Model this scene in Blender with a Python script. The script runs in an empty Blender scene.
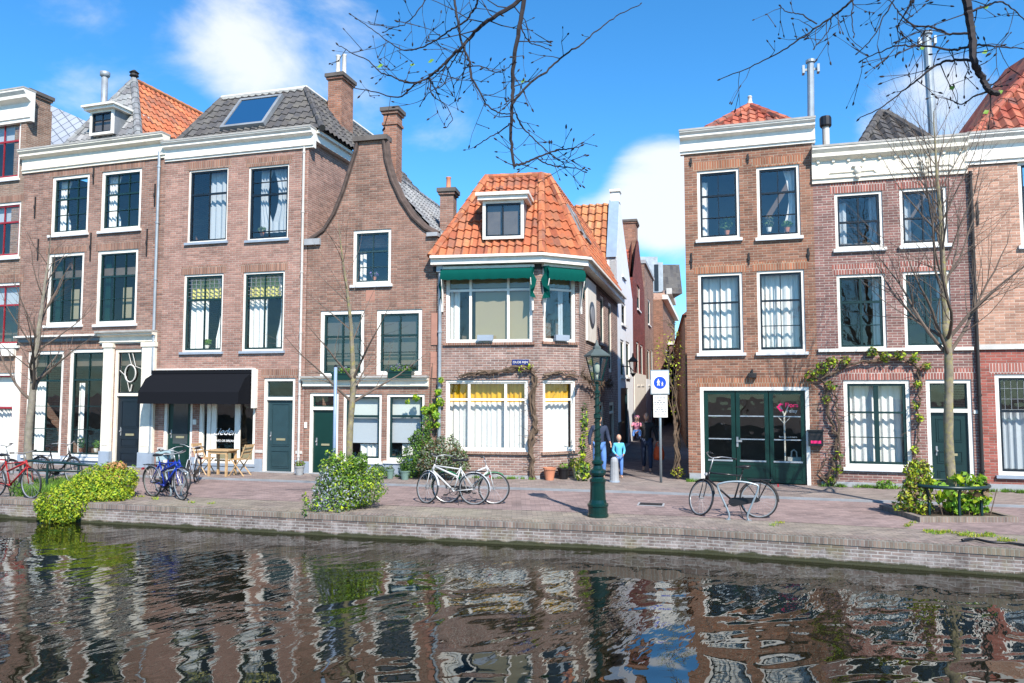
import bpy, bmesh, math, random
from math import radians, sin, cos, pi, atan2, sqrt
from mathutils import Vector, Matrix
random.seed(7)
SC = bpy.context.scene
COL = SC.collection
# ---------------------------------------------------------------- camera
F, EYE, PITCH = 740.0, 2.45, math.atan(48.5/740)
cd = bpy.data.cameras.new("camera"); cam = bpy.data.objects.new("camera", cd); COL.objects.link(cam)
cd.sensor_width = 36; cd.lens = F/1024*36; cd.clip_end = 3000; cd.clip_start = .05
cam.location = (0, 0, EYE); cam.rotation_euler = (pi/2+PITCH, 0, 0)
SC.camera = cam
# ---------------------------------------------------------------- light
SUN_H = Vector((.36, -1, 0)).normalized(); SUN_EL = radians(44.5)
TOSUN = Vector((SUN_H.x*cos(SUN_EL), SUN_H.y*cos(SUN_EL), sin(SUN_EL)))
sd = bpy.data.lights.new("sun", 'SUN'); sd.energy = 5.0; sd.angle = radians(.55); sd.color = (1, .93, .85)
sun = bpy.data.objects.new("sun", sd); COL.objects.link(sun); sun.location = (5, -10, 30)
sun.rotation_euler = TOSUN.to_track_quat('Z', 'Y').to_euler()
wd = bpy.data.worlds.new("World"); SC.world = wd; wd.use_nodes = True
def world():
    nt = wd.node_tree; N = nt.nodes; N.clear(); L = nt.links.new
    out = N.new('ShaderNodeOutputWorld'); bg = N.new('ShaderNodeBackground'); bg.inputs[1].default_value = .14
    sky = N.new('ShaderNodeTexSky'); sky.sky_type = 'NISHITA'; sky.sun_disc = False
    sky.sun_elevation = SUN_EL; sky.sun_rotation = atan2(SUN_H.x, SUN_H.y)
    sky.air_density = 1.0; sky.dust_density = .3; sky.ozone_density = 2.5; sky.altitude = 0
    hs = N.new('ShaderNodeHueSaturation'); hs.inputs['Saturation'].default_value = 1.12; hs.inputs['Value'].default_value = 1.0
    tn = N.new('ShaderNodeMix'); tn.data_type = 'RGBA'; tn.blend_type = 'MULTIPLY'; tn.inputs[0].default_value = 1; tn.inputs[7].default_value = (.62, .92, 1.10, 1); L(sky.outputs[0], tn.inputs[6]); L(tn.outputs[2], hs.inputs['Color'])
    tc = N.new('ShaderNodeTexCoord')
    mp = N.new('ShaderNodeMapping'); mp.inputs['Scale'].default_value = (1, 1, 1.9); L(tc.outputs['Generated'], mp.inputs[0])
    nz = N.new('ShaderNodeTexNoise'); nz.inputs['Scale'].default_value = 4.2; nz.inputs['Detail'].default_value = 9
    nz.inputs['Roughness'].default_value = .56; nz.inputs['Distortion'].default_value = .25; L(mp.outputs[0], nz.inputs[0])
    acc = None
    for (px, py, rad, amp) in [(300, 62, 8.5, .30), (225, 40, 6, .16), (60, 92, 8, .12), (425, 120, 7, .10), (664, 190, 5.5, .38), (600, 235, 4, .2), (912, 118, 5.5, .36), (180, 100, 10, .12), (760, 20, 7, .07), (1040, 60, 8, .2), (690, 230, 5, .25)]:
        d = ray(px, py).normalized()
        vm = N.new('ShaderNodeVectorMath'); vm.operation = 'DOT_PRODUCT'; vm.inputs[1].default_value = d; L(tc.outputs['Generated'], vm.inputs[0])
        mr = N.new('ShaderNodeMapRange'); mr.interpolation_type = 'SMOOTHSTEP'; mr.inputs[1].default_value = cos(radians(rad)); mr.inputs[2].default_value = 1; mr.inputs[3].default_value = 0; mr.inputs[4].default_value = amp
        L(vm.outputs['Value'], mr.inputs[0])
        if acc is None: acc = mr.outputs[0]
        else:
            a = N.new('ShaderNodeMath'); a.operation = 'ADD'; L(acc, a.inputs[0]); L(mr.outputs[0], a.inputs[1]); acc = a.outputs[0]
    a = N.new('ShaderNodeMath'); a.operation = 'ADD'; L(acc, a.inputs[0]); L(nz.outputs[0], a.inputs[1])
    mr = N.new('ShaderNodeMapRange'); mr.interpolation_type = 'SMOOTHSTEP'; mr.inputs[1].default_value = .64; mr.inputs[2].default_value = .95; mr.inputs[3].default_value = .0; mr.inputs[4].default_value = .88
    L(a.outputs[0], mr.inputs[0])
    mx = N.new('ShaderNodeMix'); mx.data_type = 'RGBA'; L(mr.outputs[0], mx.inputs[0]); L(hs.outputs[0], mx.inputs[6]); mx.inputs[7].default_value = (4.6, 4.75, 4.9, 1)
    L(mx.outputs[2], bg.inputs[0]); L(bg.outputs[0], out.inputs[0])
VS = SC.view_settings; VS.view_transform = 'Standard'; VS.look = 'None'; VS.gamma = 1; VS.exposure = .72; VS.use_curve_mapping = False
SC.cycles.max_bounces = 7; SC.cycles.transparent_max_bounces = 14; SC.cycles.use_denoising = True
SC.cycles.caustics_reflective = False; SC.cycles.caustics_refractive = False; SC.cycles.sample_clamp_indirect = 6
# ---------------------------------------------------------------- geometry helpers
_c, _s = cos(PITCH), sin(PITCH)
def ray(px, py):
    x = (px-512)/F; y = (341.5-py)/F
    return Vector((x, _c-_s*y, _s+_c*y))
def ground(px, py, z=0.0):
    d = ray(px, py); t = (z-EYE)/d.z
    return Vector((d.x*t, d.y*t, z))
def atY(px, py, Y):
    d = ray(px, py); t = Y/d.y
    return Vector((d.x*t, Y, EYE+d.z*t))
world()
class Front:
    """a facade frame: local x runs along the wall, y into the house, z up"""
    def __init__(s, a, b):
        s.a = Vector((a[0], a[1], 0)); d = Vector((b[0], b[1], 0))-s.a; s.W = d.length
        s.ang = atan2(d.y, d.x); s.M = Matrix.Translation(s.a) @ Matrix.Rotation(s.ang, 4, 'Z'); s.I = s.M.inverted()
    def at(s, px, py, dep=0.0):
        o = s.I @ Vector((0, 0, EYE)); d = s.I.to_3x3() @ ray(px, py)
        t = (dep-o.y)/d.y; return o+d*t
    def rect(s, x0, y0, x1, y1, dep=0.0):
        xm, ym = (x0+x1)/2, (y0+y1)/2
        return (s.at(x0, ym, dep).x, s.at(x1, ym, dep).x, s.at(xm, y1, dep).z, s.at(xm, y0, dep).z)
    def W3(s, u, y, z): return s.M @ Vector((u, y, z))
class MB:
    def __init__(s): s.v = []; s.f = []; s.m = []; s.uv = None
    def poly(s, pts, mi=0):
        n = len(s.v); s.v += [Vector(p) for p in pts]; s.f.append(tuple(range(n, n+len(pts)))); s.m.append(mi)
    def box(s, x0, x1, y0, y1, z0, z1, mi=0, M=None):
        n = len(s.v)
        P = [Vector((x, y, z)) for z in (z0, z1) for y in (y0, y1) for x in (x0, x1)]
        if M: P = [M @ p for p in P]
        s.v += P
        for q in ((0, 2, 3, 1), (4, 5, 7, 6), (0, 1, 5, 4), (2, 6, 7, 3), (0, 4, 6, 2), (1, 3, 7, 5)):
            s.f.append(tuple(n+i for i in q)); s.m.append(mi)
    def tube(s, pts, rad, n=6, mi=0, closed=False, cap=True):
        pts = [Vector(p) for p in pts]; k = len(pts)
        if not hasattr(rad, '__len__'): rad = [rad]*k
        base = len(s.v); ref = None
        for i, p in enumerate(pts):
            if closed: t = pts[(i+1) % k]-pts[i-1]
            else: t = pts[min(i+1, k-1)]-pts[max(i-1, 0)]
            if t.length < 1e-9: t = Vector((0, 0, 1))
            t.normalize()
            if ref is None: ref = t.orthogonal().normalized()
            ref = ref-t*ref.dot(t)
            if ref.length < 1e-6: ref = t.orthogonal()
            ref.normalize(); b = t.cross(ref)
            for j in range(n):
                a = 2*pi*j/n; s.v.append(p+(ref*cos(a)+b*sin(a))*rad[i])
        for i in range(k if closed else k-1):
            i2 = (i+1) % k
            for j in range(n):
                j2 = (j+1) % n
                s.f.append((base+i*n+j, base+i*n+j2, base+i2*n+j2, base+i2*n+j)); s.m.append(mi)
        if cap and not closed:
            s.f.append(tuple(base+j for j in range(n))[::-1]); s.m.append(mi)
            s.f.append(tuple(base+(k-1)*n+j for j in range(n))); s.m.append(mi)
    def lathe(s, prof, c=(0, 0, 0), n=16, mi=0, ph=0.0, sx=1, sy=1):
        c = Vector(c); base = len(s.v)
        for r, z in prof:
            for j in range(n):
                a = 2*pi*j/n+ph; s.v.append(c+Vector((r*cos(a)*sx, r*sin(a)*sy, z)))
        for i in range(len(prof)-1):
            for j in range(n):
                j2 = (j+1) % n
                s.f.append((base+i*n+j, base+i*n+j2, base+(i+1)*n+j2, base+(i+1)*n+j)); s.m.append(mi)
        s.f.append(tuple(base+j for j in range(n))[::-1]); s.m.append(mi)
        s.f.append(tuple(base+(len(prof)-1)*n+j for j in range(n))); s.m.append(mi)
    def ball(s, c, r, mi=0, n=10, k=6):
        c = Vector(c); r = r if hasattr(r, '__len__') else (r, r, r)
        base = len(s.v)
        for i in range(k+1):
            a = -pi/2+pi*i/k
            for j in range(n):
                b = 2*pi*j/n; s.v.append(c+Vector((r[0]*cos(a)*cos(b), r[1]*cos(a)*sin(b), r[2]*sin(a))))
        for i in range(k):
            for j in range(n):
                j2 = (j+1) % n
                s.f.append((base+i*n+j, base+i*n+j2, base+(i+1)*n+j2, base+(i+1)*n+j)); s.m.append(mi)
    def extr(s, prof, u0, u1, mi=0):
        """profile of (y,z) swept along x"""
        n = len(s.v); k = len(prof)
        s.v += [Vector((u0, y, z)) for y, z in prof]+[Vector((u1, y, z)) for y, z in prof]
        for i in range(k):
            j = (i+1) % k; s.f.append((n+i, n+j, n+k+j, n+k+i)); s.m.append(mi)
        s.f.append(tuple(range(n, n+k))[::-1]); s.m.append(mi); s.f.append(tuple(range(n+k, n+2*k))); s.m.append(mi)
    def ring(s, u0, u1, z0, z1, w, y0, y1, mi=0, wb=None):
        wb = w if wb is None else wb
        s.box(u0, u0+w, y0, y1, z0, z1, mi); s.box(u1-w, u1, y0, y1, z0, z1, mi)
        s.box(u0+w, u1-w, y0, y1, z1-w, z1, mi); s.box(u0+w, u1-w, y0, y1, z0, z0+wb, mi)
    def build(s, name, mats, parent=None, M=None, smooth=False, uv=True):
        me = bpy.data.meshes.new(name)
        loc = s.v
        if uv and s.uv is None:
            UV = []
            for f in s.f:
                a = loc[f[0]]; nn = Vector((0, 0, 0))
                for i in range(len(f)):
                    p, q = loc[f[i]]-a, loc[f[(i+1) % len(f)]]-a; nn += p.cross(q)
                if nn.length < 1e-12: nn = Vector((0, 0, 1))
                nn.normalize()
                if abs(nn.z) > .97:
                    for i in f: UV += [loc[i].x, loc[i].y]
                else:
                    t = Vector((-nn.y, nn.x, 0)).normalized()
                    if abs(t.x) > abs(t.y): t = t*(1 if t.x > 0 else -1)
                    else: t = t*(1 if t.y > 0 else -1)
                    b = nn.cross(t); b = b*(1 if b.z > 0 else -1)
                    for i in f: UV += [loc[i].dot(t), loc[i].dot(b)]
        T = M if M is not None else Matrix.Identity(4)
        if parent is not None: T = MW[parent.name].inverted() @ T
        vv = [tuple(T @ p) for p in loc]
        me.from_pydata(vv, [], s.f)
        if not hasattr(mats, '__len__'): mats = [mats]
        for m in mats: me.materials.append(m)
        if len(mats) > 1: me.polygons.foreach_set('material_index', s.m)
        if uv:
            lay = me.uv_layers.new(name='UVMap')
            if s.uv is None: lay.data.foreach_set('uv', UV)
            else:
                o = []
                for f in s.f:
                    for i in f: o += s.uv[i]
                lay.data.foreach_set('uv', o)
        if smooth: me.polygons.foreach_set('use_smooth', [True]*len(s.f))
        me.update()
        o = bpy.data.objects.new(name, me); COL.objects.link(o)
        if parent is not None:
            o.parent = parent; MW[o.name] = MW[parent.name].copy()
        else: MW[o.name] = Matrix.Identity(4)
        return o
MW = {}
def thing(name, label, cat, M=None, group=None):
    o = bpy.data.objects.new(name, None); COL.objects.link(o); o.empty_display_size = .3
    M = M if M is not None else Matrix.Identity(4)
    if isinstance(M, Vector): M = Matrix.Translation(M)
    o.matrix_world = M; MW[o.name] = M.copy()
    o['label'] = label; o['category'] = cat
    if group: o['group'] = group
    return o
def tag(o, label, cat, group=None):
    o['label'] = label; o['category'] = cat
    if group: o['group'] = group
    return o
def struct(o, kind='structure'): o['kind'] = kind; return o
def rebase(o, p):
    """give a one-mesh thing its origin at p"""
    p = Vector(p); o.data.transform(Matrix.Translation(-p)); o.location = p; MW[o.name] = Matrix.Translation(p); return o
# ---------------------------------------------------------------- materials
def newmat(name):
    m = bpy.data.materials.new(name); m.use_nodes = True; nt = m.node_tree
    return m, nt, nt.nodes, nt.links.new, nt.nodes['Principled BSDF']
def rgba(c): return (c[0], c[1], c[2], 1)
def mixc(N, L, fac, a, b, mode='MIX'):
    x = N.new('ShaderNodeMix'); x.data_type = 'RGBA'; x.blend_type = mode
    for sock, val in ((x.inputs[0], fac), (x.inputs[6], a), (x.inputs[7], b)):
        if isinstance(val, (int, float)): sock.default_value = val
        elif isinstance(val, tuple): sock.default_value = rgba(val)
        else: L(val, sock)
    return x.outputs[2]
def noise(N, L, vec, scale, detail=4, rough=.55, lo=None, hi=None, olo=0, ohi=1):
    n = N.new('ShaderNodeTexNoise'); n.inputs['Scale'].default_value = scale; n.inputs['Detail'].default_value = detail; n.inputs['Roughness'].default_value = rough
    if vec is not None: L(vec, n.inputs[0])
    if lo is None: return n.outputs[0]
    r = N.new('ShaderNodeMapRange'); L(n.outputs[0], r.inputs[0])
    for i, v in enumerate((lo, hi, olo, ohi)): r.inputs[i+1].default_value = v
    return r.outputs[0]
def bump(N, L, h, strength, dist, P):
    b = N.new('ShaderNodeBump'); b.inputs['Strength'].default_value = strength; b.inputs['Distance'].default_value = dist
    L(h, b.inputs['Height']); L(b.outputs[0], P.inputs['Normal']); return b
def plain(name, c, rough=.55, metal=0, var=.12, vs=3.0, bmp=0.0, spec=.4, dirt=None, dirtamt=.3):
    m, nt, N, L, P = newmat(name)
    tc = N.new('ShaderNodeTexCoord').outputs['Object']
    n = noise(N, L, tc, vs, 6, .6, .3, .7, 1-var, 1+var)
    col = mixc(N, L, 1.0, c, n, 'MULTIPLY')
    if dirt: col = mixc(N, L, noise(N, L, tc, vs*1.7, 8, .7, .48, .75, 0, dirtamt), col, dirt)
    L(col, P.inputs['Base Color'])
    P.inputs['Roughness'].default_value = rough; P.inputs['Metallic'].default_value = metal; P.inputs['Specular IOR Level'].default_value = spec
    if bmp: bump(N, L, noise(N, L, tc, 60, 4), .5, bmp, P)
    return m
def brick(name, c1, c2, mortar, w=.22, h=.066, big=.22, ms=.009, tint=None, amt=.35, rough=.9, stain=(.05, .045, .04), samt=.35, mortarmix=1.0, extra=None):
    m, nt, N, L, P = newmat(name)
    tc = N.new('ShaderNodeTexCoord'); uv = tc.outputs['UV']
    nd = N.new('ShaderNodeTexNoise'); nd.inputs['Scale'].default_value = 3; L(uv, nd.inputs[0])
    vm = N.new('ShaderNodeVectorMath'); vm.operation = 'MULTIPLY_ADD'; L(nd.outputs['Color'], vm.inputs[0]); vm.inputs[1].default_value = (.012, .012, 0); L(uv, vm.inputs[2])
    b = N.new('ShaderNodeTexBrick'); L(vm.outputs[0], b.inputs['Vector'])
    b.inputs['Color1'].default_value = rgba(c1); b.inputs['Color2'].default_value = rgba(c2); b.inputs['Mortar'].default_value = rgba(mortar)
    b.inputs['Scale'].default_value = 1; b.inputs['Mortar Size'].default_value = ms; b.inputs['Mortar Smooth'].default_value = .2
    b.inputs['Brick Width'].default_value = w; b.inputs['Row Height'].default_value = h; b.inputs['Bias'].default_value = -.1
    col = b.outputs['Color']
    # single odd bricks, darker or paler
    sn = N.new('ShaderNodeVectorMath'); sn.operation = 'SNAP'; L(uv, sn.inputs[0]); sn.inputs[1].default_value = (w, h, 1)
    wn = N.new('ShaderNodeTexWhiteNoise'); wn.noise_dimensions = '2D'; L(sn.outputs[0], wn.inputs[0])
    r = N.new('ShaderNodeMapRange'); L(wn.outputs[0], r.inputs[0]); r.inputs[3].default_value = .68; r.inputs[4].default_value = 1.25
    col = mixc(N, L, .75, col, r.outputs[0], 'MULTIPLY')
    col = mixc(N, L, 1.0, col, noise(N, L, uv, .9, 7, .65, .25, .75, 1-big, 1+big), 'MULTIPLY')
    if tint: col = mixc(N, L, noise(N, L, uv, .45, 5, .6, .42, .68, 0, amt), col, tint)
    mp = N.new('ShaderNodeMapping'); mp.inputs['Scale'].default_value = (1.6, .35, 1); L(uv, mp.inputs[0])
    col = mixc(N, L, noise(N, L, mp.outputs[0], 1.3, 8, .72, .5, .78, 0, samt), col, stain)
    col = mixc(N, L, noise(N, L, uv, .7, 9, .78, .55, .72, 0, .34), col, tuple(min(1, v*1.15) for v in mortar))
    if extra: col = extra(N, L, tc, col)
    L(col, P.inputs['Base Color']); P.inputs['Roughness'].default_value = rough; P.inputs['Specular IOR Level'].default_value = .25
    inv = N.new('ShaderNodeMath'); inv.operation = 'SUBTRACT'; inv.inputs[0].default_value = 1; L(b.outputs['Fac'], inv.inputs[1])
    ad = N.new('ShaderNodeMath'); ad.operation = 'MULTIPLY_ADD'; L(noise(N, L, uv, 40, 4), ad.inputs[0]); ad.inputs[1].default_value = .5; L(inv.outputs[0], ad.inputs[2])
    bump(N, L, ad.outputs[0], .8, .008, P)
    return m
def tiles(name, cs, tw=.23, th=.33, lich=(.12, .11, .09), lamt=.45, rough=.75):
    m, nt, N, L, P = newmat(name)
    uv = N.new('ShaderNodeTexCoord').outputs['UV']
    sn = N.new('ShaderNodeVectorMath'); sn.operation = 'SNAP'; L(uv, sn.inputs[0]); sn.inputs[1].default_value = (tw, th, 1)
    wn = N.new('ShaderNodeTexWhiteNoise'); wn.noise_dimensions = '2D'; L(sn.outputs[0], wn.inputs[0])
    cr = N.new('ShaderNodeValToRGB'); e = cr.color_ramp.elements
    while len(e) < len(cs): e.new(.5)
    for i, c in enumerate(cs): e[i].position = i/(len(cs)-1); e[i].color = rgba(c)
    L(wn.outputs[0], cr.inputs[0])
    col = mixc(N, L, noise(N, L, uv, 2.2, 8, .7, .5, .74, 0, lamt), cr.outputs[0], lich)
    col = mixc(N, L, 1.0, col, noise(N, L, uv, 12, 4, .6, .2, .8, .8, 1.2), 'MULTIPLY')
    L(col, P.inputs['Base Color']); P.inputs['Roughness'].default_value = rough; P.inputs['Specular IOR Level'].default_value = .3
    bump(N, L, noise(N, L, uv, 30, 4), .4, .006, P)
    return m
def glass(name, tint=(.95, .96, .94), gain=1.7, wob=.6):
    m = bpy.data.materials.new(name); m.use_nodes = True; nt = m.node_tree; N = nt.nodes; L = nt.links.new; N.clear()
    o = N.new('ShaderNodeOutputMaterial'); g = N.new('ShaderNodeBsdfGlossy'); g.inputs['Roughness'].default_value = .015; t = N.new('ShaderNodeBsdfTransparent')
    t.inputs[0].default_value = rgba(tint); ge = N.new('ShaderNodeNewGeometry')
    def mth(op, a, b=None):
        x = N.new('ShaderNodeMath'); x.operation = op
        for i, v in enumerate((a, b)):
            if v is None: continue
            if isinstance(v, (int, float)): x.inputs[i].default_value = v
            else: L(v, x.inputs[i])
        return x.outputs[0]
    dt = N.new('ShaderNodeVectorMath'); dt.operation = 'DOT_PRODUCT'; L(ge.outputs['Incoming'], dt.inputs[0]); L(ge.outputs['True Normal'], dt.inputs[1])
    fac = mth('ADD', mth('MULTIPLY', mth('POWER', mth('SUBTRACT', 1.0, mth('ABSOLUTE', dt.outputs['Value'])), 5.0), .9), .045)
    tc = N.new('ShaderNodeTexCoord').outputs['Object']
    n = noise(N, L, tc, 1.6, 2); b = N.new('ShaderNodeBump'); b.inputs['Strength'].default_value = wob; b.inputs['Distance'].default_value = .012; L(n, b.inputs['Height']); L(b.outputs[0], g.inputs['Normal'])
    mu = N.new('ShaderNodeMath'); mu.operation = 'MULTIPLY'; mu.use_clamp = True; L(fac, mu.inputs[0]); mu.inputs[1].default_value = gain
    mx = N.new('ShaderNodeMixShader'); L(mu.outputs[0], mx.inputs[0]); L(t.outputs[0], mx.inputs[1]); L(g.outputs[0], mx.inputs[2]); L(mx.outputs[0], o.inputs[0])
    return m
def leafmat(name, c, tr=.35, var=.35):
    m = bpy.data.materials.new(name); m.use_nodes = True; nt = m.node_tree; N = nt.nodes; L = nt.links.new; N.clear()
    o = N.new('ShaderNodeOutputMaterial'); d = N.new('ShaderNodeBsdfPrincipled'); d.inputs['Roughness'].default_value = .55; d.inputs['Specular IOR Level'].default_value = .35; t = N.new('ShaderNodeBsdfTranslucent')
    tc = N.new('ShaderNodeTexCoord').outputs['Object']
    col = mixc(N, L, 1.0, c, noise(N, L, tc, 7, 5, .6, .3, .7, 1-var, 1+var), 'MULTIPLY')
    L(col, d.inputs['Base Color']); L(col, t.inputs[0]); mx = N.new('ShaderNodeMixShader'); mx.inputs[0].default_value = tr
    L(d.outputs[0], mx.inputs[1]); L(t.outputs[0], mx.inputs[2]); L(mx.outputs[0], o.inputs[0]); return m
def clothmat(name, c, tr=.3):
    m = bpy.data.materials.new(name); m.use_nodes = True; nt = m.node_tree; N = nt.nodes; L = nt.links.new; N.clear()
    o = N.new('ShaderNodeOutputMaterial'); d = N.new('ShaderNodeBsdfDiffuse'); t = N.new('ShaderNodeBsdfTranslucent')
    d.inputs[0].default_value = rgba(c); t.inputs[0].default_value = rgba(c); mx = N.new('ShaderNodeMixShader'); mx.inputs[0].default_value = tr
    L(d.outputs[0], mx.inputs[1]); L(t.outputs[0], mx.inputs[2]); L(mx.outputs[0], o.inputs[0]); return m
K = {}
K['white'] = plain('white_paint', (.78, .745, .67), .5, var=.06, vs=2.2, dirt=(.42, .38, .31), dirtamt=.42, bmp=.002)
K['cream'] = plain('cream_paint', (.76, .70, .58), .5, var=.07, dirt=(.4, .35, .28), dirtamt=.42, bmp=.002)
K['dgreen'] = plain('dark_green_paint', (.008, .028, .028), .35)
K['bgreen'] = plain('door_green_paint', (.004, .028, .022), .3)
K['navy'] = plain('navy_paint', (.008, .013, .02), .35)
K['teal'] = plain('grey_teal_paint', (.022, .05, .058), .4)
K['black'] = plain('black_paint', (.012, .012, .014), .4)
K['iron'] = plain('black_iron', (.02, .018, .018), .7)
K['red'] = plain('red_paint', (.30, .02, .03), .4)
K['gutter'] = plain('gutter_grey', (.36, .34, .31), .6, var=.2)
K['lead'] = plain('lead_grey', (.20, .215, .23), .55, metal=.0, var=.2)
K['zinc'] = plain('zinc', (.33, .36, .38), .45, metal=.4, var=.2)
K['stone'] = plain('hardstone', (.30, .31, .32), .7, var=.15, bmp=.003)
K['bluestone'] = plain('bluestone', (.26, .31, .37), .7, var=.12)
K['pstone'] = plain('pale_stone', (.52, .50, .46), .8, var=.15, bmp=.003)
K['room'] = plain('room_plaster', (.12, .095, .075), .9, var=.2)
K['curt'] = clothmat('curtain_white', (.88, .88, .86), .15); K['curty'] = clothmat('curtain_yellow', (.80, .74, .24), .15); K['curtb'] = clothmat('curtain_bluish', (.62, .68, .74))
K['blind'] = clothmat('roller_blind', (.66, .72, .70), .15); K['ochre'] = clothmat('ochre_fabric', (.72, .42, .03), .12); K['dblind'] = clothmat('dark_blind', (.10, .09, .08), .1)
K['tan'] = clothmat('tan_blind', (.34, .30, .20), .15)
K['glass'] = glass('window_glass'); K['glass2'] = glass('window_glass_bright', gain=2.6); K['sky_glass'] = glass('skylight_glass', (.5, .6, .65), 11, .2)
K['lead_glass'] = glass('leaded_glass', (.75, .8, .5), 1.5)
K['wood'] = plain('pale_wood', (.46, .30, .15), .5, var=.2, vs=12)
K['steel'] = plain('galvanised_steel', (.32, .37, .39), .4, metal=.5, var=.1)
K['chrome'] = plain('dull_chrome', (.36, .36, .36), .4, metal=.55, var=.1)
K['rubber'] = plain('rubber', (.018, .018, .02), .7)
K['terra'] = plain('terracotta', (.50, .20, .11), .8, var=.2)
K['soil'] = plain('soil', (.05, .035, .02), .95)
K['awngreen'] = clothmat('awning_green', (.005, .08, .065), .2)
K['awnblack'] = clothmat('awning_black', (.012, .013, .016), .05)
K['skin'] = plain('skin', (.50, .29, .20), .5, var=.05)
B = {}
B['h0'] = brick('brick_pale_brown', (.30, .17, .115), (.20, .115, .085), (.34, .29, .24), tint=(.30, .25, .20))
B['h1'] = brick('brick_brown', (.29, .155, .115), (.19, .105, .085), (.30, .25, .21), tint=(.30, .20, .16), samt=.5, big=.28)
B['h2'] = brick('brick_rosy', (.33, .175, .135), (.245, .135, .11), (.38, .31, .26), big=.18, tint=(.40, .24, .19), samt=.3)
B['h3'] = brick('brick_umber', (.27, .14, .10), (.17, .095, .075), (.30, .25, .20), tint=(.30, .17, .13), samt=.5, big=.28)
B['h4'] = brick('brick_plum', (.28, .165, .13), (.18, .115, .10), (.42, .37, .33), big=.2, tint=(.28, .19, .17), samt=.35)
B['h5'] = brick('brick_orange', (.29, .13, .08), (.155, .075, .052), (.32, .25, .19), big=.18, tint=(.26, .145, .10), samt=.25)
B['h6'] = brick('brick_purple', (.255, .125, .105), (.165, .085, .078), (.38, .32, .28), big=.2, samt=.32)
B['h7'] = brick('brick_peach', (.44, .245, .17), (.35, .19, .135), (.50, .38, .3), big=.16, samt=.25)
B['h7b'] = brick('brick_red', (.34, .10, .075), (.26, .08, .062), (.30, .2, .17), big=.12, samt=.2)
B['chim'] = brick('brick_chimney', (.32, .145, .09), (.22, .10, .07), (.28, .22, .18), samt=.4)
B['dred'] = brick('brick_dark_red', (.20, .035, .025), (.14, .03, .025), (.16, .08, .07))
B['sold'] = brick('brick_soldier_brown', (.30, .15, .10), (.20, .10, .075), (.32, .26, .21), w=.066, h=.24)
B['solr'] = brick('brick_soldier_red', (.34, .12, .09), (.22, .08, .07), (.5, .42, .37), w=.066, h=.24)
B['solo'] = brick('brick_soldier_orange', (.38, .15, .08), (.24, .10, .06), (.36, .28, .2), w=.066, h=.24)
T = {}
T['orange'] = tiles('pantile_orange', [(.38, .10, .045), (.45, .14, .06), (.26, .075, .04), (.48, .18, .08), (.20, .08, .055)], lamt=.6)
T['orange2'] = tiles('pantile_bright', [(.46, .16, .06), (.50, .20, .08), (.32, .11, .05), (.50, .24, .11)], lamt=.5)
T['red'] = tiles('pantile_red', [(.36, .09, .05), (.26, .06, .04), (.44, .14, .08), (.14, .06, .05)], lamt=.5)
T['dark'] = tiles('pantile_dark', [(.045, .045, .05), (.07, .068, .07), (.10, .095, .09), (.055, .05, .05)], lich=(.2, .18, .13), lamt=.4)
T['grey'] = tiles('pantile_grey', [(.16, .17, .18), (.24, .25, .25), (.12, .12, .13), (.3, .3, .3)], lamt=.5)
# ---------------------------------------------------------------- building helpers
def wall(fr, root, mats, z1, ops, u0=0.0, u1=None, D=8.0, Lf=None, Rf=None, zb=(), floors=(), rz=None, name='wall', lint=True, back=True, sides=True, room=2.6, lh=.26, z0=0.0):
    u1 = fr.W if u1 is None else u1
    Lf = Lf or (lambda z: u0); Rf = Rf or (lambda z: u1)
    mb = MB(); e = 1e-4
    zs = sorted({round(v, 4) for v in [z0, z1]+[o[2] for o in ops]+[o[3] for o in ops]+list(zb) if z0-e <= v <= z1+e})
    for za, zc in zip(zs, zs[1:]):
        cut = sorted([(o[0], o[1]) for o in ops if o[2] <= za+e and o[3] >= zc-e])
        edges = [(Lf(za), Lf(zc))]
        for a, b in cut: edges += [(a, a), (b, b)]
        edges.append((Rf(za), Rf(zc)))
        for i in range(0, len(edges), 2):
            l, r = edges[i], edges[i+1]
            for y, mi in ((0, 0), (.24, 1)):
                mb.poly([(l[0], y, za), (r[0], y, za), (r[1], y, zc), (l[1], y, zc)], mi)
    for o in ops:
        a, b, c, d = o[:4]
        for q in (((a, c), (a, d)), ((b, c), (b, d)), ((a, c), (b, c)), ((a, d), (b, d))):
            (p, z), (p2, z2) = q
            mb.poly([(p, 0, z), (p2, 0, z2), (p2, .24, z2), (p, .24, z)], 0)
        if lint and (len(o) < 5 or o[4]):
            mb.box(a-.1, b+.1, -.004, .05, d+.002, d+lh, 2)
    if sides:
        for u, f in ((u0+.003, Lf), (u1-.003, Rf)):
            zt = z1 if not zb else max(z for z in zs if abs(f(z)-f(z0)) < .02)
            mb.poly([(u, 0, z0), (u, D, z0), (u, D, zt), (u, 0, zt)], 0)
    if back: mb.poly([(u0, D, z0), (u1, D, z0), (u1, D, z1 if not zb else zt), (u0, D, z1 if not zb else zt)], 0)
    o = mb.build(name, mats, root, fr.M)
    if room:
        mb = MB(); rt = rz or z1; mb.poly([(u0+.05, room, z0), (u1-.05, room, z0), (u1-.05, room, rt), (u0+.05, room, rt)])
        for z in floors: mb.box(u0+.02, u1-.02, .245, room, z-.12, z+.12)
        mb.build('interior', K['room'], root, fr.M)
    return o
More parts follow.
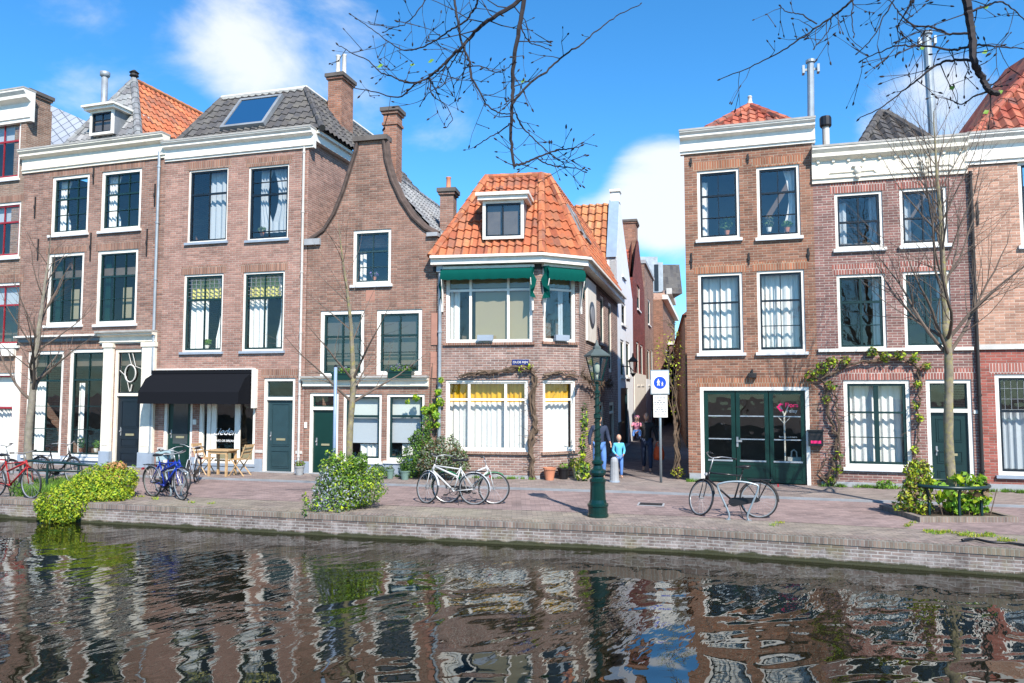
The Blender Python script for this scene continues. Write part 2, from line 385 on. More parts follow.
def curtain_mesh(mb, a, b, z0, z1, y, amp=.03, per=.16, taper=0.0, mi=0):
    n = max(4, int((b-a)/.025)); base = len(mb.v)
    for k in range(7):
        t = k/6
        for i in range(n+1):
            s = i/n; u = a+(b-a)*s; gather = 1-taper*sin(pi*min(1, (1-t)*1.2))*.6
            uu = a+(u-a)*gather if taper >= 0 else b-(b-u)*(1+taper*sin(pi*min(1, (1-t)*1.2))*.6)
            mb.v.append(Vector((uu, y+amp*sin(2*pi*u/per+sin(u*9)*1.3)+.006*sin(u*70), z0+(z1-z0)*t)))
    for k in range(6):
        for i in range(n):
            mb.f.append((base+k*(n+1)+i, base+k*(n+1)+i+1, base+(k+1)*(n+1)+i+1, base+(k+1)*(n+1)+i)); mb.m.append(mi)
def window(fr, root, ops, px, frame='white', sash='dgreen', fw=.09, vb=(.5,), hb=((.62, .05),), sill='white', cur=(), lint=True, gl='glass', sw=.045, box=None, lead=None, dy=0.0, sub=None, thin=.022, r=None, name='window', bs='bluestone'):
    a, b, c, d = r if r else fr.rect(*px)
    ops.append((a, b, c, d, lint))
    mb = MB(); mb.ring(a, b, c, d, fw, .03+dy, .15+dy)
    w = mb.build(name, K[frame], root, fr.M)
    a1, b1, c1, d1 = a+fw, b-fw, c+fw, d-fw
    mb = MB(); mb.ring(a1, b1, c1, d1, sw, .06+dy, .12+dy)
    for t in vb:
        t, th = (t, thin) if not hasattr(t, '__len__') else t
        u = a1+(b1-a1)*t; mb.box(u-th/2, u+th/2, .07+dy, .118+dy, c1+sw, d1-sw)
    for t in hb:
        t, th = (t, thin) if not hasattr(t, '__len__') else t
        z = c1+(d1-c1)*t; mb.box(a1+sw, b1-sw, .066+dy, .121+dy, z-th/2, z+th/2)
    mb.build('sash', K[sash], w, fr.M)
    mb = MB(); mb.poly([(a1, .1+dy, c1), (b1, .1+dy, c1), (b1, .1+dy, d1), (a1, .1+dy, d1)])
    mb.build('pane', K[gl], w, fr.M)
    if lead:
        mb = MB(); za = c1+(d1-c1)*lead[0]; nu, nz = lead[1], lead[2]
        for i in range(1, nu): u = a1+(b1-a1)*i/nu; mb.box(u-.005, u+.005, .085+dy, .112+dy, za, d1-sw)
        for i in range(nz): z = za+(d1-za)*i/nz; mb.box(a1+sw, b1-sw, .084+dy, .113+dy, z-.005, z+.005)
        mb.build('leading', K['lead'], w, fr.M)
        if len(lead) > 3:
            mb = MB(); mb.poly([(a1+sw, .13+dy, za), (b1-sw, .13+dy, za), (b1-sw, .13+dy, d1-sw), (a1+sw, .13+dy, d1-sw)])
            mb.build('stained_glass', K['glass_'+lead[3]] if 'glass_'+lead[3] in K else glass_col(lead[3]), w, fr.M)
    if sill:
        mb = MB(); mb.box(a-.06, b+.06, -.07, .05, c-.07, c+.0)
        if sill == 'white': mb.box(a-.062, b+.062, -.072, .0, c-.085, c-.0705, 1)
        mb.build('sill', [K[sill] if sill in K else B[sill], K[bs]], w, fr.M)
    for kind, m, t0, t1, z0, z1 in cur:
        mb = MB(); ua, ub = a1+(b1-a1)*t0, a1+(b1-a1)*t1; za, zc = c1+(d1-c1)*z0, c1+(d1-c1)*z1
        if kind == 'c': curtain_mesh(mb, ua, ub, za, zc, .30+dy); nm = 'curtain'
        elif kind == 'tl': curtain_mesh(mb, ua, ub, za, zc, .27+dy, taper=.7); nm = 'curtain'
        elif kind == 'tr': curtain_mesh(mb, ua, ub, za, zc, .27+dy, taper=-.7); nm = 'curtain'
        elif kind == 'sh': mb.box(ua, ub, .26+dy, .29+dy, za, zc); nm = 'shutter'
        else: mb.box(ua, ub, .20+dy, .206+dy, za, zc); nm = 'blind'
        mb.build(nm, K[m], w, fr.M)
    return w, (a, b, c, d)
def glass_col(n):
    c = {'yellow': (.85, .8, .25)}[n]; K['glass_'+n] = glass('stained_glass_'+n, c, 1.2); return K['glass_'+n]
def door(fr, root, ops, px, leafm='navy', frame='white', fw=.08, transom=None, panels=((.12, .42), (.5, .9)), jamb=True, lint=True, knob=.15, slot=True, steps=False, glassy=None, r=None):
    """px is the whole frame; transom = share of the height the fanlight takes"""
    a, b, c, d = r if r else fr.rect(*px); c = .03
    ops.append((a, b, c, d, lint))
    mb = MB(); mb.box(a, a+fw, .03, .17, c, d); mb.box(b-fw, b, .03, .17, c, d); mb.box(a+fw, b-fw, .03, .17, d-fw, d)
    zt = d-fw
    if transom: zt = d-(d-c)*transom; mb.box(a+fw, b-fw, .03, .17, zt, zt+.09)
    w = mb.build('door', K[frame], root, fr.M)
    a1, b1 = a+fw, b-fw
    mb = MB(); mb.box(a1, b1, .10, .15, c, zt); H = zt-c; W = b1-a1
    for p in panels:
        z0, z1 = c+H*p[0], c+H*p[1]
        mb.ring(a1+W*.16, b1-W*.16, z0, z1, .022, .085, .0985); mb.box(a1+W*.16+.045, b1-W*.16-.045, .09, .0985, z0+.045, z1-.045)
    lf = mb.build('leaf', K[leafm], w, fr.M)
    mb = MB(); ku = a1+W*knob; mb.ball((ku, .06, c+H*.5), .028, n=8, k=5); mb.box(ku-.02, ku+.02, .088, .0985, c+H*.44, c+H*.56); mb.build('handle', K['chrome'], w, fr.M)
    if slot:
        mb = MB(); mb.box(a1+W*.36, b1-W*.30, .078, .0945, c+H*.44, c+H*.47); mb.build('letter_slot', K['slot'] if 'slot' in K else K['chrome'], w, fr.M)
    if glassy:
        mb = MB(); mb.box(a1+W*glassy[0], a1+W*glassy[1], .09, .0985, c+H*glassy[2], c+H*glassy[3]); mb.build('door_pane', K['doorglass'], w, fr.M)
    if transom:
        mb = MB(); mb.ring(a1, b1, zt+.09, d-fw, .035, .08, .12); mb.build('transom_sash', K[leafm], w, fr.M)
        mb = MB(); mb.poly([(a1, .1, zt+.09), (b1, .1, zt+.09), (b1, .1, d-fw), (a1, .1, d-fw)]); mb.build('pane', K['glass'], w, fr.M)
    mb = MB(); mb.box(a-.02, b+.02, -.12, .24, -.02, .06); mb.build('doorstep', K['stone'], w, fr.M)
    return w, (a, b, c, d, zt)
def cornice(fr, root, u0, u1, zb, zt, proj=.38, m='white', brackets=0, bk=1.0, name='cornice', crown='gutter', y0=0.0):
    h = zt-zb; f = zb+h*.62; g = .001
    P = [(y0+.1, zb), (y0-.05, zb), (y0-.05, zb+h*.10), (y0-.09, zb+h*.12), (y0-.09, zb+h*.16), (y0-.06, zb+h*.18), (y0-.06, f), (y0-.14, f+h*.05), (y0-proj*.75, f+h*.10), (y0-proj*.75, f+h*.2),
         (y0-proj, f+h*.3), (y0-proj, zt-.02), (y0+.1, zt-.02)]
    mb = MB(); mb.extr(P, u0, u1)
    for i in range(brackets):
        u = u0+.15+(u1-u0-.3)*i/max(1, brackets-1); mb.box(u-.05*bk, u+.05*bk, y0-proj*.7*bk, y0-.058, f-h*.09*bk, f+h*.095)
    o = mb.build(name, K[m], root, fr.M)
    mb = MB(); mb.box(u0-.01, u1+.01, y0-proj-.015, y0+.12, zt-.018, zt+.035); mb.build('gutter', K[crown], o, fr.M)
    return o
def tile_roof(name, root, poly, mat, tw=.23, th=.33, amp=.028, step=.03, ridge=(), M=None, flat=False):
    """pantiles over a planar convex polygon given in world space, eave first (poly[0]->poly[1])"""
    P = [Vector(p) for p in poly]; n = Vector((0, 0, 0))
    for i in range(len(P)): n += (P[i]-P[0]).cross(P[(i+1) % len(P)]-P[0])
    n.normalize()
    if n.z < 0: n = -n
    t = Vector((-n.y, n.x, 0)).normalized(); e = (P[1]-P[0]).normalized()
    if t.dot(e) < 0: t = -t
    b = n.cross(t); b = b if b.z > 0 else -b
    o = P[0]; q = [((p-o).dot(t), (p-o).dot(b)) for p in P]
    x0, x1 = min(a for a, _ in q), max(a for a, _ in q); y0, y1 = min(a for _, a in q), max(a for _, a in q)
    x0 = math.floor(x0/tw)*tw; y0 = math.floor(y0/th)*th
    nx = int(math.ceil((x1-x0)/tw)); ny = int(math.ceil((y1-y0)/th)); sx = 6
    bm = bmesh.new(); uvl = None; vs = {}
    def V(i, j, k):
        key = (i, j, k)
        if key not in vs:
            x = x0+i*tw/sx; y = y0+j*th+(th if k else 0)
            ph = (i % sx)/sx; w = 0 if flat else amp*(sin(2*pi*ph)+.35*sin(4*pi*ph))
            h = w+(step if k == 0 else 0)
            vs[key] = bm.verts.new((x, y, h))
        return vs[key]
    for j in range(ny):
        for i in range(nx*sx):
            bm.faces.new((V(i, j, 0), V(i+1, j, 0), V(i+1, j, 1), V(i, j, 1)))
            if j < ny-1: bm.faces.new((V(i, j, 1), V(i+1, j, 1), V(i+1, j+1, 0), V(i, j+1, 0)))
    cx = sum(a for a, _ in q)/len(q); cy = sum(a for _, a in q)/len(q)
    for i in range(len(q)):
        a, c = Vector((*q[i], 0)), Vector((*q[(i+1) % len(q)], 0))
        if (c-a).length < 1e-6: continue
        nn = Vector((-(c-a).y, (c-a).x, 0)); 
        if nn.dot(Vector((cx, cy, 0))-a) > 0: nn = -nn
        bmesh.ops.bisect_plane(bm, geom=bm.verts[:]+bm.edges[:]+bm.faces[:], plane_co=a, plane_no=nn, clear_outer=True)
    mb = MB(); mb.uv = []; bm.verts.index_update()
    for v in bm.verts: mb.v.append(o+t*v.co.x+b*v.co.y+n*v.co.z); mb.uv.append((v.co.x+.001, v.co.y+.0005))
    for f in bm.faces: mb.f.append(tuple(v.index for v in f.verts)); mb.m.append(0)
    bm.free()
    # a board under the tiles gives the roof its body
    k = len(mb.v)
    for p, uvq in zip(P, q): mb.v.append(p-n*.05); mb.uv.append(uvq)
    mb.f.append(tuple(range(k, k+len(P)))); mb.m.append(0)
    return mb.build(name, mat, root, None)
def ridge_tiles(name, root, pts, mat, r=.11, tl=.36):
    mb = MB()
    for a, b in zip(pts, pts[1:]):
        a, b = Vector(a), Vector(b); d = b-a; n = max(1, int(d.length/tl))
        for i in range(n):
            p, q = a+d*(i/n), a+d*((i+1.06)/n); mb.tube([p, q], [r*1.08, r*.92], 8)
    return mb.build(name, mat, root, None)
def chimney(root, c, w, dp, z0, z1, ang, mat='chim', pots=1, cap='capdark', potm='terra', name='chimney', poth=.4):
    M = Matrix.Translation((c[0], c[1], 0)) @ Matrix.Rotation(ang, 4, 'Z')
    mb = MB(); mb.box(-w/2, w/2, -dp/2, dp/2, z0, z1-.12); mb.box(-w/2-.05, w/2+.05, -dp/2-.05, dp/2+.05, z1-.20, z1-.13); 
    o = mb.build(name, B[mat], root, M)
    mb = MB(); mb.box(-w/2-.09, w/2+.09, -dp/2-.09, dp/2+.09, z1-.12, z1); mb.build('cap', K[cap], o, M)
    for i in range(pots):
        x = (i-(pots-1)/2)*w*.45; mb = MB(); mb.lathe([(.09, z1), (.10, z1+.05), (.075, z1+.1), (.07, z1+poth), (.085, z1+poth+.03), (.085, z1+poth+.05), (.06, z1+poth+.05)], (x, 0, 0), 10); mb.build('chimney_pot', K[potm], o, M, smooth=True)
    return o
def pipe(root, fr, u, z0, z1, y=-.07, r=.045, m='zinc', name='drainpipe', hopper=True):
    mb = MB(); mb.tube([(u, y, z0), (u, y, z1)], r, 10)
    for z in [z0+.4+i*1.8 for i in range(int((z1-z0)/1.8)+1)]:
        mb.tube([(u, y, z), (u, y, z+.05)], r*1.35, 10)
    if hopper: mb.box(u-.09, u+.09, y-.08, y+.065, z1-.05, z1+.16)
    return mb.build(name, K[m], root, fr.M)
def irons(root, fr, L):
    for x0, y0, x1, y1 in L:
        p, q = fr.at(x0, y0), fr.at(x1, y1); u = (p.x+q.x)/2
        mb = MB(); mb.box(u-.018, u+.018, -.035, -.002, q.z, p.z); mb.box(u-.03, u+.03, -.05, -.03, (p.z+q.z)/2-.05, (p.z+q.z)/2+.05); mb.build('wall_anchor', K['iron'], root, fr.M)
def slab(fr, root, name, m, u0, u1, y0, y1, z0, z1):
    mb = MB(); mb.box(u0, u1, y0, y1, z0, z1); return mb.build(name, m, root, fr.M)
def text(name, s, parent, M, size, mat, ext=.002, shear=0.0, align='CENTER'):
    c = bpy.data.curves.new(name, 'FONT'); c.body = s; c.size = size; c.extrude = ext; c.align_x = align; c.align_y = 'CENTER'; c.shear = shear
    c.materials.append(mat); o = bpy.data.objects.new(name, c); COL.objects.link(o); me = bpy.data.meshes.new_from_object(o); bpy.data.objects.remove(o); o = bpy.data.objects.new(name, me); COL.objects.link(o); o.parent = parent
    o.matrix_local = MW[parent.name].inverted() @ M @ Matrix.Rotation(pi/2, 4, 'X'); MW[o.name] = M; return o
K['slot'] = plain('brass', (.5, .42, .25), .35, metal=.6)
K['doorglass'] = plain('dark_door_glass', (.05, .055, .055), .08, spec=.8)
K['capdark'] = plain('weathered_cap', (.11, .095, .085), .9, var=.2); K['copedark'] = plain('gable_coping_dark', (.085, .06, .05), .9, var=.35, vs=6, bmp=.01); K['flatroof'] = plain('roof_felt', (.06, .06, .062), .9)
# ---------------------------------------------------------------- ground, quay and water
def gp(px, py, z=0): v = ground(px, py, z); return (v.x, v.y)
def extend(P, l=60, r=60):
    P = [Vector(p) for p in P]; a = (P[0]-P[1]).normalized(); b = (P[-1]-P[-2]).normalized()
    return [P[0]+a*l]+P+[P[-1]+b*r]
def off(P, d):
    out = []
    for i, p in enumerate(P):
        t = (P[min(i+1, len(P)-1)]-P[max(i-1, 0)]).normalized(); out.append(p+Vector((-t.y, t.x))*d)
    return out
QUAY = extend([gp(0, 498.7), gp(340, 514.6), gp(680, 528.3), gp(1024, 549.5), (14, 9.7)]); QUAY[-1] = Vector((80, 1.0))
KERB = extend([gp(60, 474.8), gp(250, 481), gp(379, 485.6), gp(680, 495), gp(907, 504), gp(1024, 508)])
WATER_Z = -.43
FV = [gp(157, 469.5), gp(303, 474.6), gp(436, 478.6), gp(540, 480.6)]
FL0 = Vector(FV[0]); d10 = Vector((-1, .31)).normalized()
def hit(px, p, d):
    # where the vertical plane of image column px meets the ground line p + t d
    k = (px-512)/F; o = Vector(p)
    kk = k*1.002
    t = (kk*o.y-o.x)/(d.x-kk*d.y); return o+d*t
P01 = hit(17, FL0, d10); P00 = P01+d10*7.5
C4 = Vector(FV[3]); A4 = Vector((.264, 1)).normalized()
FAC = hit(579, C4, Vector((1, .52)).normalized())
E4 = hit(617.5, FAC, A4)
G5 = [Vector(gp(689, 482.5)), Vector(gp(821, 487.3)), Vector(gp(981, 492.6))]
G7 = G5[2]+(G5[2]-G5[1]).normalized()*6
def strip(name, A, Bp, z, mat, kind='structure', thick=0):
    mb = MB()
    n = len(A)
    for i in range(n-1):
        a, b, c, d = A[i], A[i+1], Bp[i+1], Bp[i]
        mb.poly([(a.x, a.y, z), (b.x, b.y, z), (c.x, c.y, z), (d.x, d.y, z)])
        if thick: mb.poly([(a.x, a.y, z-thick), (b.x, b.y, z-thick), (b.x, b.y, z), (a.x, a.y, z)])
    o = mb.build(name, mat); struct(o, kind); return o
def resample(P, xs):
    out = []
    for x in xs:
        for i in range(len(P)-1):
            if P[i].x <= x <= P[i+1].x or (i == 0 and x < P[0].x) or (i == len(P)-2 and x > P[-1].x):
                t = (x-P[i].x)/(P[i+1].x-P[i].x); out.append(P[i]+(P[i+1]-P[i])*t); break
    return out
XS = [-45, -20, -11.5, -7, -3.4, 0, 3, 7.85, 11, 20, 45]
Qn = resample(QUAY, XS); Kn = resample(KERB, XS)
G = {}
G['road'] = brick('road_clinker', (.265, .195, .18), (.21, .16, .15), (.16, .13, .12), w=.2, h=.1, big=.22, ms=.006, tint=(.30, .22, .2), amt=.5, samt=.3, stain=(.14, .11, .10))
G['walk'] = brick('sidewalk_brick', (.26, .205, .18), (.215, .175, .16), (.16, .13, .12), w=.2, h=.1, big=.14, ms=.006, tint=(.26, .25, .2), samt=.3, stain=(.12, .10, .08))
G['alley'] = brick('alley_brick', (.19, .16, .15), (.14, .12, .115), (.10, .09, .08), w=.2, h=.07, big=.2, ms=.006)
G['edge'] = brick('quay_paving', (.27, .22, .185), (.215, .18, .16), (.15, .13, .115), w=.2, h=.1, big=.2, ms=.008, tint=(.24, .24, .15), amt=.4, samt=.35, stain=(.13, .11, .08))
def mossy(N, L, tc, col):
    sx = N.new('ShaderNodeSeparateXYZ'); L(tc.outputs['Object'], sx.inputs[0])
    n = noise(N, L, tc.outputs['Object'], 2.2, 6, .65)
    a = N.new('ShaderNodeMath'); a.operation = 'MULTIPLY_ADD'; L(n, a.inputs[0]); a.inputs[1].default_value = .22; L(sx.outputs[2], a.inputs[2])
    def rng(lo, hi, a0, a1):
        r = N.new('ShaderNodeMapRange'); r.interpolation_type = 'SMOOTHSTEP'; L(a.outputs[0], r.inputs[0])
        for i, v in enumerate((lo, hi, a0, a1)): r.inputs[i+1].default_value = v
        return r.outputs[0]
    # lime bloom low on the wall, wet and green at the waterline
    wh = N.new('ShaderNodeMath'); wh.operation = 'MULTIPLY'; L(rng(-.02, -.14, 0, 1), wh.inputs[0]); L(noise(N, L, tc.outputs['Object'], 5, 8, .75, .42, .66, 0, .6), wh.inputs[1])
    col = mixc(N, L, wh.outputs[0], col, (.46, .42, .40))
    col = mixc(N, L, noise(N, L, tc.outputs['Object'], 1.1, 7, .7, .52, .7, 0, .6), col, (.20, .18, .07))
    col = mixc(N, L, rng(-.23, -.275, 0, .93), col, (.035, .040, .015))
    return col
G['quay'] = brick('quay_brick', (.19, .14, .12), (.12, .095, .085), (.30, .28, .26), w=.2, h=.056, big=.4, ms=.010, samt=.6, extra=mossy)
G['cope'] = brick('coping_brick', (.25, .18, .15), (.17, .13, .115), (.25, .23, .21), w=.062, h=.24, big=.35, ms=.009, samt=.6, tint=(.2, .2, .1), amt=.4)
G['kerb'] = plain('kerb_stone', (.22, .235, .25), .8, var=.2, vs=2, bmp=.002)
G['earth'] = plain('ground_brick_earth', (.22, .18, .15), .95, var=.2, vs=.5)
# the ground, one sheet far out behind the quay
mb = MB()
FARP = [Vector((p.x*1.0, 900)) for p in Qn]; FARP[0].x = -900; FARP[-1].x = 900
QE = [Vector((-900, Qn[0].y+250))]+Qn+[Vector((900, Qn[-1].y-260))]
FE = [Vector((-900, 900))]+FARP+[Vector((900, 900))]
for i in range(len(QE)-1):
    mb.poly([(QE[i].x, QE[i].y+.3, -.03), (QE[i+1].x, QE[i+1].y+.3, -.03), (FE[i+1].x, FE[i+1].y, -.03), (FE[i].x, FE[i].y, -.03)])
struct(mb.build('ground', G['earth']))
strip('quay_paving', off(Qn, .24), off(Qn, 1.3), .0, G['edge'])
strip('brick_road', off(Qn, 1.3), Kn, .004, G['road'])
strip('kerb', Kn, off(Kn, .13), .045, G['kerb'], thick=.05)
FRONT = [P00+d10*40, P01, Vector(FV[0]), Vector(FV[1]), Vector(FV[2]), C4, FAC, G5[0], G5[1], G5[2], G7+(G7-G5[2])*4]
Fn = resample(FRONT, XS)
strip('sidewalk', off(Kn, .13), off(Fn, .8), .04, G['walk'])
mb = MB(); A5 = A4
a, b = FAC+A4*.1-Vector((.4, 0)), G5[0]+A4*.1+Vector((.4, 0))
a = a+A4*.3; b = b+A4*.7
mb.poly([(a.x, a.y, .046), (b.x, b.y, .046), ((b+A4*60).x, (b+A4*60).y, .046), ((a+A4*60).x, (a+A4*60).y, .046)]); struct(mb.build('alley_paving', G['alley']))
# quay wall
mb = MB(); fr0 = off(Qn, .02); bk = off(Qn, .24); cp = off(Qn, .008)
for i in range(len(Qn)-1):
    a, b = fr0[i], fr0[i+1]; d = Vector((0, 0))
    mb.poly([(a.x, a.y, -1.6), (b.x, b.y, -1.6), (b.x, b.y, -.11), (a.x, a.y, -.11)])
quay = struct(mb.build('quay_wall', G['quay']))
mb = MB()
for i in range(len(Qn)-1):
    a, b, c, d = cp[i], cp[i+1], bk[i+1], bk[i]
    mb.poly([(a.x, a.y, .012), (b.x, b.y, .012), (c.x, c.y, .012), (d.x, d.y, .012)])
    mb.poly([(a.x, a.y, -.115), (b.x, b.y, -.115), (b.x, b.y, .012), (a.x, a.y, .012)])
    mb.poly([(a.x, a.y, -.115), (b.x, b.y, -.115), (fr0[i+1].x, fr0[i+1].y, -.115), (fr0[i].x, fr0[i].y, -.115)])
struct(mb.build('quay_coping', G['cope']))
def watermat():
    m, nt, N, L, P = newmat('canal_water')
    tc = N.new('ShaderNodeTexCoord').outputs['Object']
    P.inputs['Base Color'].default_value = (.007, .007, .003, 1); P.inputs['Roughness'].default_value = .0; P.inputs['IOR'].default_value = 1.6; P.inputs['Specular IOR Level'].default_value = .8
    def layer(scale, rot, st, det=2, dist=0.0):
        mp = N.new('ShaderNodeMapping'); mp.vector_type = 'TEXTURE'; mp.inputs['Rotation'].default_value = (0, 0, radians(rot)); mp.inputs['Scale'].default_value = st; L(tc, mp.inputs[0])
        n = N.new('ShaderNodeTexNoise'); n.inputs['Scale'].default_value = scale; n.inputs['Detail'].default_value = det; n.inputs['Roughness'].default_value = .45; n.inputs['Distortion'].default_value = dist; L(mp.outputs[0], n.inputs[0]); return n.outputs[0]
    def mul(a, k):
        x = N.new('ShaderNodeMath'); x.operation = 'MULTIPLY'; L(a, x.inputs[0])
        if isinstance(k, (int, float)): x.inputs[1].default_value = k
        else: L(k, x.inputs[1])
        return x.outputs[0]
    def add(a, b):
        x = N.new('ShaderNodeMath'); L(a, x.inputs[0]); L(b, x.inputs[1]); return x.outputs[0]
    big = layer(.95, 20, (1.5, 1, 1), 2, .6)
    mid = layer(3.4, 52, (2.6, 1, 1), 2, .35)
    small = layer(10.5, 60, (3.0, 1, 1), 2, .25)
    gust = noise(N, L, tc, .30, 3, .5, .40, .60, .15, 1.15)
    # ripples are stronger towards the middle of the canal, calmer by the near bank
    sx = N.new('ShaderNodeSeparateXYZ'); L(tc, sx.inputs[0])
    r = N.new('ShaderNodeMapRange'); L(sx.outputs[1], r.inputs[0]); r.inputs[1].default_value = 7.6; r.inputs[2].default_value = 9.6; r.inputs[3].default_value = .12; r.inputs[4].default_value = 1
    g2 = mul(gust, r.outputs[0])
    h = add(mul(big, .040), add(mul(mul(mid, .014), g2), mul(mul(small, .0052), g2)))
    b = N.new('ShaderNodeBump'); b.inputs['Strength'].default_value = 1.0; b.inputs['Distance'].default_value = 1.0; L(h, b.inputs['Height']); L(b.outputs[0], P.inputs['Normal'])
    return m
mb = MB(); mb.poly([(-600, 2.0, WATER_Z), (600, 2.0, WATER_Z), (600, 400, WATER_Z), (-600, 400, WATER_Z)])
# keep the sheet under the far ground but end it behind the wall
mb = MB(); e = off(Qn, .1)
e = [Vector((-400, e[0].y+110))]+e+[Vector((400, 2.2))]
for i in range(len(e)-1): mb.poly([(e[i].x, 2.0, WATER_Z), (e[i+1].x, 2.0, WATER_Z), (e[i+1].x, e[i+1].y, WATER_Z), (e[i].x, e[i].y, WATER_Z)])
struct(mb.build('water', watermat()))
mb = MB(); mb.box(-400, 400, -80, 2.0, -1.5, .5); struct(mb.build('near_bank', G['walk']))
HG = 'canal houses along the quay'
def root_at(fr, name, label, group=HG): return thing(name, label, 'house', fr.M, group)
def bm3(k, s): return [B[k], K['room'], B[s]]
# ---------- house 0, far left
f = Front(P00, P01); r = root_at(f, 'canal_house', 'brown brick house at the far left edge with red framed windows and white ground floor'); ops = []
for y0, y1 in ((121, 180), (203, 258), (283, 346)):
    window(f, r, ops, (-16, y0, 20, y1), sash='red', hb=((.66, .06),), cur=[('b', 'curtb', .02, .98, .66, .98)], sw=.055, gl='glass2')
    window(f, r, ops, (-72, y0+2, -32, y1+2), sash='red', hb=((.66, .06),), sw=.055)
window(f, r, ops, (-30, 373, 13, 463), sash='red', hb=((.62, .06),), lint=False, cur=[('b', 'curt', .02, .98, .62, .98), ('c', 'curt', .4, 1, 0, .6)])
z0t = f.at(0, 106, 0).z
wall(f, r, bm3('h0', 'sold'), z0t, ops, floors=(3.4, 6.2), D=.95, room=.9)
mb = MB(); mb.box(0, f.W-.02, .96, 8, 0, z0t-2.6); mb.build('rear_wing', B['h0'], r, f.M)
slab(f, r, 'pilaster', K['white'], f.at(14.2, 420).x, f.at(19.5, 420).x, -.05, 0.0, .04, f.at(14, 356).z)
slab(f, r, 'ledge', K['white'], -.0, f.W-.02, -.14, -.001, f.at(14, 356).z, f.at(14, 349).z)
cornice(f, r, 0, f.at(24, 110, -.3).x, f.at(5, 125).z, z0t+.35, .35)
c = f.W3(f.W-.33, .5, 0); chimney(r, c, .62, .8, 6.0, f.at(33, 93, .4).z, f.ang, 'h0', pots=0)
b0 = [f.W3(0, .1, z0t+.3), f.W3(f.W-.7, .1, z0t+.3), f.W3(f.W-.7, .93, z0t+.5), f.W3(0, .93, z0t+.5)]
tile_roof('roof', r, b0, T['dark'])
# ---------- house 1
f = Front(P01, FV[0]); r = root_at(f, 'canal_house', 'brown brick house with cream door surround, dark blue door and orange side roof'); ops = []
F1 = f
H62 = ((.62, .055), .32, .82)
for px in ((51.5, 175.5, 88.5, 234), (101, 170, 141, 230)):
    window(f, r, ops, px, fw=.10, vb=(.36, .68), hb=H62, cur=[('tl', 'curt', .0, .32, 0, 1)], gl='glass2')
for px in ((47, 253, 83, 325), (96.5, 250, 137, 324)):
    window(f, r, ops, px, fw=.10, vb=(.36, .68), hb=((.66, .055), .33), cur=[('sh', 'bgreen', 0, .14, 0, .98), ('b', 'tan', .55, .8, .05, .5)])
for px in ((26, 351, 62, 456), (68, 349, 104.5, 458)):
    window(f, r, ops, px, fw=.11, vb=(.5,), hb=((.73, .06), .24, .47), cur=[('c', 'curt', 0, .35, .0, .72)] if px[0] < 30 else [('c', 'curt', 0, .2, .0, .7)])
w, d = door(f, r, ops, (113, 349, 142.5, 470), 'navy', 'cream', fw=.10, transom=.40, panels=((.08, .2), (.28, .4), (.55, .93)), lint=False)
a, b, c_, dd, zt = d
mb = MB()
cx, cz = (a+b)/2, zt+.09+(dd-zt)*.42
mb.tube([(cx+.21*cos(t*pi/12), .06, cz+.27*sin(t*pi/12)) for t in range(24)], .022, 6, closed=True)
mb.tube([(cx-.1, .07, dd-.12), (cx+.02, .07, cz+.28)], .012, 5); mb.tube([(a+.15, .07, cz+.1), (cx-.17, .07, cz-.1), (cx-.02, .07, zt+.14)], .012, 5); mb.tube([(cx+.05, .07, dd-.12), (cx+.19, .07, cz+.22), (b-.12, .07, cz+.14)], .012, 5)
mb.tube([(cx+.02, .065, zt+.15), (cx+.07, .065, zt+.36)], .02, 5)
mb.build('fanlight_ornament', K['pstone'], w, f.M)
zt1 = f.at(95, 160).z
wall(f, r, bm3('h1', 'sold'), zt1+.2, ops, floors=(3.35, 6.3))
zz = f.at(125, 341).z
for x0, x1 in ((104, 113), (142.5, 155.5)):
    u0, u1 = f.at(x0, 400).x, f.at(x1, 400).x
    mb = MB(); mb.box(u0, u1, -.09, -.002, .52, zz-.06); mb.box(u0+.06, u1-.06, -.105, -.088, .7, zz-.4); mb.box(u0-.03, u1+.03, -.12, -.002, zz-.2, zz-.06); p_ = mb.build('pilaster', K['cream'], r, f.M)
    slab(f, r, 'pilaster_base', K['bluestone'], u0-.03, u1+.03, -.12, -.002, .05, .52)
cornice(f, r, f.at(101, 340).x, f.at(157, 340).x, zz-.08, zz+.28, .26, 'cream', name='door_cornice')
cornice(f, r, f.at(19.5, 340).x, f.at(100.5, 340).x, zz+.02, zz+.2, .2, 'lead', name='ledge', crown='white')
slab(f, r, 'plinth', K['bluestone'], .02, f.at(103, 460).x, -.03, -.002, .03, .32)
for uu in (f.at(27, 400).x,): pass
cornice(f, r, -.05, f.W+.02, f.at(95, 166).z, f.at(95, 141, -.22).z, .26, 'cream')
irons(r, f, [(94, 168, 94, 184), (155.5, 184, 155, 206), (36, 197, 35, 218), (91, 233, 91, 261), (39, 239, 38, 260), (147.5, 229, 147, 256)])
pipe(r, f, f.at(160, 320).x-.16, .1, zt1, hopper=False)
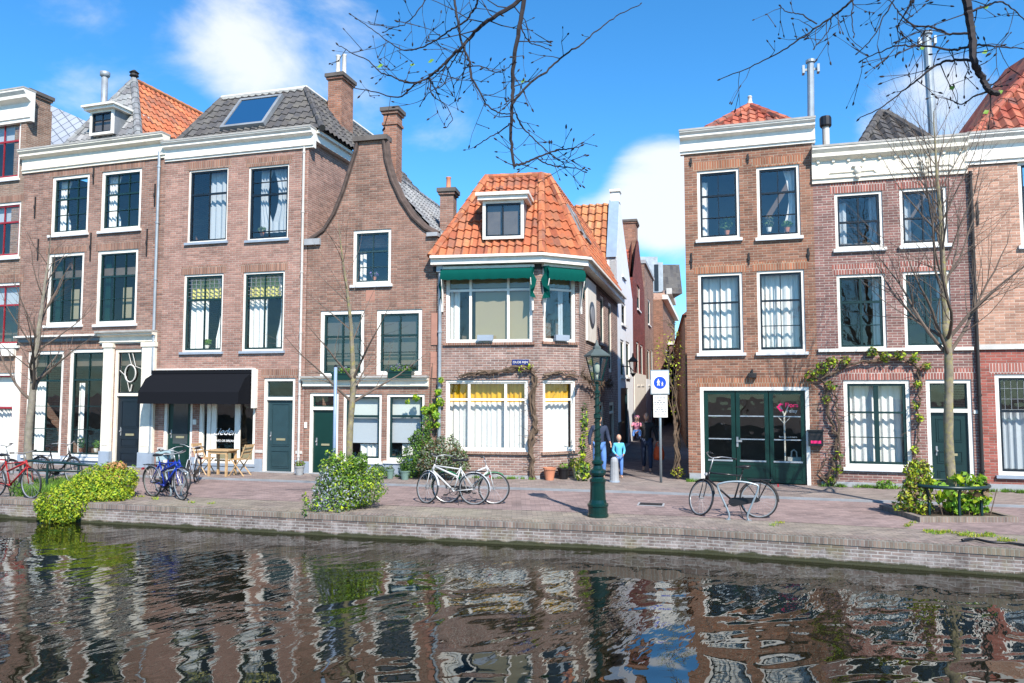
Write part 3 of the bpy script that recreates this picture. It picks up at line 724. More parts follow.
# roof: steep grey hip towards the canal, orange slope to the right
zE = f.at(95, 141, -.22).z+.02
ue0, ue1 = .5, f.W-.1
apx = f.at(134, 80, 1.9); zr = apx.z
E0, E1 = f.W3(f.at(62, 140, .15).x, .15, zE), f.W3(f.at(139, 135, .15).x, .15, zE)
R0 = f.W3(apx.x, 1.9, zr); R1 = f.W3(apx.x, 7.6, zr); E2 = f.W3(f.at(139, 135, .15).x, 8.0, zE); E3 = f.W3(f.at(62, 140, .15).x, 8, zE)
tile_roof('front_roof', r, [E0, E1, R0], T['grey'], lich_ if False else .22)
tile_roof('side_roof', r, [E1, E2, R1, R0], T['orange'])
tile_roof('side_roof', r, [E3, E0, R0, R1], T['grey'])
ridge_tiles('hip_tiles', r, [E1, R0], T['grey'], .13); ridge_tiles('hip_tiles', r, [E0, R0], T['grey'], .1)
ridge_tiles('ridge_tiles', r, [R0, R1], T['orange2'], .1)
slab(f, r, 'flat_roof', K['flatroof'], .02, f.W-.02, .1, 8, zE-.1, zE-.04)
mb = MB(); mb.lathe([(.09, zr-.1), (.1, zr+.12), (.16, zr+.14), (.12, zr+.24), (.17, zr+.26), (.05, zr+.36)], (apx.x, 1.9, 0), 10); mb.build('finial', K['iron'], r, f.M)
q0, q1 = f.at(91, 136.5, .22), f.at(115, 109, .22)
def dormer(f, root, a, b, z0, z1, y0, y1, front='white', roofm='white', over=.14, th=.16, wf='white', ws='navy', side='lead', cols=(.5,), rows=(), gl='glass2', cur=()):
    mb = MB(); mb.box(a, a+.08, y0, y1, z0, z1); mb.box(b-.08, b, y0, y1, z0, z1)
    o = mb.build('dormer', K[side], root, f.M)
    mb = MB(); mb.box(a-over, b+over, y0-.2, y1, z1, z1+th*.55); mb.box(a-over-.05, b+over+.05, y0-.27, y1, z1+th*.55+.002, z1+th); mb.build('dormer_roof', K[roofm], o, f.M)
    g = Front((0, 0), (1, 0)); g.M = f.M @ Matrix.Translation((0, y0-.1, 0)); g.I = g.M.inverted()
    w, _ = window(g, o, [], None, frame=wf, sash=ws, fw=.08, vb=cols, hb=rows, sill=None, r=(a+.001, b-.001, z0, z1), gl=gl, cur=cur)
    mb = MB(); mb.poly([(a+.08, y0+.06, z0), (b-.08, y0+.06, z0), (b-.08, y0+.06, z1), (a+.08, y0+.06, z1)]); mb.build('interior', K['room'], o, f.M)
    return o
dormer(f, r, q0.x, q1.x, q0.z, q1.z, .22, 1.5, cols=(.5,), rows=(.62,))
p = f.at(105, 75, 1.6); mb = MB(); mb.tube([(p.x, 1.6, zE), (p.x, 1.6, p.z-.08)], .11, 10); mb.lathe([(.1, p.z-.1), (.17, p.z-.04), (.17, p.z+.1), (.1, p.z+.12)], (p.x, 1.6, 0), 10); mb.build('flue_pipe', K['zinc'], r, f.M, smooth=True)
# house behind with diamond slates
b1 = f.W3(f.at(42, 145, 4).x, 4, f.at(42, 145, 4).z-.6); b2 = f.W3(f.at(100, 142, 4).x, 4, f.at(100, 150, 4).z-.6); b3 = f.W3(f.at(92, 125, 5).x, 5.2, f.at(92, 126, 5.2).z); b4 = f.W3(f.at(42, 104, 5).x, 5.2, f.at(42, 104, 5.2).z)
def slates():
    m, nt, N, L, P = newmat('diamond_slates'); uv = N.new('ShaderNodeTexCoord').outputs['UV']
    mp = N.new('ShaderNodeMapping'); mp.inputs['Rotation'].default_value = (0, 0, pi/4); L(uv, mp.inputs[0])
    b = N.new('ShaderNodeTexBrick'); b.offset = 0; L(mp.outputs[0], b.inputs['Vector']); b.inputs['Scale'].default_value = 1; b.inputs['Brick Width'].default_value = .36; b.inputs['Row Height'].default_value = .36; b.inputs['Mortar Size'].default_value = .018
    b.inputs['Color1'].default_value = (.26, .28, .32, 1); b.inputs['Color2'].default_value = (.33, .35, .39, 1); b.inputs['Mortar'].default_value = (.08, .09, .11, 1)
    L(b.outputs[0], P.inputs['Base Color']); P.inputs['Roughness'].default_value = .5; return m
T['diamond'] = slates()
sl = thing('rear_house', 'house top clad in grey diamond slates behind the far left chimney', 'house', f.M)
mb = MB(); mb.poly([b1, b2, b3, b4]); mb.poly([b1, b4, b4+Vector((0, 3, 0)), b1+Vector((0, 3, 0))]); mb.poly([b2, b3, b3+Vector((0, 3, 0)), b2+Vector((0, 3, 0))]); mb.poly([b4, b3, b3+Vector((0, 3, 0)), b4+Vector((0, 3, 0))]); mb.build('roof', T['diamond'], sl)
i0, i1 = f.I @ b1, f.I @ b2
mb = MB(); mb.box(i0.x, i1.x, 8.05, 11, 0, i0.z+1.2); mb.build('wall', B['h0'], sl, f.M)
# ---------- house 2, the cafe
f = Front(FV[0], FV[1]); r = root_at(f, 'canal_house', 'rosy brick house with black cafe awning, dark mansard roof and skylight'); ops = []; F2 = f
window(f, r, ops, (188, 169, 227.5, 242), fw=.05, vb=(.5,), hb=((.67, .06),), sash='navy', sill='bluestone', cur=[('c', 'curtb', .4, .95, 0, 1)], sw=.05, gl='glass2')
window(f, r, ops, (248, 165.5, 288.5, 239.5), fw=.05, vb=(.5,), hb=((.62, .06), .80, .1), sash='navy', sill='bluestone', cur=[('tl', 'curtb', .15, .5, 0.1, 1), ('tr', 'curtb', .5, .85, .1, 1)], sw=.05, gl='glass2')
for px in ((183, 274, 222.5, 352), (242.5, 271.5, 284, 351)):
    window(f, r, ops, px, fw=.06, vb=((.5, .03),), hb=((.68, .07),), sash='dgreen', sill='bluestone', lead=(.68, 8, 6), cur=[('c', 'curty', 0, 1, .68, 1), ('c', 'curt', .0, .48, 0, .7), ('tr', 'curt', .72, 1, 0, .98)], sw=.055)
door(f, r, ops, (163, 396, 192, 471.5), 'bgreen', 'white', fw=.10, panels=((.08, .3),), glassy=(.22, .84, .36, .95), lint=False)
sx0, sx1, sz0, sz1 = f.rect(198.5, 397, 255, 463.5)
w, _ = window(f, r, ops, None, r=(sx0, sx1, sz0, sz1), fw=.09, vb=((.12, .13), (.22, .17), (.68, .18)), hb=(), sash='white', lint=False, sill='bluestone', sw=.03, cur=[('b', 'tan', .3, .52, 0, .16), ('b', 'tan', .74, 1, .0, .22)])
text('window_lettering', 'Lieden', w, f.M @ Matrix.Translation(((sx0+sx1)/2-.10, .045, f.at(225, 432).z)), .30, K['curt'], shear=.5)
text('window_lettering', 'TAKE OR BREAK', w, f.M @ Matrix.Translation(((sx0+sx1)/2-.10, .045, f.at(225, 441).z-.0)), .095, K['curt'])
door(f, r, ops, (263, 378, 294.5, 476), 'teal', 'white', fw=.09, transom=.235, panels=((.06, .3), (.36, .95)), lint=True)
zt2 = f.at(240, 148).z
wall(f, r, bm3('h2', 'sold'), zt2+.1, ops, D=7.5, floors=(3.35, 6.3))
cornice(f, r, -.02, f.W+.18, f.at(240, 155).z, f.at(240, 133.5, -.22).z, .25, 'white')
mb = MB(); zc = f.at(240, 155).z; zc2 = f.at(240, 133.5, -.22).z
mb.box(f.W+.001, f.W+.16, .13, 6, zc+.25, zc2-.1); mb.box(f.W+.001, f.W+.26, .13, 6, zc2-.1, zc2); mb.build('side_cornice', K['white'], r, f.M)
for x0, x1 in ((157, 163), (192, 198), (255, 262.5), (295.5, 302)):
    slab(f, r, 'plinth', K['bluestone'], f.at(x0, 465).x, f.at(x1, 465).x, -.05, -.002, .04, .42)
    slab(f, r, 'band', K['pstone'], f.at(x0, 465).x, f.at(x1, 465).x, -.02, -.002, f.at(270, 453).z, f.at(270, 450).z)
slab(f, r, 'plinth', K['bluestone'], f.at(198.5, 465).x, f.at(255, 465).x, -.05, -.002, .04, sz0-.09)
# awning
a0, a1 = f.at(155, 373).x, f.at(253, 373).x; zt_, zm, zb_ = f.at(205, 373).z, f.at(205, 385, -.4).z, f.at(205, 404, -.65).z
aw = MB(); zq = f.at(205, 392, -.65).z
P = [(0, zt_), (-.34, f.at(205, 378.5, -.34).z), (-.62, zq), (-.64, zb_)]
n = 14
for i in range(3):
    (y0, z0), (y1, z1) = P[i], P[i+1]; aw.poly([(a0, y0-.05, z0), (a1, y0-.05, z0), (a1, y1-.05, z1), (a0, y1-.05, z1)])
for u in (a0, a1): aw.poly([(u, -.05, zt_), (u, -.39, P[1][1]), (u, -.67, zq), (u, -.69, zb_), (u, -.05, zb_)])
aw.box(a0-.03, a1+.03, -.12, -.003, zt_-.02, zt_+.09)
awn = aw.build('awning', K['awnblack'], r, f.M)
slab(f, awn, 'awning_rail', K['white'], f.at(158, 373).x, f.at(255.5, 373).x, -.10, -.002, zt_+.095, zt_+.14)
slab(f, awn, 'awning_bracket', K['white'], f.at(253, 390).x+.04, f.at(256.5, 390).x+.04, -.14, -.002, f.at(255, 408).z, zt_+.1)
slab(f, r, 'notice_plate', K['white'], f.at(193.3, 422).x, f.at(196.5, 422).x, -.03, -.002, f.at(195, 424.5).z, f.at(195, 419.5).z)
pipe(r, f, f.W-.12, .1, zt2-.2, r=.035, m='pstone', hopper=False)
# mansard
z0m = zc2+.03; A_, B_ = f.W3(f.at(176, 136, .1).x, .1, z0m), f.W3(f.at(322, 131, .1).x, .1, z0m)
C_, D_ = f.at(306, 92, 1.6), f.at(222, 97, 1.6); zt_m = (C_.z+D_.z)/2
Cw, Dw = f.W3(C_.x, 1.6, zt_m), f.W3(D_.x, 1.6, zt_m)
Bb, Ab = f.W3(f.at(322, 131, .1).x, 7.5, z0m), f.W3(f.at(176, 136, .1).x, 7.5, z0m); Cb, Db = f.W3(C_.x, 6.5, zt_m), f.W3(D_.x, 6.5, zt_m)
tile_roof('front_roof', r, [A_, B_, Cw, Dw], T['dark'], .26, .34); tile_roof('side_roof', r, [B_, Bb, Cb, Cw], T['dark'], .26, .34); tile_roof('side_roof', r, [Ab, A_, Dw, Db], T['dark'], .26, .34)
mb = MB(); up = Vector((0, 0, .02)); mb.poly([p+up for p in (Dw, Cw, Cb, Db)]); mb.build('flat_roof', K['flatroof'], r)
ridge_tiles('hip_tiles', r, [B_, Cw], T['dark'], .1); ridge_tiles('hip_tiles', r, [A_, Dw], T['dark'], .1)
mb = MB(); mb.tube([Dw+up*2, Cw+up*2, Cb+up*2], .09, 6); mb.build('roof_edge', K['pstone'], r)
# skylight on the slope
nrm = (B_-A_).cross(Dw-A_).normalized(); tx = (B_-A_).normalized(); ty = nrm.cross(tx)
def on_slope(px, py):
    o = Vector((0, 0, EYE)); d = ray(px, py); t = (A_-o).dot(nrm)/d.dot(nrm); return o+d*t
s0, s1, s2, s3 = on_slope(231, 127), on_slope(267, 126), on_slope(275, 101), on_slope(240, 103)
ctr = (s0+s1+s2+s3)/4; hw = ((s1-s0).length+(s2-s3).length)/4; hh = (s3-s0).dot(ty)/2
Ms = Matrix((( tx.x, ty.x, nrm.x, ctr.x), (tx.y, ty.y, nrm.y, ctr.y), (tx.z, ty.z, nrm.z, ctr.z), (0, 0, 0, 1)))
mb = MB(); mb.box(-hw-.1, -hw, -hh-.1, hh+.1, 0, .14); mb.box(hw, hw+.1, -hh-.1, hh+.1, 0, .14); mb.box(-hw, hw, -hh-.1, -hh, 0, .14); mb.box(-hw, hw, hh, hh+.1, 0, .14)
sk = mb.build('skylight', K['lead'], r, Ms); mb = MB(); mb.poly([(-hw, -hh, .12), (hw, -hh, .12), (hw, hh, .12), (-hw, hh, .12)]); mb.poly([(-hw, -hh, .09), (hw, -hh, .09), (hw, hh, .09), (-hw, hh, .09)], 1); mb.build('pane', [K['sky_glass'], K['curtb']], sk, Ms)
pc = f.at(341, 78, 3.0); chimney(r, f.W3(pc.x, 3.0, 0), .52, .8, zc-1, pc.z, f.ang, 'chim', pots=2, potm='pstone', poth=.75)
# ---------- house 3, the clock gable
f = Front(FV[1], FV[2]); r = root_at(f, 'canal_house', 'old brown brick house with curved bell gable and green door'); ops = []; F3 = f
w, _ = window(f, r, ops, (353, 229.5, 391, 284.5), fw=.09, vb=(.5,), hb=((.62, .05), .3), sash='teal', cur=[('c', 'curt', .0, .2, 0, .6)], gl='glass2', lint=False)
for px in ((320, 310.5, 364, 377), (376.5, 309.5, 422, 375)):
    window(f, r, ops, px, fw=.11, vb=((.5, .04),), hb=((.62, .06), .33), sash='dgreen', sw=.06, cur=[('b', 'dblind', .0, 1, .3, 1)], sill=None, gl='glass2', lint=False)
door(f, r, ops, (309, 393, 338, 477.5), 'bgreen', 'white', fw=.085, transom=.21, panels=(), lint=False)
for px in ((343, 394, 381.5, 461), (386.5, 394, 424.5, 461)):
    window(f, r, ops, px, fw=.08, vb=(), hb=((.68, .07),), sash='dgreen', sw=.05, cur=[('b', 'blind', 0, 1, .68, 1), ('b', 'curtb', 0, 1, .24, .66), ('c', 'curt', .3, .9, 0, .22)], lint=False)
Lp = [(312, 240), (324, 229), (334, 213), (343, 191), (350, 169), (356, 150), (357.5, 141)]
Rp = [(438, 236), (425, 230), (413, 219), (401, 201), (392, 181), (386, 160), (384, 141)]
Lz = [(f.at(*p).x, f.at(*p).z) for p in Lp]; Rz = [(f.at(*p).x, f.at(*p).z) for p in Rp]
zsh = (Lz[0][1]+Rz[0][1])/2; ztop = (Lz[-1][1]+Rz[-1][1])/2
def curve(pts, edge):
    zz_ = [zsh+(ztop-zsh)*(p[1]-pts[0][1])/(pts[-1][1]-pts[0][1]) for p in pts]
    uu = [edge]+[p[0] for p in pts[1:]]
    def g(z):
        if z <= zsh: return edge
        for i in range(len(zz_)-1):
            if z <= zz_[i+1]+1e-6: t = (z-zz_[i])/(zz_[i+1]-zz_[i]); return uu[i]+(uu[i+1]-uu[i])*t
        return uu[-1]
    return g, [(u, z) for u, z in zip(uu, zz_)]
Lf, Lc = curve(Lz, .02); Rf, Rc = curve(Rz, f.W-.02)
zbr = [zsh-.001, zsh]+[z for _, z in Lc[1:]]+[z for _, z in Rc[1:]]
ops3 = ops
wall(f, r, bm3('h3', 'sold'), ztop, ops3, D=7.5, Lf=Lf, Rf=Rf, zb=zbr, floors=(3.3,), back=False, rz=zsh)
for nm, c_ in (('gable_coping', Lc), ('gable_coping', Rc)):
    mb = MB(); mb.tube([(u, .10, z) for u, z in c_], .13, 8); mb.tube([(u, -.03, z) for u, z in c_], .05, 6); mb.build(nm, K['copedark'], r, f.M)
slab(f, r, 'gable_cap', K['capdark'], Lc[-1][0]-.12, Rc[-1][0]+.12, -.10, .3, ztop+.0, ztop+.14)
slab(f, r, 'shoulder_stone', K['stone'], -.05, .45, -.1, .3, zsh-.12, zsh+.06); slab(f, r, 'shoulder_stone', K['stone'], f.W-.3, f.W+.02, -.1, .3, zsh-.05, zsh+.06)
zb3 = f.at(365, 382).z
cornice(f, r, f.at(303.5, 382).x, f.at(429, 382).x, zb3-.14, zb3+.14, .2, 'cream', name='ledge')
for a_, b_ in ((.02, f.at(309, 470).x), (f.at(338, 470).x, f.W-.02)): slab(f, r, 'plinth', K['bluestone'], a_, b_, -.04, -.002, .04, .38)
for y0, y1, x in ((313, 345, 434.5), (352, 378, 434)):
    mb = MB(); u = f.at(x, 330).x; mb.box(u-.09, u+.09, -.03, -.002, f.at(x, y1).z, f.at(x, y0).z); mb.build('repair_patch', K['patch'] if 'patch' in K else K.setdefault('patch', plain('salmon_patch', (.36, .18, .13), .8)), r, f.M)
slab(f, r, 'repair_patch', K['patch'], f.at(366, 293).x, f.at(375, 293).x, -.006, -.002, f.at(370, 301).z, f.at(370, 290).z)
slab(f, r, 'number_plate', K['white'], f.at(304.8, 425).x, f.at(307.2, 425).x, -.03, -.002, f.at(306, 428).z, f.at(306, 422).z)
# straight pitched roof behind the gable
zr3 = f.at(398, 155, .5).z; za3 = zsh-.1; um = (Lc[-1][0]+Rc[-1][0])/2
ea, eb = f.W3(f.W+.02, .4, za3), f.W3(f.W+.02, 7.4, za3); ra, rb = f.W3(um, .4, zr3-.25), f.W3(um, 7.4, zr3-.25); ec, ed = f.W3(.0, .4, za3), f.W3(.0, 7.4, za3)
tile_roof('roof_slope', r, [ea, eb, rb, ra], T['grey']); tile_roof('roof_slope', r, [ed, ec, ra, rb], T['grey'])
mb = MB(); mb.poly([f.W3(.02, .42, za3-.1), f.W3(f.W-.02, .42, za3-.1), ra-Vector((0, 0, .08))]); mb.poly([f.W3(.02, 7.3, 0), f.W3(f.W-.02, 7.3, 0), f.W3(f.W-.02, 7.3, za3), rb-Vector((0, 0, .1)), f.W3(.02, 7.3, za3)]); mb.build('gable_back', B['h3'], r)
ridge_tiles('ridge_tiles', r, [ra, rb], T['grey'])
pc = f.at(393, 110, 1.5); ch = chimney(r, f.W3(pc.x, 1.5, 0), .44, .45, za3+.6, pc.z, f.ang, 'chim', pots=0)
u = f.I @ f.W3(pc.x, 1.5, 0); mb = MB()
mb.box(pc.x-.26, pc.x+.26, 1.24, 1.76, pc.z-.55, pc.z-.47); mb.build('chimney_band', B['chim'], ch, f.M)
# ---------- house 4, the corner house
f = Front(FV[2], C4); F4 = f; r = root_at(f, 'corner_house', 'corner house with orange tiled roof, green awnings and yellow and white curtains'); ops = []
up_c = [('b', 'tan', 0, 1, .76, 1), ('b', 'tan', .32, .98, .02, .75), ('c', 'curt', 0, .12, 0, .75)]
window(f, r, ops, (446, 268, 532.5, 342.5), fw=.06, vb=((.27, .07), (.73, .07)), hb=((.72, .06),), sash='white', sill='soldsill', cur=up_c, sw=.03, gl='glass2') if False else None
B['sill4'] = B['sold']
w41, R41 = window(f, r, ops, (446, 268, 532.5, 342.5), fw=.06, vb=((.27, .07), (.73, .07)), hb=((.72, .06),), sash='white', sill='sill4', cur=up_c, sw=.03, gl='glass', lint=False, bs='stone')
w42, R42 = window(f, r, ops, (445.5, 380, 528, 451.5), fw=.06, vb=((.27, .07), (.74, .07)), hb=((.74, .06),), sash='white', sill='sill4', cur=[('c', 'ochre', 0, 1, .70, 1), ('c', 'curt', 0, 1, 0, .70)], sw=.04, gl='glass', lint=False)
zt4 = f.at(490, 266).z
wall(f, r, bm3('h4', 'sold'), zt4, ops, D=7.5, floors=(3.35,), back=False, sides=False, room=1.0)
mb = MB(); mb.poly([(.003, 0, 0), (.003, 7.5, 0), (.003, 7.5, zt4), (.003, 0, zt4)]); mb.build('party_wall', B['h4'], r, f.M)
fb = Front(C4, FAC); ops = []
window(fb, r, ops, (543.5, 268, 575.5, 342), fw=.06, vb=(), hb=((.72, .06),), sash='white', sill='sill4', cur=[('b', 'tan', 0, 1, .76, 1), ('c', 'curtb', .62, .8, 0, .72)], sw=.03, gl='glass2', lint=False)
window(fb, r, ops, (543, 380, 575.5, 451.5), fw=.06, vb=(), hb=((.74, .06),), sash='white', sill='sill4', cur=[('c', 'ochre', 0, 1, .70, 1), ('c', 'curt', 0, 1, 0, .70)], sw=.04, lint=False)
wall(fb, r, bm3('h4', 'sold'), zt4, ops, floors=(3.35,), back=False, sides=False, room=.8)
fs = Front(FAC, E4); ops = []
window(fs, r, ops, (600.3, 296, 604.2, 344), fw=.09, vb=(.5,), hb=(.6,), sill='stone', lint=False, cur=[('c', 'curt', 0, .8, 0, 1)])
window(fs, r, ops, (608.5, 303, 611.8, 372), fw=.12, vb=(), hb=(.6,), sill=None, lint=False, cur=[('b', 'curt', 0, 1, 0, 1)])
door(fs, r, ops, (600, 402, 604, 471), 'black', 'cream', fw=.12, transom=.22, panels=((.1, .4), (.5, .9)), lint=False)
door(fs, r, ops, (609.5, 402, 614.5, 465), 'black', 'cream', fw=.12, transom=.22, panels=((.1, .4),), lint=False)
wall(fs, r, bm3('h4', 'sold'), zt4, ops, floors=(3.35,), back=False, sides=False, room=1.0)
gE = fs.W3(fs.W, 0, 0); 
mb = MB(); p_ = f.W3(.02, 7.5, 0); mb.poly([gE, p_, p_+Vector((0, 0, zt4)), gE+Vector((0, 0, zt4))]); mb.build('rear_wall', B['h4'], r)
# painted panel with a dark oval on the alley side
pn = thing('wall_panel', 'white panel with a dark oval on the corner house alley wall', 'panel', fs.M @ Matrix.Translation((0, 0, 0)))
a, b, c_, dd = fs.rect(585.5, 282, 594.5, 342)
mb = MB(); mb.box(a, b, -.06, -.003, c_, dd); mb.build('board', K['white'], pn, fs.M)
mb = MB(); cu, cz = (a+b)/2, (c_+dd)/2-.1; W_ = (b-a)*.30; H_ = (dd-c_)*.22
for s_, ym, mt in ((1.0, -.075, 'navy'), (.66, -.085, 'zinc')):
    mb = MB(); k = [(cu+W_*s_*cos(t*pi/12), cz+H_*s_*sin(t*pi/12)) for t in range(24)]
    mb.poly([(x, ym, z) for x, z in k]); 
    for i in range(24): (x0, z0), (x1, z1) = k[i], k[(i+1) % 24]; mb.poly([(x0, ym, z0), (x1, ym, z1), (x1, -.06, z1), (x0, -.06, z0)])
    mb.build('oval_emblem', K[mt], pn, fs.M)
# eaves
ov = .30
zE4 = f.at(488, 257, -.3).z
def outpt(fr, u, d=ov): return fr.W3(u, -d, zE4)
n1 = f.M.to_3x3() @ Vector((0, -1, 0)); n2 = fb.M.to_3x3() @ Vector((0, -1, 0)); n3 = fs.M.to_3x3() @ Vector((0, -1, 0))
def mitre(p, a, b, d):
    m_ = (a+b).normalized(); return Vector((p.x, p.y, 0))+m_*(d/m_.dot(a))
def mk(d, z):
    return [f.W3(-.12, -d, z)*1.0, mitre(C4, n1, n2, d)+Vector((0, 0, z)), mitre(FAC, n2, n3, d)+Vector((0, 0, z)), fs.W3(fs.W, -d, z)]
mb = MB(); O = mk(ov, zE4); O2 = mk(ov, zE4-.17); I2 = mk(-.05, zE4-.17); Iu = mk(-.05, zE4)
for i in range(3):
    mb.poly([O2[i], O2[i+1], O[i+1], O[i]]); mb.poly([I2[i], I2[i+1], O2[i+1], O2[i]]); mb.poly([Iu[i], Iu[i+1], O[i+1], O[i]])
mb.poly([O2[0], O[0], Iu[0], I2[0]]); mb.build('eaves_board', K['white'], r)
mb = MB(); g0 = mk(ov+.10, zE4+.0); g1 = mk(ov+.003, zE4+.0); g2 = mk(ov+.10, zE4+.07); g3 = mk(ov+.003, zE4+.07)
for i in range(3):
    mb.poly([g0[i], g0[i+1], g2[i+1], g2[i]]); mb.poly([g0[i], g0[i+1], g1[i+1], g1[i]]); mb.poly([g2[i], g2[i+1], g3[i+1], g3[i]])
mb.build('gutter', K['white'], r)
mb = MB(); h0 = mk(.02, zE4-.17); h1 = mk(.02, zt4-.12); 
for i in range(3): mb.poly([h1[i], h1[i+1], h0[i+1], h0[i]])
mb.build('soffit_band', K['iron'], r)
# mansard roof
zT = f.at(516, 176, 1.25).z
T0 = f.W3(f.at(487, 178, 1.25).x, 1.25, zT); T1 = f.W3(f.at(541, 173, 1.25).x, 1.25, zT)
T1b = f.W3(f.at(548, 173, 1.35).x, 1.42, zT); E = mk(ov-.02, zE4+.05)
T3 = T1b+Vector((A4.x, A4.y, 0)).normalized()*8.2
E0 = f.W3(-.12, -ov+.02, zE4+.05)
tile_roof('front_roof', r, [E0, E[1], T1, T0], T['orange'], .215, .315, .032, .04)
tile_roof('facet_roof', r, [E[1], E[2], T1b, T1], T['orange'], .215, .315, .032, .04)
tile_roof('alley_roof', r, [E[2], E[3], T3, T1b], T['orange'], .215, .315, .032, .04)
Tl = f.W3(f.at(487, 178, 1.25).x, 6.5, zT); El = f.W3(-.12, 7.6, zE4+.05)
tile_roof('party_roof', r, [El, E0, T0, Tl], T['orange'], .215, .315, .032, .04)
mb = MB(); mb.poly([T0, T1, T1b, T3, Tl]); mb.build('flat_roof', K['flatroof'], r)
for a_, b_ in ((E0, T0), (E[1], T1), (E[2], T1b)): ridge_tiles('hip_tiles', r, [a_, b_], T['orange'], .12)
ridge_tiles('ridge_tiles', r, [T0, T1, T1b, T3], T['orange'], .09)
q0, q1 = f.at(483, 240, -.06), f.at(524, 200, -.06)
dormer(f, r, q0.x, q1.x, q0.z, q1.z, -.06, 1.1, cols=((.48, .05),), over=.12, th=.2)
for t0, t1 in ((.10, .16), (.22, .34)):   # two roof windows down the alley slope
    e0, e1 = E[2].lerp(E[3], t0), E[2].lerp(E[3], t1); u0_, u1_ = T1b.lerp(T3, t0), T1b.lerp(T3, t1)
    q = [e0.lerp(u0_, .38), e1.lerp(u1_, .38), e1.lerp(u1_, .72), e0.lerp(u0_, .72)]; nn = (q[1]-q[0]).cross(q[3]-q[0]).normalized(); nn = nn if nn.z > 0 else -nn
    mb = MB(); mb.poly([p+nn*.12 for p in q]); 
    for i in range(4): mb.poly([q[i], q[(i+1) % 4], q[(i+1) % 4]+nn*.12, q[i]+nn*.12])
    s_ = mb.build('roof_window', K['lead'], r); c_ = sum(q, Vector())/4; mb = MB(); mb.poly([c_+(p-c_)*.8+nn*.13 for p in q]); mb.build('pane', K['doorglass'], s_)
pc = f.at(448.5, 190, 1.9); chimney(r, f.W3(pc.x, 1.9, 0), .42, .45, zE4-.6, pc.z, f.ang, 'h1', pots=1, poth=.35)
pipe(r, f, .10, .05, zE4-.3, r=.05, m='zinc')
slab(f, r, 'plinth', K['stone'], .02, f.W-.0, -.025, -.002, .03, .13)
# sun blinds over the upper windows
def blind_awning(fr, root, x0, x1, y0, y1, drop):
    a, b = fr.at(x0, y0).x, fr.at(x1, y0).x; z1, z0 = fr.at((x0+x1)/2, y0).z, fr.at((x0+x1)/2, y1, -.3).z; zd = fr.at(x0, drop).z
    mb = MB(); n = 24; base = len(mb.v)
    for k, (y, z) in enumerate(((-.12, z1), (-.27, z1-.06), (-.33, (z0+z1)/2), (-.30, z0))):
        for i in range(n+1):
            u = a+(b-a)*i/n; mb.v.append(Vector((u, y+(.008*sin(i*1.7) if k else 0), z+(.012*sin(i*2.1) if k == 3 else 0))))
    for k in range(3):
        for i in range(n): mb.f.append((base+k*(n+1)+i, base+k*(n+1)+i+1, base+(k+1)*(n+1)+i+1, base+(k+1)*(n+1)+i)); mb.m.append(0)
    o = mb.build('sun_blind', K['awngreen'], root, fr.M, smooth=True)
    slab(fr, o, 'blind_box', K['white'], a-.05, b+.05, -.14, -.003, z1+.005, z1+.08)
    for u, s in ((a, 1), (b, -1)):
        mb = MB(); mb.box(u-.02, u+.025, -.09, -.003, zd, z1); mb.tube([(u+s*.015, -.06, zd+.08), (u+s*.03, -.30, z0+.02)], .014, 5); mb.build('blind_arm', K['white'], o, fr.M)
        mb = MB()
        for i in range(5):
            t = i/5; t2 = (i+1)/5
            mb.poly([(u-s*.07+.05*s*sin(i*2), -.1-.03*sin(i*2.5), z1-(z1-zd)*.72*t), (u+s*.04, -.28+.03*sin(i), z1-(z1-zd)*.7*t), (u+s*.04, -.28+.03*sin(i+1), z1-(z1-zd)*.7*t2), (u-s*.07+.05*s*sin(i*2+2), -.1-.03*sin(i*2.5+2.5), z1-(z1-zd)*.72*t2)])
        mb.build('blind_side', K['awngreen'], o, fr.M)
blind_awning(f, r, 443, 533, 269, 279, 312); blind_awning(fb, r, 543, 579.5, 268.5, 280, 312)
mb = MB(); mb.box(-.22, .22, -.12, -.003, 0, .16); 
for px, fr_ in ((486, f), (560, fb)):
    p_ = fr_.at(px, 341); tb = mb.build('window_box', K['bluestone'], r, fr_.M @ Matrix.Translation((p_.x, -.04, p_.z)))
# street name plate
ps = f.at(520.5, 362.3); Mp = f.M @ Matrix.Translation((ps.x, -.02, ps.z)); pl = thing('street_name_plate', 'dark blue street name plate on the corner house wall', 'street sign', Mp)
mb = MB(); mb.box(-.23, .23, -.008, .015, -.075, .075); mb.build('plate', K.setdefault('signblue', plain('enamel_blue', (.01, .02, .14), .25)), pl, Mp)
text('lettering', 'OUDE RIJN', pl, Mp @ Matrix.Translation((0, -.011, 0)), .085, K['white'])
# ---------- house 5, orange brick
f = Front(G5[0], G5[1]); F5 = f; r = root_at(f, 'canal_house', 'narrow three storey orange brick house with wide dark green shop doors'); ops = []
for px in ((697.5, 169.5, 739.5, 239), (757, 165.5, 800, 237)):
    window(f, r, ops, px, fw=.07, vb=(.5,), hb=((.64, .05), .3), sash='navy', cur=[('c', 'curt', 0, .22 if px[0] < 750 else .0, 0, 1), ('tr', 'curt', .65, 1, 0, 1)] if px[0] > 750 else [('c', 'curt', 0, .2, 0, .9)], sw=.05, gl='glass2', sill='white')
for px in ((698.5, 273, 743, 353), (757.5, 270, 805, 352)):
    window(f, r, ops, px, fw=.07, vb=(.5,), hb=((.64, .05), .31), sash='navy', cur=[('c', 'curt', 0, 1, .04, 1)], sw=.05)
a, b, c_, dd = f.rect(700.7, 387, 810, 488); c_ = .04; ops.append((a, b, c_, dd))
mb = MB(); mb.box(a, a+.09, .0, .15, c_, dd); mb.box(b-.09, b, .0, .15, c_, dd); mb.box(a+.09, b-.09, .0, .15, dd-.09, dd)
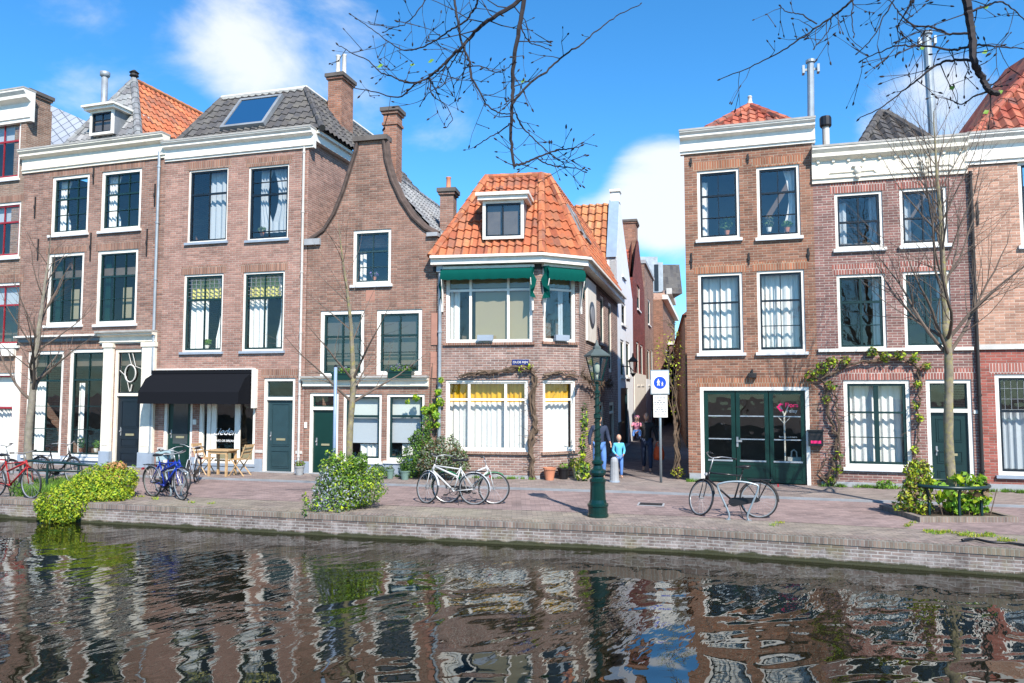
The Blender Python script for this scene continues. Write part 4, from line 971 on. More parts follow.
sf = mb.build('shop_front', K['white'], r, f.M)
a1, b1, d1 = a+.09, b-.09, dd-.09; zs0 = c_; H = d1-zs0; zp = zs0+H*.24
cols = [a1, f.at(736, 440).x, f.at(769.5, 440).x, b1]
for i in range(3):
    u0, u1 = cols[i]+.01, cols[i+1]-.01
    mb = MB(); mb.ring(u0, u1, zs0+.02, d1, .10, .05, .10, wb=.06); mb.box(u0+.1, u1-.1, .05, .10, zp-.12, zp); mb.box(u0+.1, u1-.1, .065, .10, zs0+.07, zp-.12)
    mb.box(u0+.13, u1-.13, .05, .066, zs0+.14, zp-.2)
    for t in (.47, .72): z = zs0+H*t; mb.box(u0+.1, u1-.1, .06, .1, z-.014, z+.014, 1)
    lf = mb.build('door_leaf', [K['bgreen'], K['zinc']], sf, f.M)
    mb = MB(); mb.poly([(u0+.1, .085, zp), (u1-.1, .085, zp), (u1-.1, .085, d1-.1), (u0+.1, .085, d1-.1)]); mb.build('pane', K['glass'], sf, f.M)
    mb = MB(); mb.box(u0+.08, u1-.08, .03, .05, zp-.03, zp+.012); mb.build('pane_ledge', K['zinc'], sf, f.M)
mb = MB(); u = cols[1]-.03; mb.box(u+.04, u+.09, .02, .049, f.at(740, 447).z, f.at(740, 437).z); mb.box(u+.04, u+.18, -.01, .02, f.at(740, 442).z, f.at(740, 440).z); mb.build('handle', K['chrome'], sf, f.M)
K['pink'] = plain('pink_lettering', (.75, .02, .14), .4)
for s_, px, py, sz, m_ in (('Flora', 791.5, 405.3, .16, 'pink'), ('relay', 792, 411, .13, 'zinc'), ('flowers and more', 788, 437, .06, 'zinc')):
    p_ = f.at(px, py, .075); text('window_lettering', s_, sf, f.M @ Matrix.Translation((p_.x, .07, p_.z)), sz, K[m_])
p_ = f.at(781, 407, .075); mb = MB(); S = .11
for P in ([(-1, 0), (0, 1), (0, .45), (-.45, 0)], [(-1, 0), (-.45, 0), (0, -.6), (0, -1.2)], [(0, .45), (.5, .45), (.5, .8), (0, .8)], [(0, -.6), (.4, -.6), (.4, -1.0), (0, -1.0)]):
    mb.poly([(p_.x+x*S, .072, p_.z+z*S) for x, z in P])
mb.build('arrow_logo', K['pink'], sf, f.M)
wall(f, r, bm3('h5', 'solo'), f.at(750, 140).z, ops, D=7, floors=(3.2, 6.2), lh=.24)
cornice(f, r, -.1, f.W+.08, f.at(750, 147).z-.05, f.at(750, 124, -.22).z, .25)
irons(r, f, [(691.5, 253, 691.5, 268), (749, 253, 749, 264), (808.5, 248, 808.5, 260), (691, 158, 691, 166), (748, 154, 748, 163)])
zc5 = f.at(750, 124, -.22).z; ap = f.at(750, 106, 2.0)
e = [f.W3(.1, .5, zc5), f.W3(f.W-.1, .5, zc5), f.W3(f.W-.1, 5, zc5), f.W3(.1, 5, zc5)]; apw = f.W3(ap.x, 2.0, ap.z); 
tile_roof('front_roof', r, [e[0], e[1], apw], T['red']); tile_roof('side_roof', r, [e[1], e[2], apw], T['red']); tile_roof('side_roof', r, [e[3], e[0], apw], T['red'])
for x in (e[0], e[1]): ridge_tiles('hip_tiles', r, [x, apw], T['red'], .11)
slab(f, r, 'flat_roof', K['flatroof'], .02, f.W-.02, .1, 7, zc5-.12, zc5-.05)
mb = MB(); mb.lathe([(.1, -.1), (.08, .1), (.06, .14), (.06, .26), (.07, .27), (.05, .3)], f.I @ apw, 10); mb.build('finial', K['pstone'], r, f.M, smooth=True)
slab(f, r, 'plinth', K['stone'], .02, a, -.03, -.002, .03, .25)
cs = f.at(785.5, 472, .42); Mc = f.M @ Matrix.Translation((cs.x, .42, .1)); t = thing('coat_stand', 'white branching coat stand behind the right shop door pane', 'coat stand', Mc)
zt_c = f.at(785.5, 404, .42).z-.1; zl = f.at(785.5, 470, .42).z-.1
mb = MB(); mb.tube([(0, 0, 0), (0, 0, zt_c*.86), (-.12, 0, zt_c)], .022, 6); mb.tube([(0, 0, zt_c*.84), (.13, 0, zt_c)], .018, 6); mb.tube([(-.14, 0, zt_c*.82), (0, 0, zt_c*.74), (.14, 0, zt_c*.82)], .014, 6); mb.build('pole', K['white'], t, Mc)
mb = MB(); mb.box(-.16, .16, -.16, .16, -.05, .02); mb.build('base', K['white'], t, Mc)
cs = f.at(794.5, 472, .42); Mc = f.M @ Matrix.Translation((cs.x, .42, zl+.1)); t = thing('white_bag', 'pale handled bag beside the coat stand behind the shop door pane', 'bag', Mc)
mb = MB(); mb.extr([(-.07, .0), (.07, 0), (.09, .34), (-.09, .34)], -.16, .17); mb.build('body', K['pstone'], t, Mc); mb = MB(); mb.tube([(-.07, 0, .33), (-.06, 0, .48), (0, 0, .53), (.06, 0, .48), (.07, 0, .33)], .02, 6); mb.build('handle', K['pstone'], t, Mc)
mb = MB(); mb.box(-.2, .2, -.15, .15, -zl-.05, -.002); tt = thing('display_shelf', 'pale shelf block under the handled bag behind the shop door pane', 'shelf', Mc); mb.build('block', K['room'], tt, Mc); mb = MB(); mb.box(-.22, .22, -.16, .16, -.0019, -.0005); mb.build('shelf_top', K['white'], tt, Mc)
# wall box and lamp
p_ = f.at(817.5, 438); Mx = f.M @ Matrix.Translation((p_.x-.05, 0, p_.z)); mbx = thing('mailbox', 'black mailbox with small red label beside the green shop doors', 'mailbox', Mx)
mb = MB(); mb.box(-.17, .17, -.14, -.002, -.2, .17); mb.box(-.19, .19, -.17, -.001, .17, .21); mb.build('box', K['black'], mbx, Mx); mb = MB(); mb.box(-.12, .12, -.146, -.141, -.13, -.06); mb.build('label', K['pink'], mbx, Mx)
mb = MB(); mb.box(-.13, .13, -.15, -.141, .07, .10); mb.build('slot', K['iron'], mbx, Mx)
p_ = f.at(752.5, 375); Mx = f.M @ Matrix.Translation((p_.x, 0, p_.z)); wl = thing('wall_lamp', 'small dark wall lamp above the green shop doors', 'wall lamp', Mx)
mb = MB(); mb.box(-.10, .10, -.14, -.002, -.07, .05); mb.box(-.02, .02, -.06, -.002, .05, .15); mb.build('housing', K['iron'], wl, Mx)
# ---------- house 6, purple brick
f = Front(G5[1], G5[2]); F6 = f; r = root_at(f, 'canal_house', 'purple brick house with ornate cream cornice and vine around its window'); ops = []
for px in ((835, 192, 883, 248.5), (900, 187.5, 947.5, 245)):
    window(f, r, ops, px, fw=.07, vb=((.5, .04),), hb=((.48, .05),), sash='navy', cur=[('c', 'curtb', 0.05, .25, 0, .9), ('c', 'curtb', .8, 1, 0, 1)], sw=.05, gl='glass2')
for px in ((837.5, 274, 886, 349.5), (904, 271, 951, 348)):
    window(f, r, ops, px, fw=.07, vb=((.5, .05),), hb=((.64, .06), .31), sash='dgreen', cur=[('c', 'curt', .82, 1, 0, 1)], sw=.05, sill=None)
window(f, r, ops, (844.5, 380, 911, 468), fw=.09, vb=((.5, .11),), hb=((.64, .05), .33), sash='dgreen', cur=[('c', 'curt', .02, .98, .02, 1)], sw=.06)
door(f, r, ops, (927.5, 379.5, 973.5, 491), 'dgreen', 'white', fw=.09, transom=.30, panels=((.08, .25), (.34, .5), (.62, .92)), slot=True)
zw6 = f.at(890, 175).z
wall(f, r, bm3('h6', 'solr'), zw6+.1, ops, D=7, floors=(3.2, 6.1), lh=.27)
z0_, z1_ = f.at(890, 179).z, f.at(890, 141, -.22).z
cornice(f, r, -.02, f.W-.02, z0_, z1_, .26, 'cream', brackets=10, bk=.6)
# frieze moulding with two carved knobs
mb = MB(); pts = []
for i in range(41):
    t = i/40; u = .05+(f.W-.1)*t; z = z0_+.16+.09*(1 if .18 < (t*2) % 1 < .82 else 0)
    pts.append((u, -.07, z))
mb.tube(pts, .025, 6); mb.build('frieze_moulding', K['cream'], r, f.M)
for px in (857, 923):
    p_ = f.at(px, 172 if px < 900 else 168); mb = MB(); mb.ball((p_.x, -.10, p_.z+.02), (.09, .06, .11)); mb.ball((p_.x, -.1, p_.z-.13), (.07, .04, .06)); mb.box(p_.x-.12, p_.x+.12, -.11, -.05, p_.z+.10, p_.z+.15); mb.build('carved_ornament', K['cream'], r, f.M, smooth=True)
zb6 = f.at(890, 348).z; slab(f, r, 'band', K['white'], .02, f.W-.05, -.07, -.002, zb6-.08, zb6)
slab(f, r, 'plinth', K['stone'], .02, f.at(927, 480).x, -.03, -.002, .03, .16)
ap = f.at(880, 113, 2.2); zb = z1_-.1
el, er = f.at(855, 140, .3), f.at(942, 137, .3)
e = [f.W3(el.x, .3, zb), f.W3(er.x, .3, zb), f.W3(er.x, 5.0, zb), f.W3(el.x, 5.0, zb)]
apw = f.W3(ap.x, 2.2, ap.z); apb = f.W3(f.at(886, 114, 2.2).x, 2.2, ap.z-.02)
tile_roof('front_roof', r, [e[0], e[1], apb, apw], T['dark'], .28, .36, .04); tile_roof('side_roof', r, [e[1], e[2], apb], T['dark'], .28, .36, .04); tile_roof('side_roof', r, [e[3], e[0], apw], T['dark'], .28, .36, .04)
ridge_tiles('hip_tiles', r, [e[0], apw, apb, e[1]], T['dark'], .11)
slab(f, r, 'flat_roof', K['flatroof'], .02, f.W-.02, .1, 7, zb-.06, zb-.01)
for px, y0, dep, rr in ((810.5, 62, .9, .10), (926.5, 34, 1.6, .12)):
    t_ = f.at(px, y0, dep); bt = f.at(px+(8 if px > 900 else 0), 139, dep); mb = MB(); mb.tube([(bt.x, dep, zb-.3), (t_.x, dep, t_.z)], rr*.9, 12)
    mb.box(t_.x-.22, t_.x-.16, dep-.09, dep+.09, t_.z-.32, t_.z-.1); mb.box(t_.x+.16, t_.x+.22, dep-.09, dep+.09, t_.z-.32, t_.z-.1); mb.box(t_.x-.2, t_.x+.2, dep-.02, dep+.02, t_.z-.24, t_.z-.18); mb.lathe([(rr*1.25, t_.z-.02), (rr*1.25, t_.z+.05), (rr*.6, t_.z+.06)], (t_.x, dep, 0), 12)
    mb.build('flue_pipe', K['zinc'], r, f.M)
t_ = f.at(825.5, 122, .6); mb = MB(); mb.tube([(t_.x, .6, zb-.3), (t_.x, .6, t_.z-.1)], .09, 12); mb.build('flue_pipe', K['pstone'], r, f.M); mb = MB(); mb.lathe([(.13, t_.z-.14), (.15, t_.z-.1), (.15, t_.z+.1), (.13, t_.z+.14)], (t_.x, .6, 0), 12); mb.build('flue_cap', K['black'], r, f.M)
# ---------- house 7, peach brick at the right edge
f = Front(G5[2], G7); F7 = f; r = root_at(f, 'canal_house', 'peach brick house with red tiled roof at the right edge'); ops = []
window(f, r, ops, (1019, 160, 1066, 245), fw=.08, vb=(.5,), hb=((.6, .05),), sash='navy')
window(f, r, ops, (1050, 262, 1098, 340), fw=.08, vb=(.5,), hb=((.6, .05),), sash='navy')
window(f, r, ops, (996.5, 374, 1058, 476), fw=.09, vb=(), hb=((.64, .05),), sash='navy', lead=(.66, 8, 3), cur=[('c', 'curtb', 0, 1, .02, .64)], sill='bluestone', sw=.05)
door(f, r, ops, (1085, 385, 1125, 500), 'bgreen', 'white', transom=.25)
zt7 = f.at(990, 165).z; zm = f.at(990, 347).z
opU = [o for o in ops if o[2] > zm]; opL = [o for o in ops if o[3] < zm]
wall(f, r, [B['h7b'], K['room'], B['solr']], zm, opL, D=7, room=2.4)
wall(f, r, [B['h7'], K['room'], B['solr']], zt7, opU, D=7, z0=zm, room=2.4, floors=(zm,), name='upper_wall')
slab(f, r, 'band', K['pstone'], 0.02, f.W, -.06, -.003, zm-.06, zm+.06)
cornice(f, r, -.05, f.W+.1, f.at(990, 160).z-.1, f.at(990, 132, -.22).z, .26)
slab(f, r, 'plinth', K['stone'], .02, f.W, -.03, -.002, .03, .22)
irons(r, f, [(977.5, 201, 977.5, 225)]); pipe(r, f, .03, .1, f.at(968, 172).z, r=.04, m='iron', hopper=False)
zc7 = f.at(990, 132, -.22).z; e0 = f.W3(f.at(969, 131, .2).x, .2, zc7); e1 = f.W3(f.W, .2, zc7); q_ = f.at(1075, 22, 3.2)
t0 = f.W3(q_.x, 3.2, q_.z); t1 = f.W3(f.W, 3.2, q_.z); bb = f.W3(f.at(969, 131, .2).x, 7, zc7)
tile_roof('front_roof', r, [e0, e1, t1, t0], T['red'], .28, .36, .04); tile_roof('side_roof', r, [bb, e0, t0, t0+Vector((0, 3, 0))], T['red'], .28, .36, .04)
ridge_tiles('hip_tiles', r, [e0, t0], T['red'], .1)
p_ = f.at(973.5, 412); slab(f, r, 'number_plate', K['white'], p_.x, p_.x+.12, -.02, -.003, p_.z-.04, p_.z+.04)
# ---------- alley houses
def along(px):  # where image column px meets the left side line of the alley
    return hit(px, FAC, A4)
def alley_house(name, label, x0, x1, zt, mats, ops_px, apex=None, dep=6):
    f = Front(along(x0), along(x1)); r = thing(name, label, 'house', f.M, 'houses along the left side of the alley'); ops = []
    for k, px, kw in ops_px:
        (window if k == 'w' else door)(f, r, ops, px, **kw)
    ze = zt
    wall(f, r, mats, ze, ops, D=dep, floors=(3.2,), room=1.4)
    return f, r
K['palewall'] = plain('white_render', (.70, .72, .74), .8, var=.06, dirt=(.4, .4, .38), dirtamt=.2)
K['flash'] = plain('slate_blue_flashing', (.22, .30, .40), .7); K['bluepaint'] = plain('pale_blue_render', (.50, .58, .66), .8, var=.08)
wk = dict(fw=.09, vb=(.5,), hb=(.5,), lint=False, sill='white')
f, r = alley_house('alley_house', 'white rendered alley house with stepped orange roof behind the corner house', 617.5, 633, 6.9, [K['palewall'], K['room'], K['palewall']],
    [('w', (622, 250, 625, 277), wk), ('w', (621.5, 303, 625.5, 325), dict(wk, sash='navy')), ('w', (620.5, 340, 624, 377), dict(wk, cur=[('b', 'curt', 0, 1, 0, 1)])), ('w', (626, 342, 629.5, 377), dict(wk, cur=[('b', 'curt', 0, 1, 0, 1)])), ('d', (621, 388, 628.5, 452), dict(leafm='navy', frame='teal', fw=.25, lint=False, panels=()))])
slab(f, r, 'plinth', K['teal'], .02, f.at(621, 440).x, -.03, -.002, .03, 1.15)
za = f.at(619.5, 203).z; ym = f.at(619.5, 203).x
mb = MB(); g = [(0, 6.85), (f.W, 6.85), (ym+.25, za), (ym-.1, za), (0, 7.9)]
mb.poly([(u, .001, z) for u, z in g]); mb.poly([(u, .3, z) for u, z in g][::-1])
for i in range(5): (a, b), (c_, d_) = g[i], g[(i+1) % 5]; mb.poly([(a, .0, b), (c_, .0, d_), (c_, .3, d_), (a, .3, b)])
mb.build('gable', K['palewall'], r, f.M)
mb = MB(); mb.box(ym-.2, ym+.25, -.02, .35, za, za+.45); mb.box(ym-.26, ym+.3, -.06, .4, za+.45, za+.55); mb.build('gable_top', K['white'], r, f.M)
mb = MB(); mb.poly([(-.02, .0, 7.9), (-.02, .42, 7.9), (ym-.1, .42, za+.1), (ym-.1, .0, za+.1)]); mb.poly([(-.08, .0, 7.85), (-.08, .42, 7.85), (ym-.18, .42, za+.1), (ym-.18, 0, za+.1)]); mb.build('gable_flashing', K['flash'], r, f.M)
tile_roof('front_roof', r, [f.W3(-.05, 5.5, 7.75), f.W3(-.05, .4, 7.75), f.W3(ym, .4, za), f.W3(ym, 5.5, za)], T['orange2'], .3, .4, .045, .05)
tile_roof('rear_roof', r, [f.W3(f.W, .3, 6.85), f.W3(f.W, 5.5, 6.85), f.W3(ym, 5.5, za), f.W3(ym, .3, za)], T['orange2'], .3, .4)
mb = MB(); mb.poly([(.0, .0, 5.0), (.0, 5.5, 5.0), (.0, 5.5, 7.85), (.0, 0, 7.85)]); mb.poly([(0, 5.5, 0), (f.W, 5.5, 0), (f.W, 5.5, 6.9), (ym, 5.5, za-.05), (0, 5.5, 7.8)]); mb.build('side_wall', K['palewall'], r, f.M)
f, r = alley_house('alley_house', 'dark red alley house with tall brick chimney on its gable', 633.2, 645, 8.0, bm3('dred', 'sold'),
    [('w', (637, 282, 640, 310), wk), ('w', (636.5, 342, 639, 385), dict(wk, cur=[('b', 'curt', 0, 1, 0, 1)])), ('w', (640.5, 345, 643, 385), dict(wk, cur=[('b', 'curt', 0, 1, 0, 1)])), ('d', (636, 398, 642, 448), dict(leafm='white', lint=False))])
zc_ = f.at(638, 223).z; ux = f.at(637.5, 225).x
mb = MB(); mb.poly([(0, .0, 8), (f.W, .0, 8), (ux+.5, 0, zc_-1), (ux-.5, 0, zc_-1)]); mb.poly([(0, .25, 8), (f.W, .25, 8), (ux+.5, .25, zc_-1), (ux-.5, .25, zc_-1)]); mb.build('gable', B['dred'], r, f.M)
slab(f, r, 'painted_front', K['white'], .05, f.W-.05, -.05, -.003, .5, 3.3)
chimney(r, f.W3(ux, .45, 0), 1.3, .8, 7.4, zc_, f.ang, 'chim', pots=0)
tile_roof('front_roof', r, [f.W3(-.0, 5.5, 7.95), f.W3(-.0, .3, 7.95), f.W3(ux, .3, zc_-1.1), f.W3(ux, 5.5, zc_-1.1)], T['red'], .3, .4)
tile_roof('rear_roof', r, [f.W3(f.W, .3, 7.95), f.W3(f.W, 5.5, 7.95), f.W3(ux, 5.5, zc_-1.1), f.W3(ux, .3, zc_-1.1)], T['red'], .3, .4)
mb = MB(); mb.poly([(.02, .0, 5.0), (.02, 5.5, 5.0), (.02, 5.5, 7.95), (.02, 0, 7.95)]); mb.poly([(0, 5.5, 0), (f.W, 5.5, 0), (f.W, 5.5, 8), (ux, 5.5, zc_-1.15), (0, 5.5, 8)]); mb.build('side_wall', B['dred'], r, f.M)
f, r = alley_house('alley_house', 'brown brick alley house with white shutters beyond the dark red house', 645.2, 654, 9.9, bm3('h3', 'sold'),
    [('w', (648, 300, 650.3, 325), wk), ('w', (647.5, 350, 649.7, 385), dict(wk, cur=[('b', 'curt', 0, 1, 0, 1)])), ('w', (651, 350, 652.8, 385), dict(wk, cur=[('b', 'curt', 0, 1, 0, 1)])), ('w', (646.5, 395, 649, 440), dict(wk, cur=[('b', 'curt', 0, 1, 0, 1)])), ('w', (650, 395, 652.5, 440), dict(wk, cur=[('b', 'curt', 0, 1, 0, 1)]))])
slab(f, r, 'painted_front', K['palewall'], .05, f.W*.45, -.05, -.003, .3, 3.1)
slab(f, r, 'parapet', K['stone'], -.05, f.W, -.1, .3, 9.9, 10.1); slab(f, r, 'flat_roof', K['flatroof'], .05, f.W-.05, .3, 6, 9.8, 9.89)
# end of the alley: house facing the camera
ec = Vector((along(654).x-6, along(654).y+1.5)); f = Front(atY(633, 400, 57).xy, atY(668, 400, 57).xy)
r = thing('end_house', 'pink brick house with grey metal top storey closing the alley', 'house', f.M); ops = []
window(f, r, ops, (657, 330, 662, 372), fw=.12, vb=(.5,), hb=(.6,), lint=False)
ze = f.at(655, 345).z; zt8 = f.at(655, 293).z
wall(f, r, bm3('h7', 'sold'), zt8, ops, D=8, room=2)
mb = MB(); mb.box(.1, f.W-.6, .3, 7, zt8, f.at(655, 256).z); mb.box(.3, f.at(664, 300).x, .24, .299, zt8+.1, f.at(655, 258).z-.3); mb.build('metal_storey', K['zinc'], r, f.M)
p0, p1 = f.at(665.5, 262), f.at(677, 294)
mb = MB(); mb.extr([(.28, zt8), (7, zt8), (6.5, p0.z), (1.2, p0.z)], f.W-.6, f.W+1.3); mb.build('mansard', T['dark'], r, f.M)
mb = MB(); mb.box(f.at(655, 280).x, f.at(659, 280).x, .18, .24, zt8+.2, f.at(655, 264).z); mb.build('door', K['navy'], r, f.M)
f2 = Front(atY(668, 400, 57).xy, atY(668, 400, 57).xy+Vector((.264, 1))*8)
mb = MB(); mb.box(0, 8, 0, .3, 0, zt8+.2); mb.build('side_wall', B['h4'], r, f2.M)
mb = MB(); mb.box(-.2, 8, -.4, .0, zt8-.1, zt8+.35); mb.build('side_eaves', K['pstone'], r, f2.M)
mb = MB(); mb.box(f.at(657, 345).x-1.2, f.at(671, 345).x, -2.5, -.003, ze-.12, ze+.15); mb.build('balcony', K['pstone'], r, f.M)
f = Front(atY(664, 400, 50).xy, atY(676, 400, 66).xy); r = thing('alley_house', 'ochre brick house side at the alley bend below the balcony', 'house', f.M); ops = []
window(f, r, ops, (666, 350, 669, 392), fw=.12, vb=(.5,), hb=(.6,), lint=False)
wall(f, r, bm3('h5', 'solo'), 8.6, ops, D=6, room=1.5)
slab(f, r, 'eaves', K['white'], -.1, f.W, -.35, 0, 8.6, 8.9)
# right side of the alley: long flank of the orange house
mb = MB(); fr5 = Front((7.25, 31), (13.5, 62)); rr = thing('alley_flank_house', 'long brick flank on the right of the alley behind the orange house', 'house', fr5.M)
mb.box(0, fr5.W, -5, -.02, 0, 5.6); mb.build('wall', B['h5'], rr, fr5.M)
mb = MB(); mb.extr([(-5.1, 5.6), (.1, 5.6), (-2.5, 7.6)], -.1, fr5.W); mb.build('roof', T['red'], rr, fr5.M)
# ---------------------------------------------------------------- plants
def leafcloud(mb, blobs, size, up=.25, mi=(0,), seed=1, shell=.55, asp=.55):
    R = random.Random(seed)
    for c, r, n in blobs:
        c = Vector(c); r = r if hasattr(r, '__len__') else (r, r, r)
        for _ in range(n):
            d = Vector((R.gauss(0, 1), R.gauss(0, 1), R.gauss(0, 1))).normalized(); q = R.random()**(1/3) if R.random() > shell else .82+.22*R.random()
            p = c+Vector((d.x*r[0]*q, d.y*r[1]*q, d.z*r[2]*q))
            nrm = (d+Vector((R.gauss(0, .6), R.gauss(0, .6), R.gauss(up, .6)))).normalized()
            t = nrm.orthogonal().normalized(); t = Matrix.Rotation(R.random()*6.28, 3, nrm) @ t; b = nrm.cross(t)
            s = size*R.uniform(.6, 1.35)
            mb.v_add(p, t*s, b*s*asp, nrm*s*.18, mi[R.randrange(len(mi))])
def v_add(self, p, t, b, n, m):
    k = len(self.v); self.v += [p-t, p-b*.9+n*.3, p+t, p+b*.9+n*.3]; self.f.append((k, k+1, k+2, k+3)); self.m.append(m)
MB.v_add = v_add
LM = {'lime': leafmat('leaf_lime', (.42, .52, .03)), 'yellow': leafmat('leaf_yellow', (.42, .42, .04)), 'mid': leafmat('leaf_mid', (.10, .19, .035)), 'dark': leafmat('leaf_dark', (.04, .085, .025)), 'grey': leafmat('leaf_grey', (.24, .28, .20)), 'bright': leafmat('leaf_bright', (.18, .34, .03)), 'orange': leafmat('leaf_orange', (.55, .28, .12)), 'white': leafmat('flower_pale', (.36, .39, .46)), 'purple': leafmat('flower_purple', (.3, .2, .5)), 'brown': leafmat('dry_leaf', (.16, .10, .05))}
WOODM = plain('bark', (.13, .105, .085), .9, var=.3, vs=9, bmp=.01, dirt=(.24, .23, .10), dirtamt=.4)
TWG = plain('young_twigs', (.12, .09, .07), .9, var=.2)
BARKY = plain('bark_lichen', (.20, .17, .12), .9, var=.35, vs=7, bmp=.012, dirt=(.34, .30, .05), dirtamt=.85)
BARKP = plain('bark_pale', (.20, .175, .14), .9, var=.3, vs=9, bmp=.01, dirt=(.28, .28, .12), dirtamt=.4)
TWIG = plain('dark_twig', (.022, .016, .017), .8, var=.2)
STEM = plain('stem_brown', (.11, .075, .05), .9, var=.25)
def plant(name, label, cat, base, stems, clouds, mats, size, group=None, stemm=None, crown='foliage', **kw):
    M_ = Matrix.Translation(base); r = thing(name, label, cat, M_, group)
    mb = MB()
    for s_ in stems: mb.tube(s_[0], s_[1], 6)
    if stems: mb.build('stem', stemm or STEM, r, M_)
    mb = MB(); mi = tuple(range(len(mats)))
    RL = random.Random(len(label))
    ex = []
    for bl, ix in clouds:
        for c_, r_, n_ in bl:
            rr_ = r_ if hasattr(r_, '__len__') else (r_,)*3
            if min(rr_) < .2 or n_ < 300: continue
            for _ in range(min(26, n_//70)):
                d_ = Vector((RL.gauss(0, 1), RL.gauss(0, 1), RL.gauss(.25, .9))).normalized(); q_ = RL.uniform(.92, 1.18); rs = RL.uniform(.035, .10)
                ex.append(((Vector(c_)+Vector((d_.x*rr_[0]*q_, d_.y*rr_[1]*q_, d_.z*rr_[2]*q_)), (rs, rs, rs*1.4), int(14+rs*260)), ix))
    for bl, ix in clouds+[([e_], x_) for e_, x_ in ex]: leafcloud(mb, bl, size, mi=ix or mi, seed=len(label)*7+RL.randrange(9999), **kw)
    mb.build(crown, [LM[m] for m in mats], r, M_, uv=False); return r
def G3(px, py, z=0.02): v = ground(px, py, z); return v
# big lime cushion hanging over the quay wall
def quay_pt(px):
    k = (px-512)/F*1.002
    for i in range(len(QUAY)-1):
        a, b = QUAY[i], QUAY[i+1]; d = b-a; t = (k*a.y-a.x)/(d.x-k*d.y)
        if 0 <= t <= 1: return a+d*t
qa = quay_pt(78); B0 = Vector((qa.x, qa.y, 0)); ud = Vector((1, -.27, 0)).normalized(); vd = Vector((.27, 1, 0)).normalized()
def L3(u, v, z): return ud*u+vd*v+Vector((0, 0, z))
bl = [(L3(.15, .75, .36), (.66, .6, .40), 3200), (L3(.40, .8, .36), (.45, .5, .40), 1700), (L3(-.1, .35, .16), (.62, .45, .30), 2400), (L3(-.15, -.10, -.06), (.62, .24, .34), 2600), (L3(-.2, -.14, -.28), (.46, .16, .20), 1300), (L3(.35, .3, .1), (.7, .35, .22), 1700), (L3(.6, .5, .12), (.35, .35, .22), 700)]
plant('cushion_shrub', 'big lime green cushion plant spilling over the quay wall', 'shrub', B0, [], [(bl, (0, 0, 1, 2, 4)), ([(L3(.42, .75, .72), (.25, .22, .10), 240), (L3(.5, .6, .5), (.2, .2, .12), 160)], (3,))], ['lime', 'yellow', 'bright', 'orange', 'mid'], .030)
# blue green bush at the quay edge
qb = G3(347, 508)
bl = [((0, .1, .42), (.56, .48, .46), 2600), ((.38, .1, .46), (.36, .42, .42), 1300), ((-.28, 0, .66), (.30, .32, .40), 1100), ((.12, .1, .80), (.24, .3, .26), 500), ((-.3, -.25, .12), (.5, .35, .22), 700), ((.0, .2, .85), (.35, .3, .2), 400)]
sp = []
R = random.Random(4)
for i in range(16):
    a = R.random()*6.28; rr = R.uniform(.1, .5); sp.append(((rr*cos(a)+.0, rr*sin(a)*.6, .75+.3*R.random()), (.05, .05, .16), 60))
plant('quay_bush', 'rounded bush with pale blue flowers at the quay edge', 'shrub', qb, [([(0, 0, 0), (.1, 0, .5)], [.03, .01]), ([(0, 0, 0), (-.2, 0, .5)], [.03, .01])],
      [(bl, (0, 1, 1, 2, 4)), (sp, (0, 1)), ([((-.35, -.1, .45), (.3, .35, .4), 700)], (3, 4, 1)), ([((-.3, -.25, .5), (.25, .25, .4), 150), ((.1, -.35, .3), (.45, .2, .2), 90), ((-.45, -.35, .12), (.28, .2, .14), 160)], (3,))], ['bright', 'mid', 'lime', 'white', 'grey'], .030)
# shrubs against the house with the curved gable
fb_ = F3.at(416, 478); 
def wallpt(fr, px, py, out=.35):
    p = fr.at(px, py, -out); return fr.W3(p.x, -out, 0)
p = wallpt(F3, 418, 470, .45); p.z = .04
plant('evergreen_shrub', 'dark green evergreen shrub with upright sprays against the gabled house', 'shrub', p, [([(0, 0, 0), (.1, 0, .9), (.15, 0, 1.6)], [.035, .02, .01])],
      [([((-.02, 0, .55), (.42, .32, .5), 1500), ((.08, .05, 1.0), (.3, .25, .35), 800), ((.22, .05, 1.45), (.16, .16, .3), 300), ((-.25, 0, .25), (.3, .25, .25), 400)], None)], ['mid', 'dark', 'dark', 'bright'], .032)
p = wallpt(F4, 446, 470, .6); p.z = .04
plant('lavender_shrub', 'grey green rounded shrub between the evergreen and the corner house window', 'shrub', p, [([(0, 0, 0), (0, 0, .5)], [.04, .015])],
      [([((0, 0, .62), (.5, .35, .5), 2600), ((-.42, 0, .55), (.35, .3, .42), 1100), ((.32, 0, .45), (.3, .3, .38), 900)], None)], ['grey', 'grey', 'mid', 'brown'], .034)
# climber on the drainpipe between house 3 and the corner house
p = F3.W3(F3.W-.05, -.12, .05); cl = []
for px, py, rr, n in ((427, 440, .12, 80), (430, 425, .12, 90), (425, 410, .15, 130), (433, 408, .15, 140), (440, 402, .14, 130), (438, 392, .12, 90), (416, 398, .12, 80), (408, 402, .08, 40), (441, 380, .09, 60), (436, 415, .16, 120), (437, 425, .1, 60)):
    q = F3.at(px, py, -.15); w_ = F3.W3(q.x, -.15, q.z)-p; cl.append((w_, rr*.82, int(n*.6)))
plant('climbing_plant', 'bright green climber on the drainpipe left of the corner house', 'climber', p, [([Vector((0, 0, 0)), (F3.W3(F3.W-.15, -.12, 1.6)-p), (F3.W3(F3.W-.08, -.12, 3.2)-p)], [.02, .015, .008])], [(cl, None)], ['bright', 'lime', 'bright'], .055)
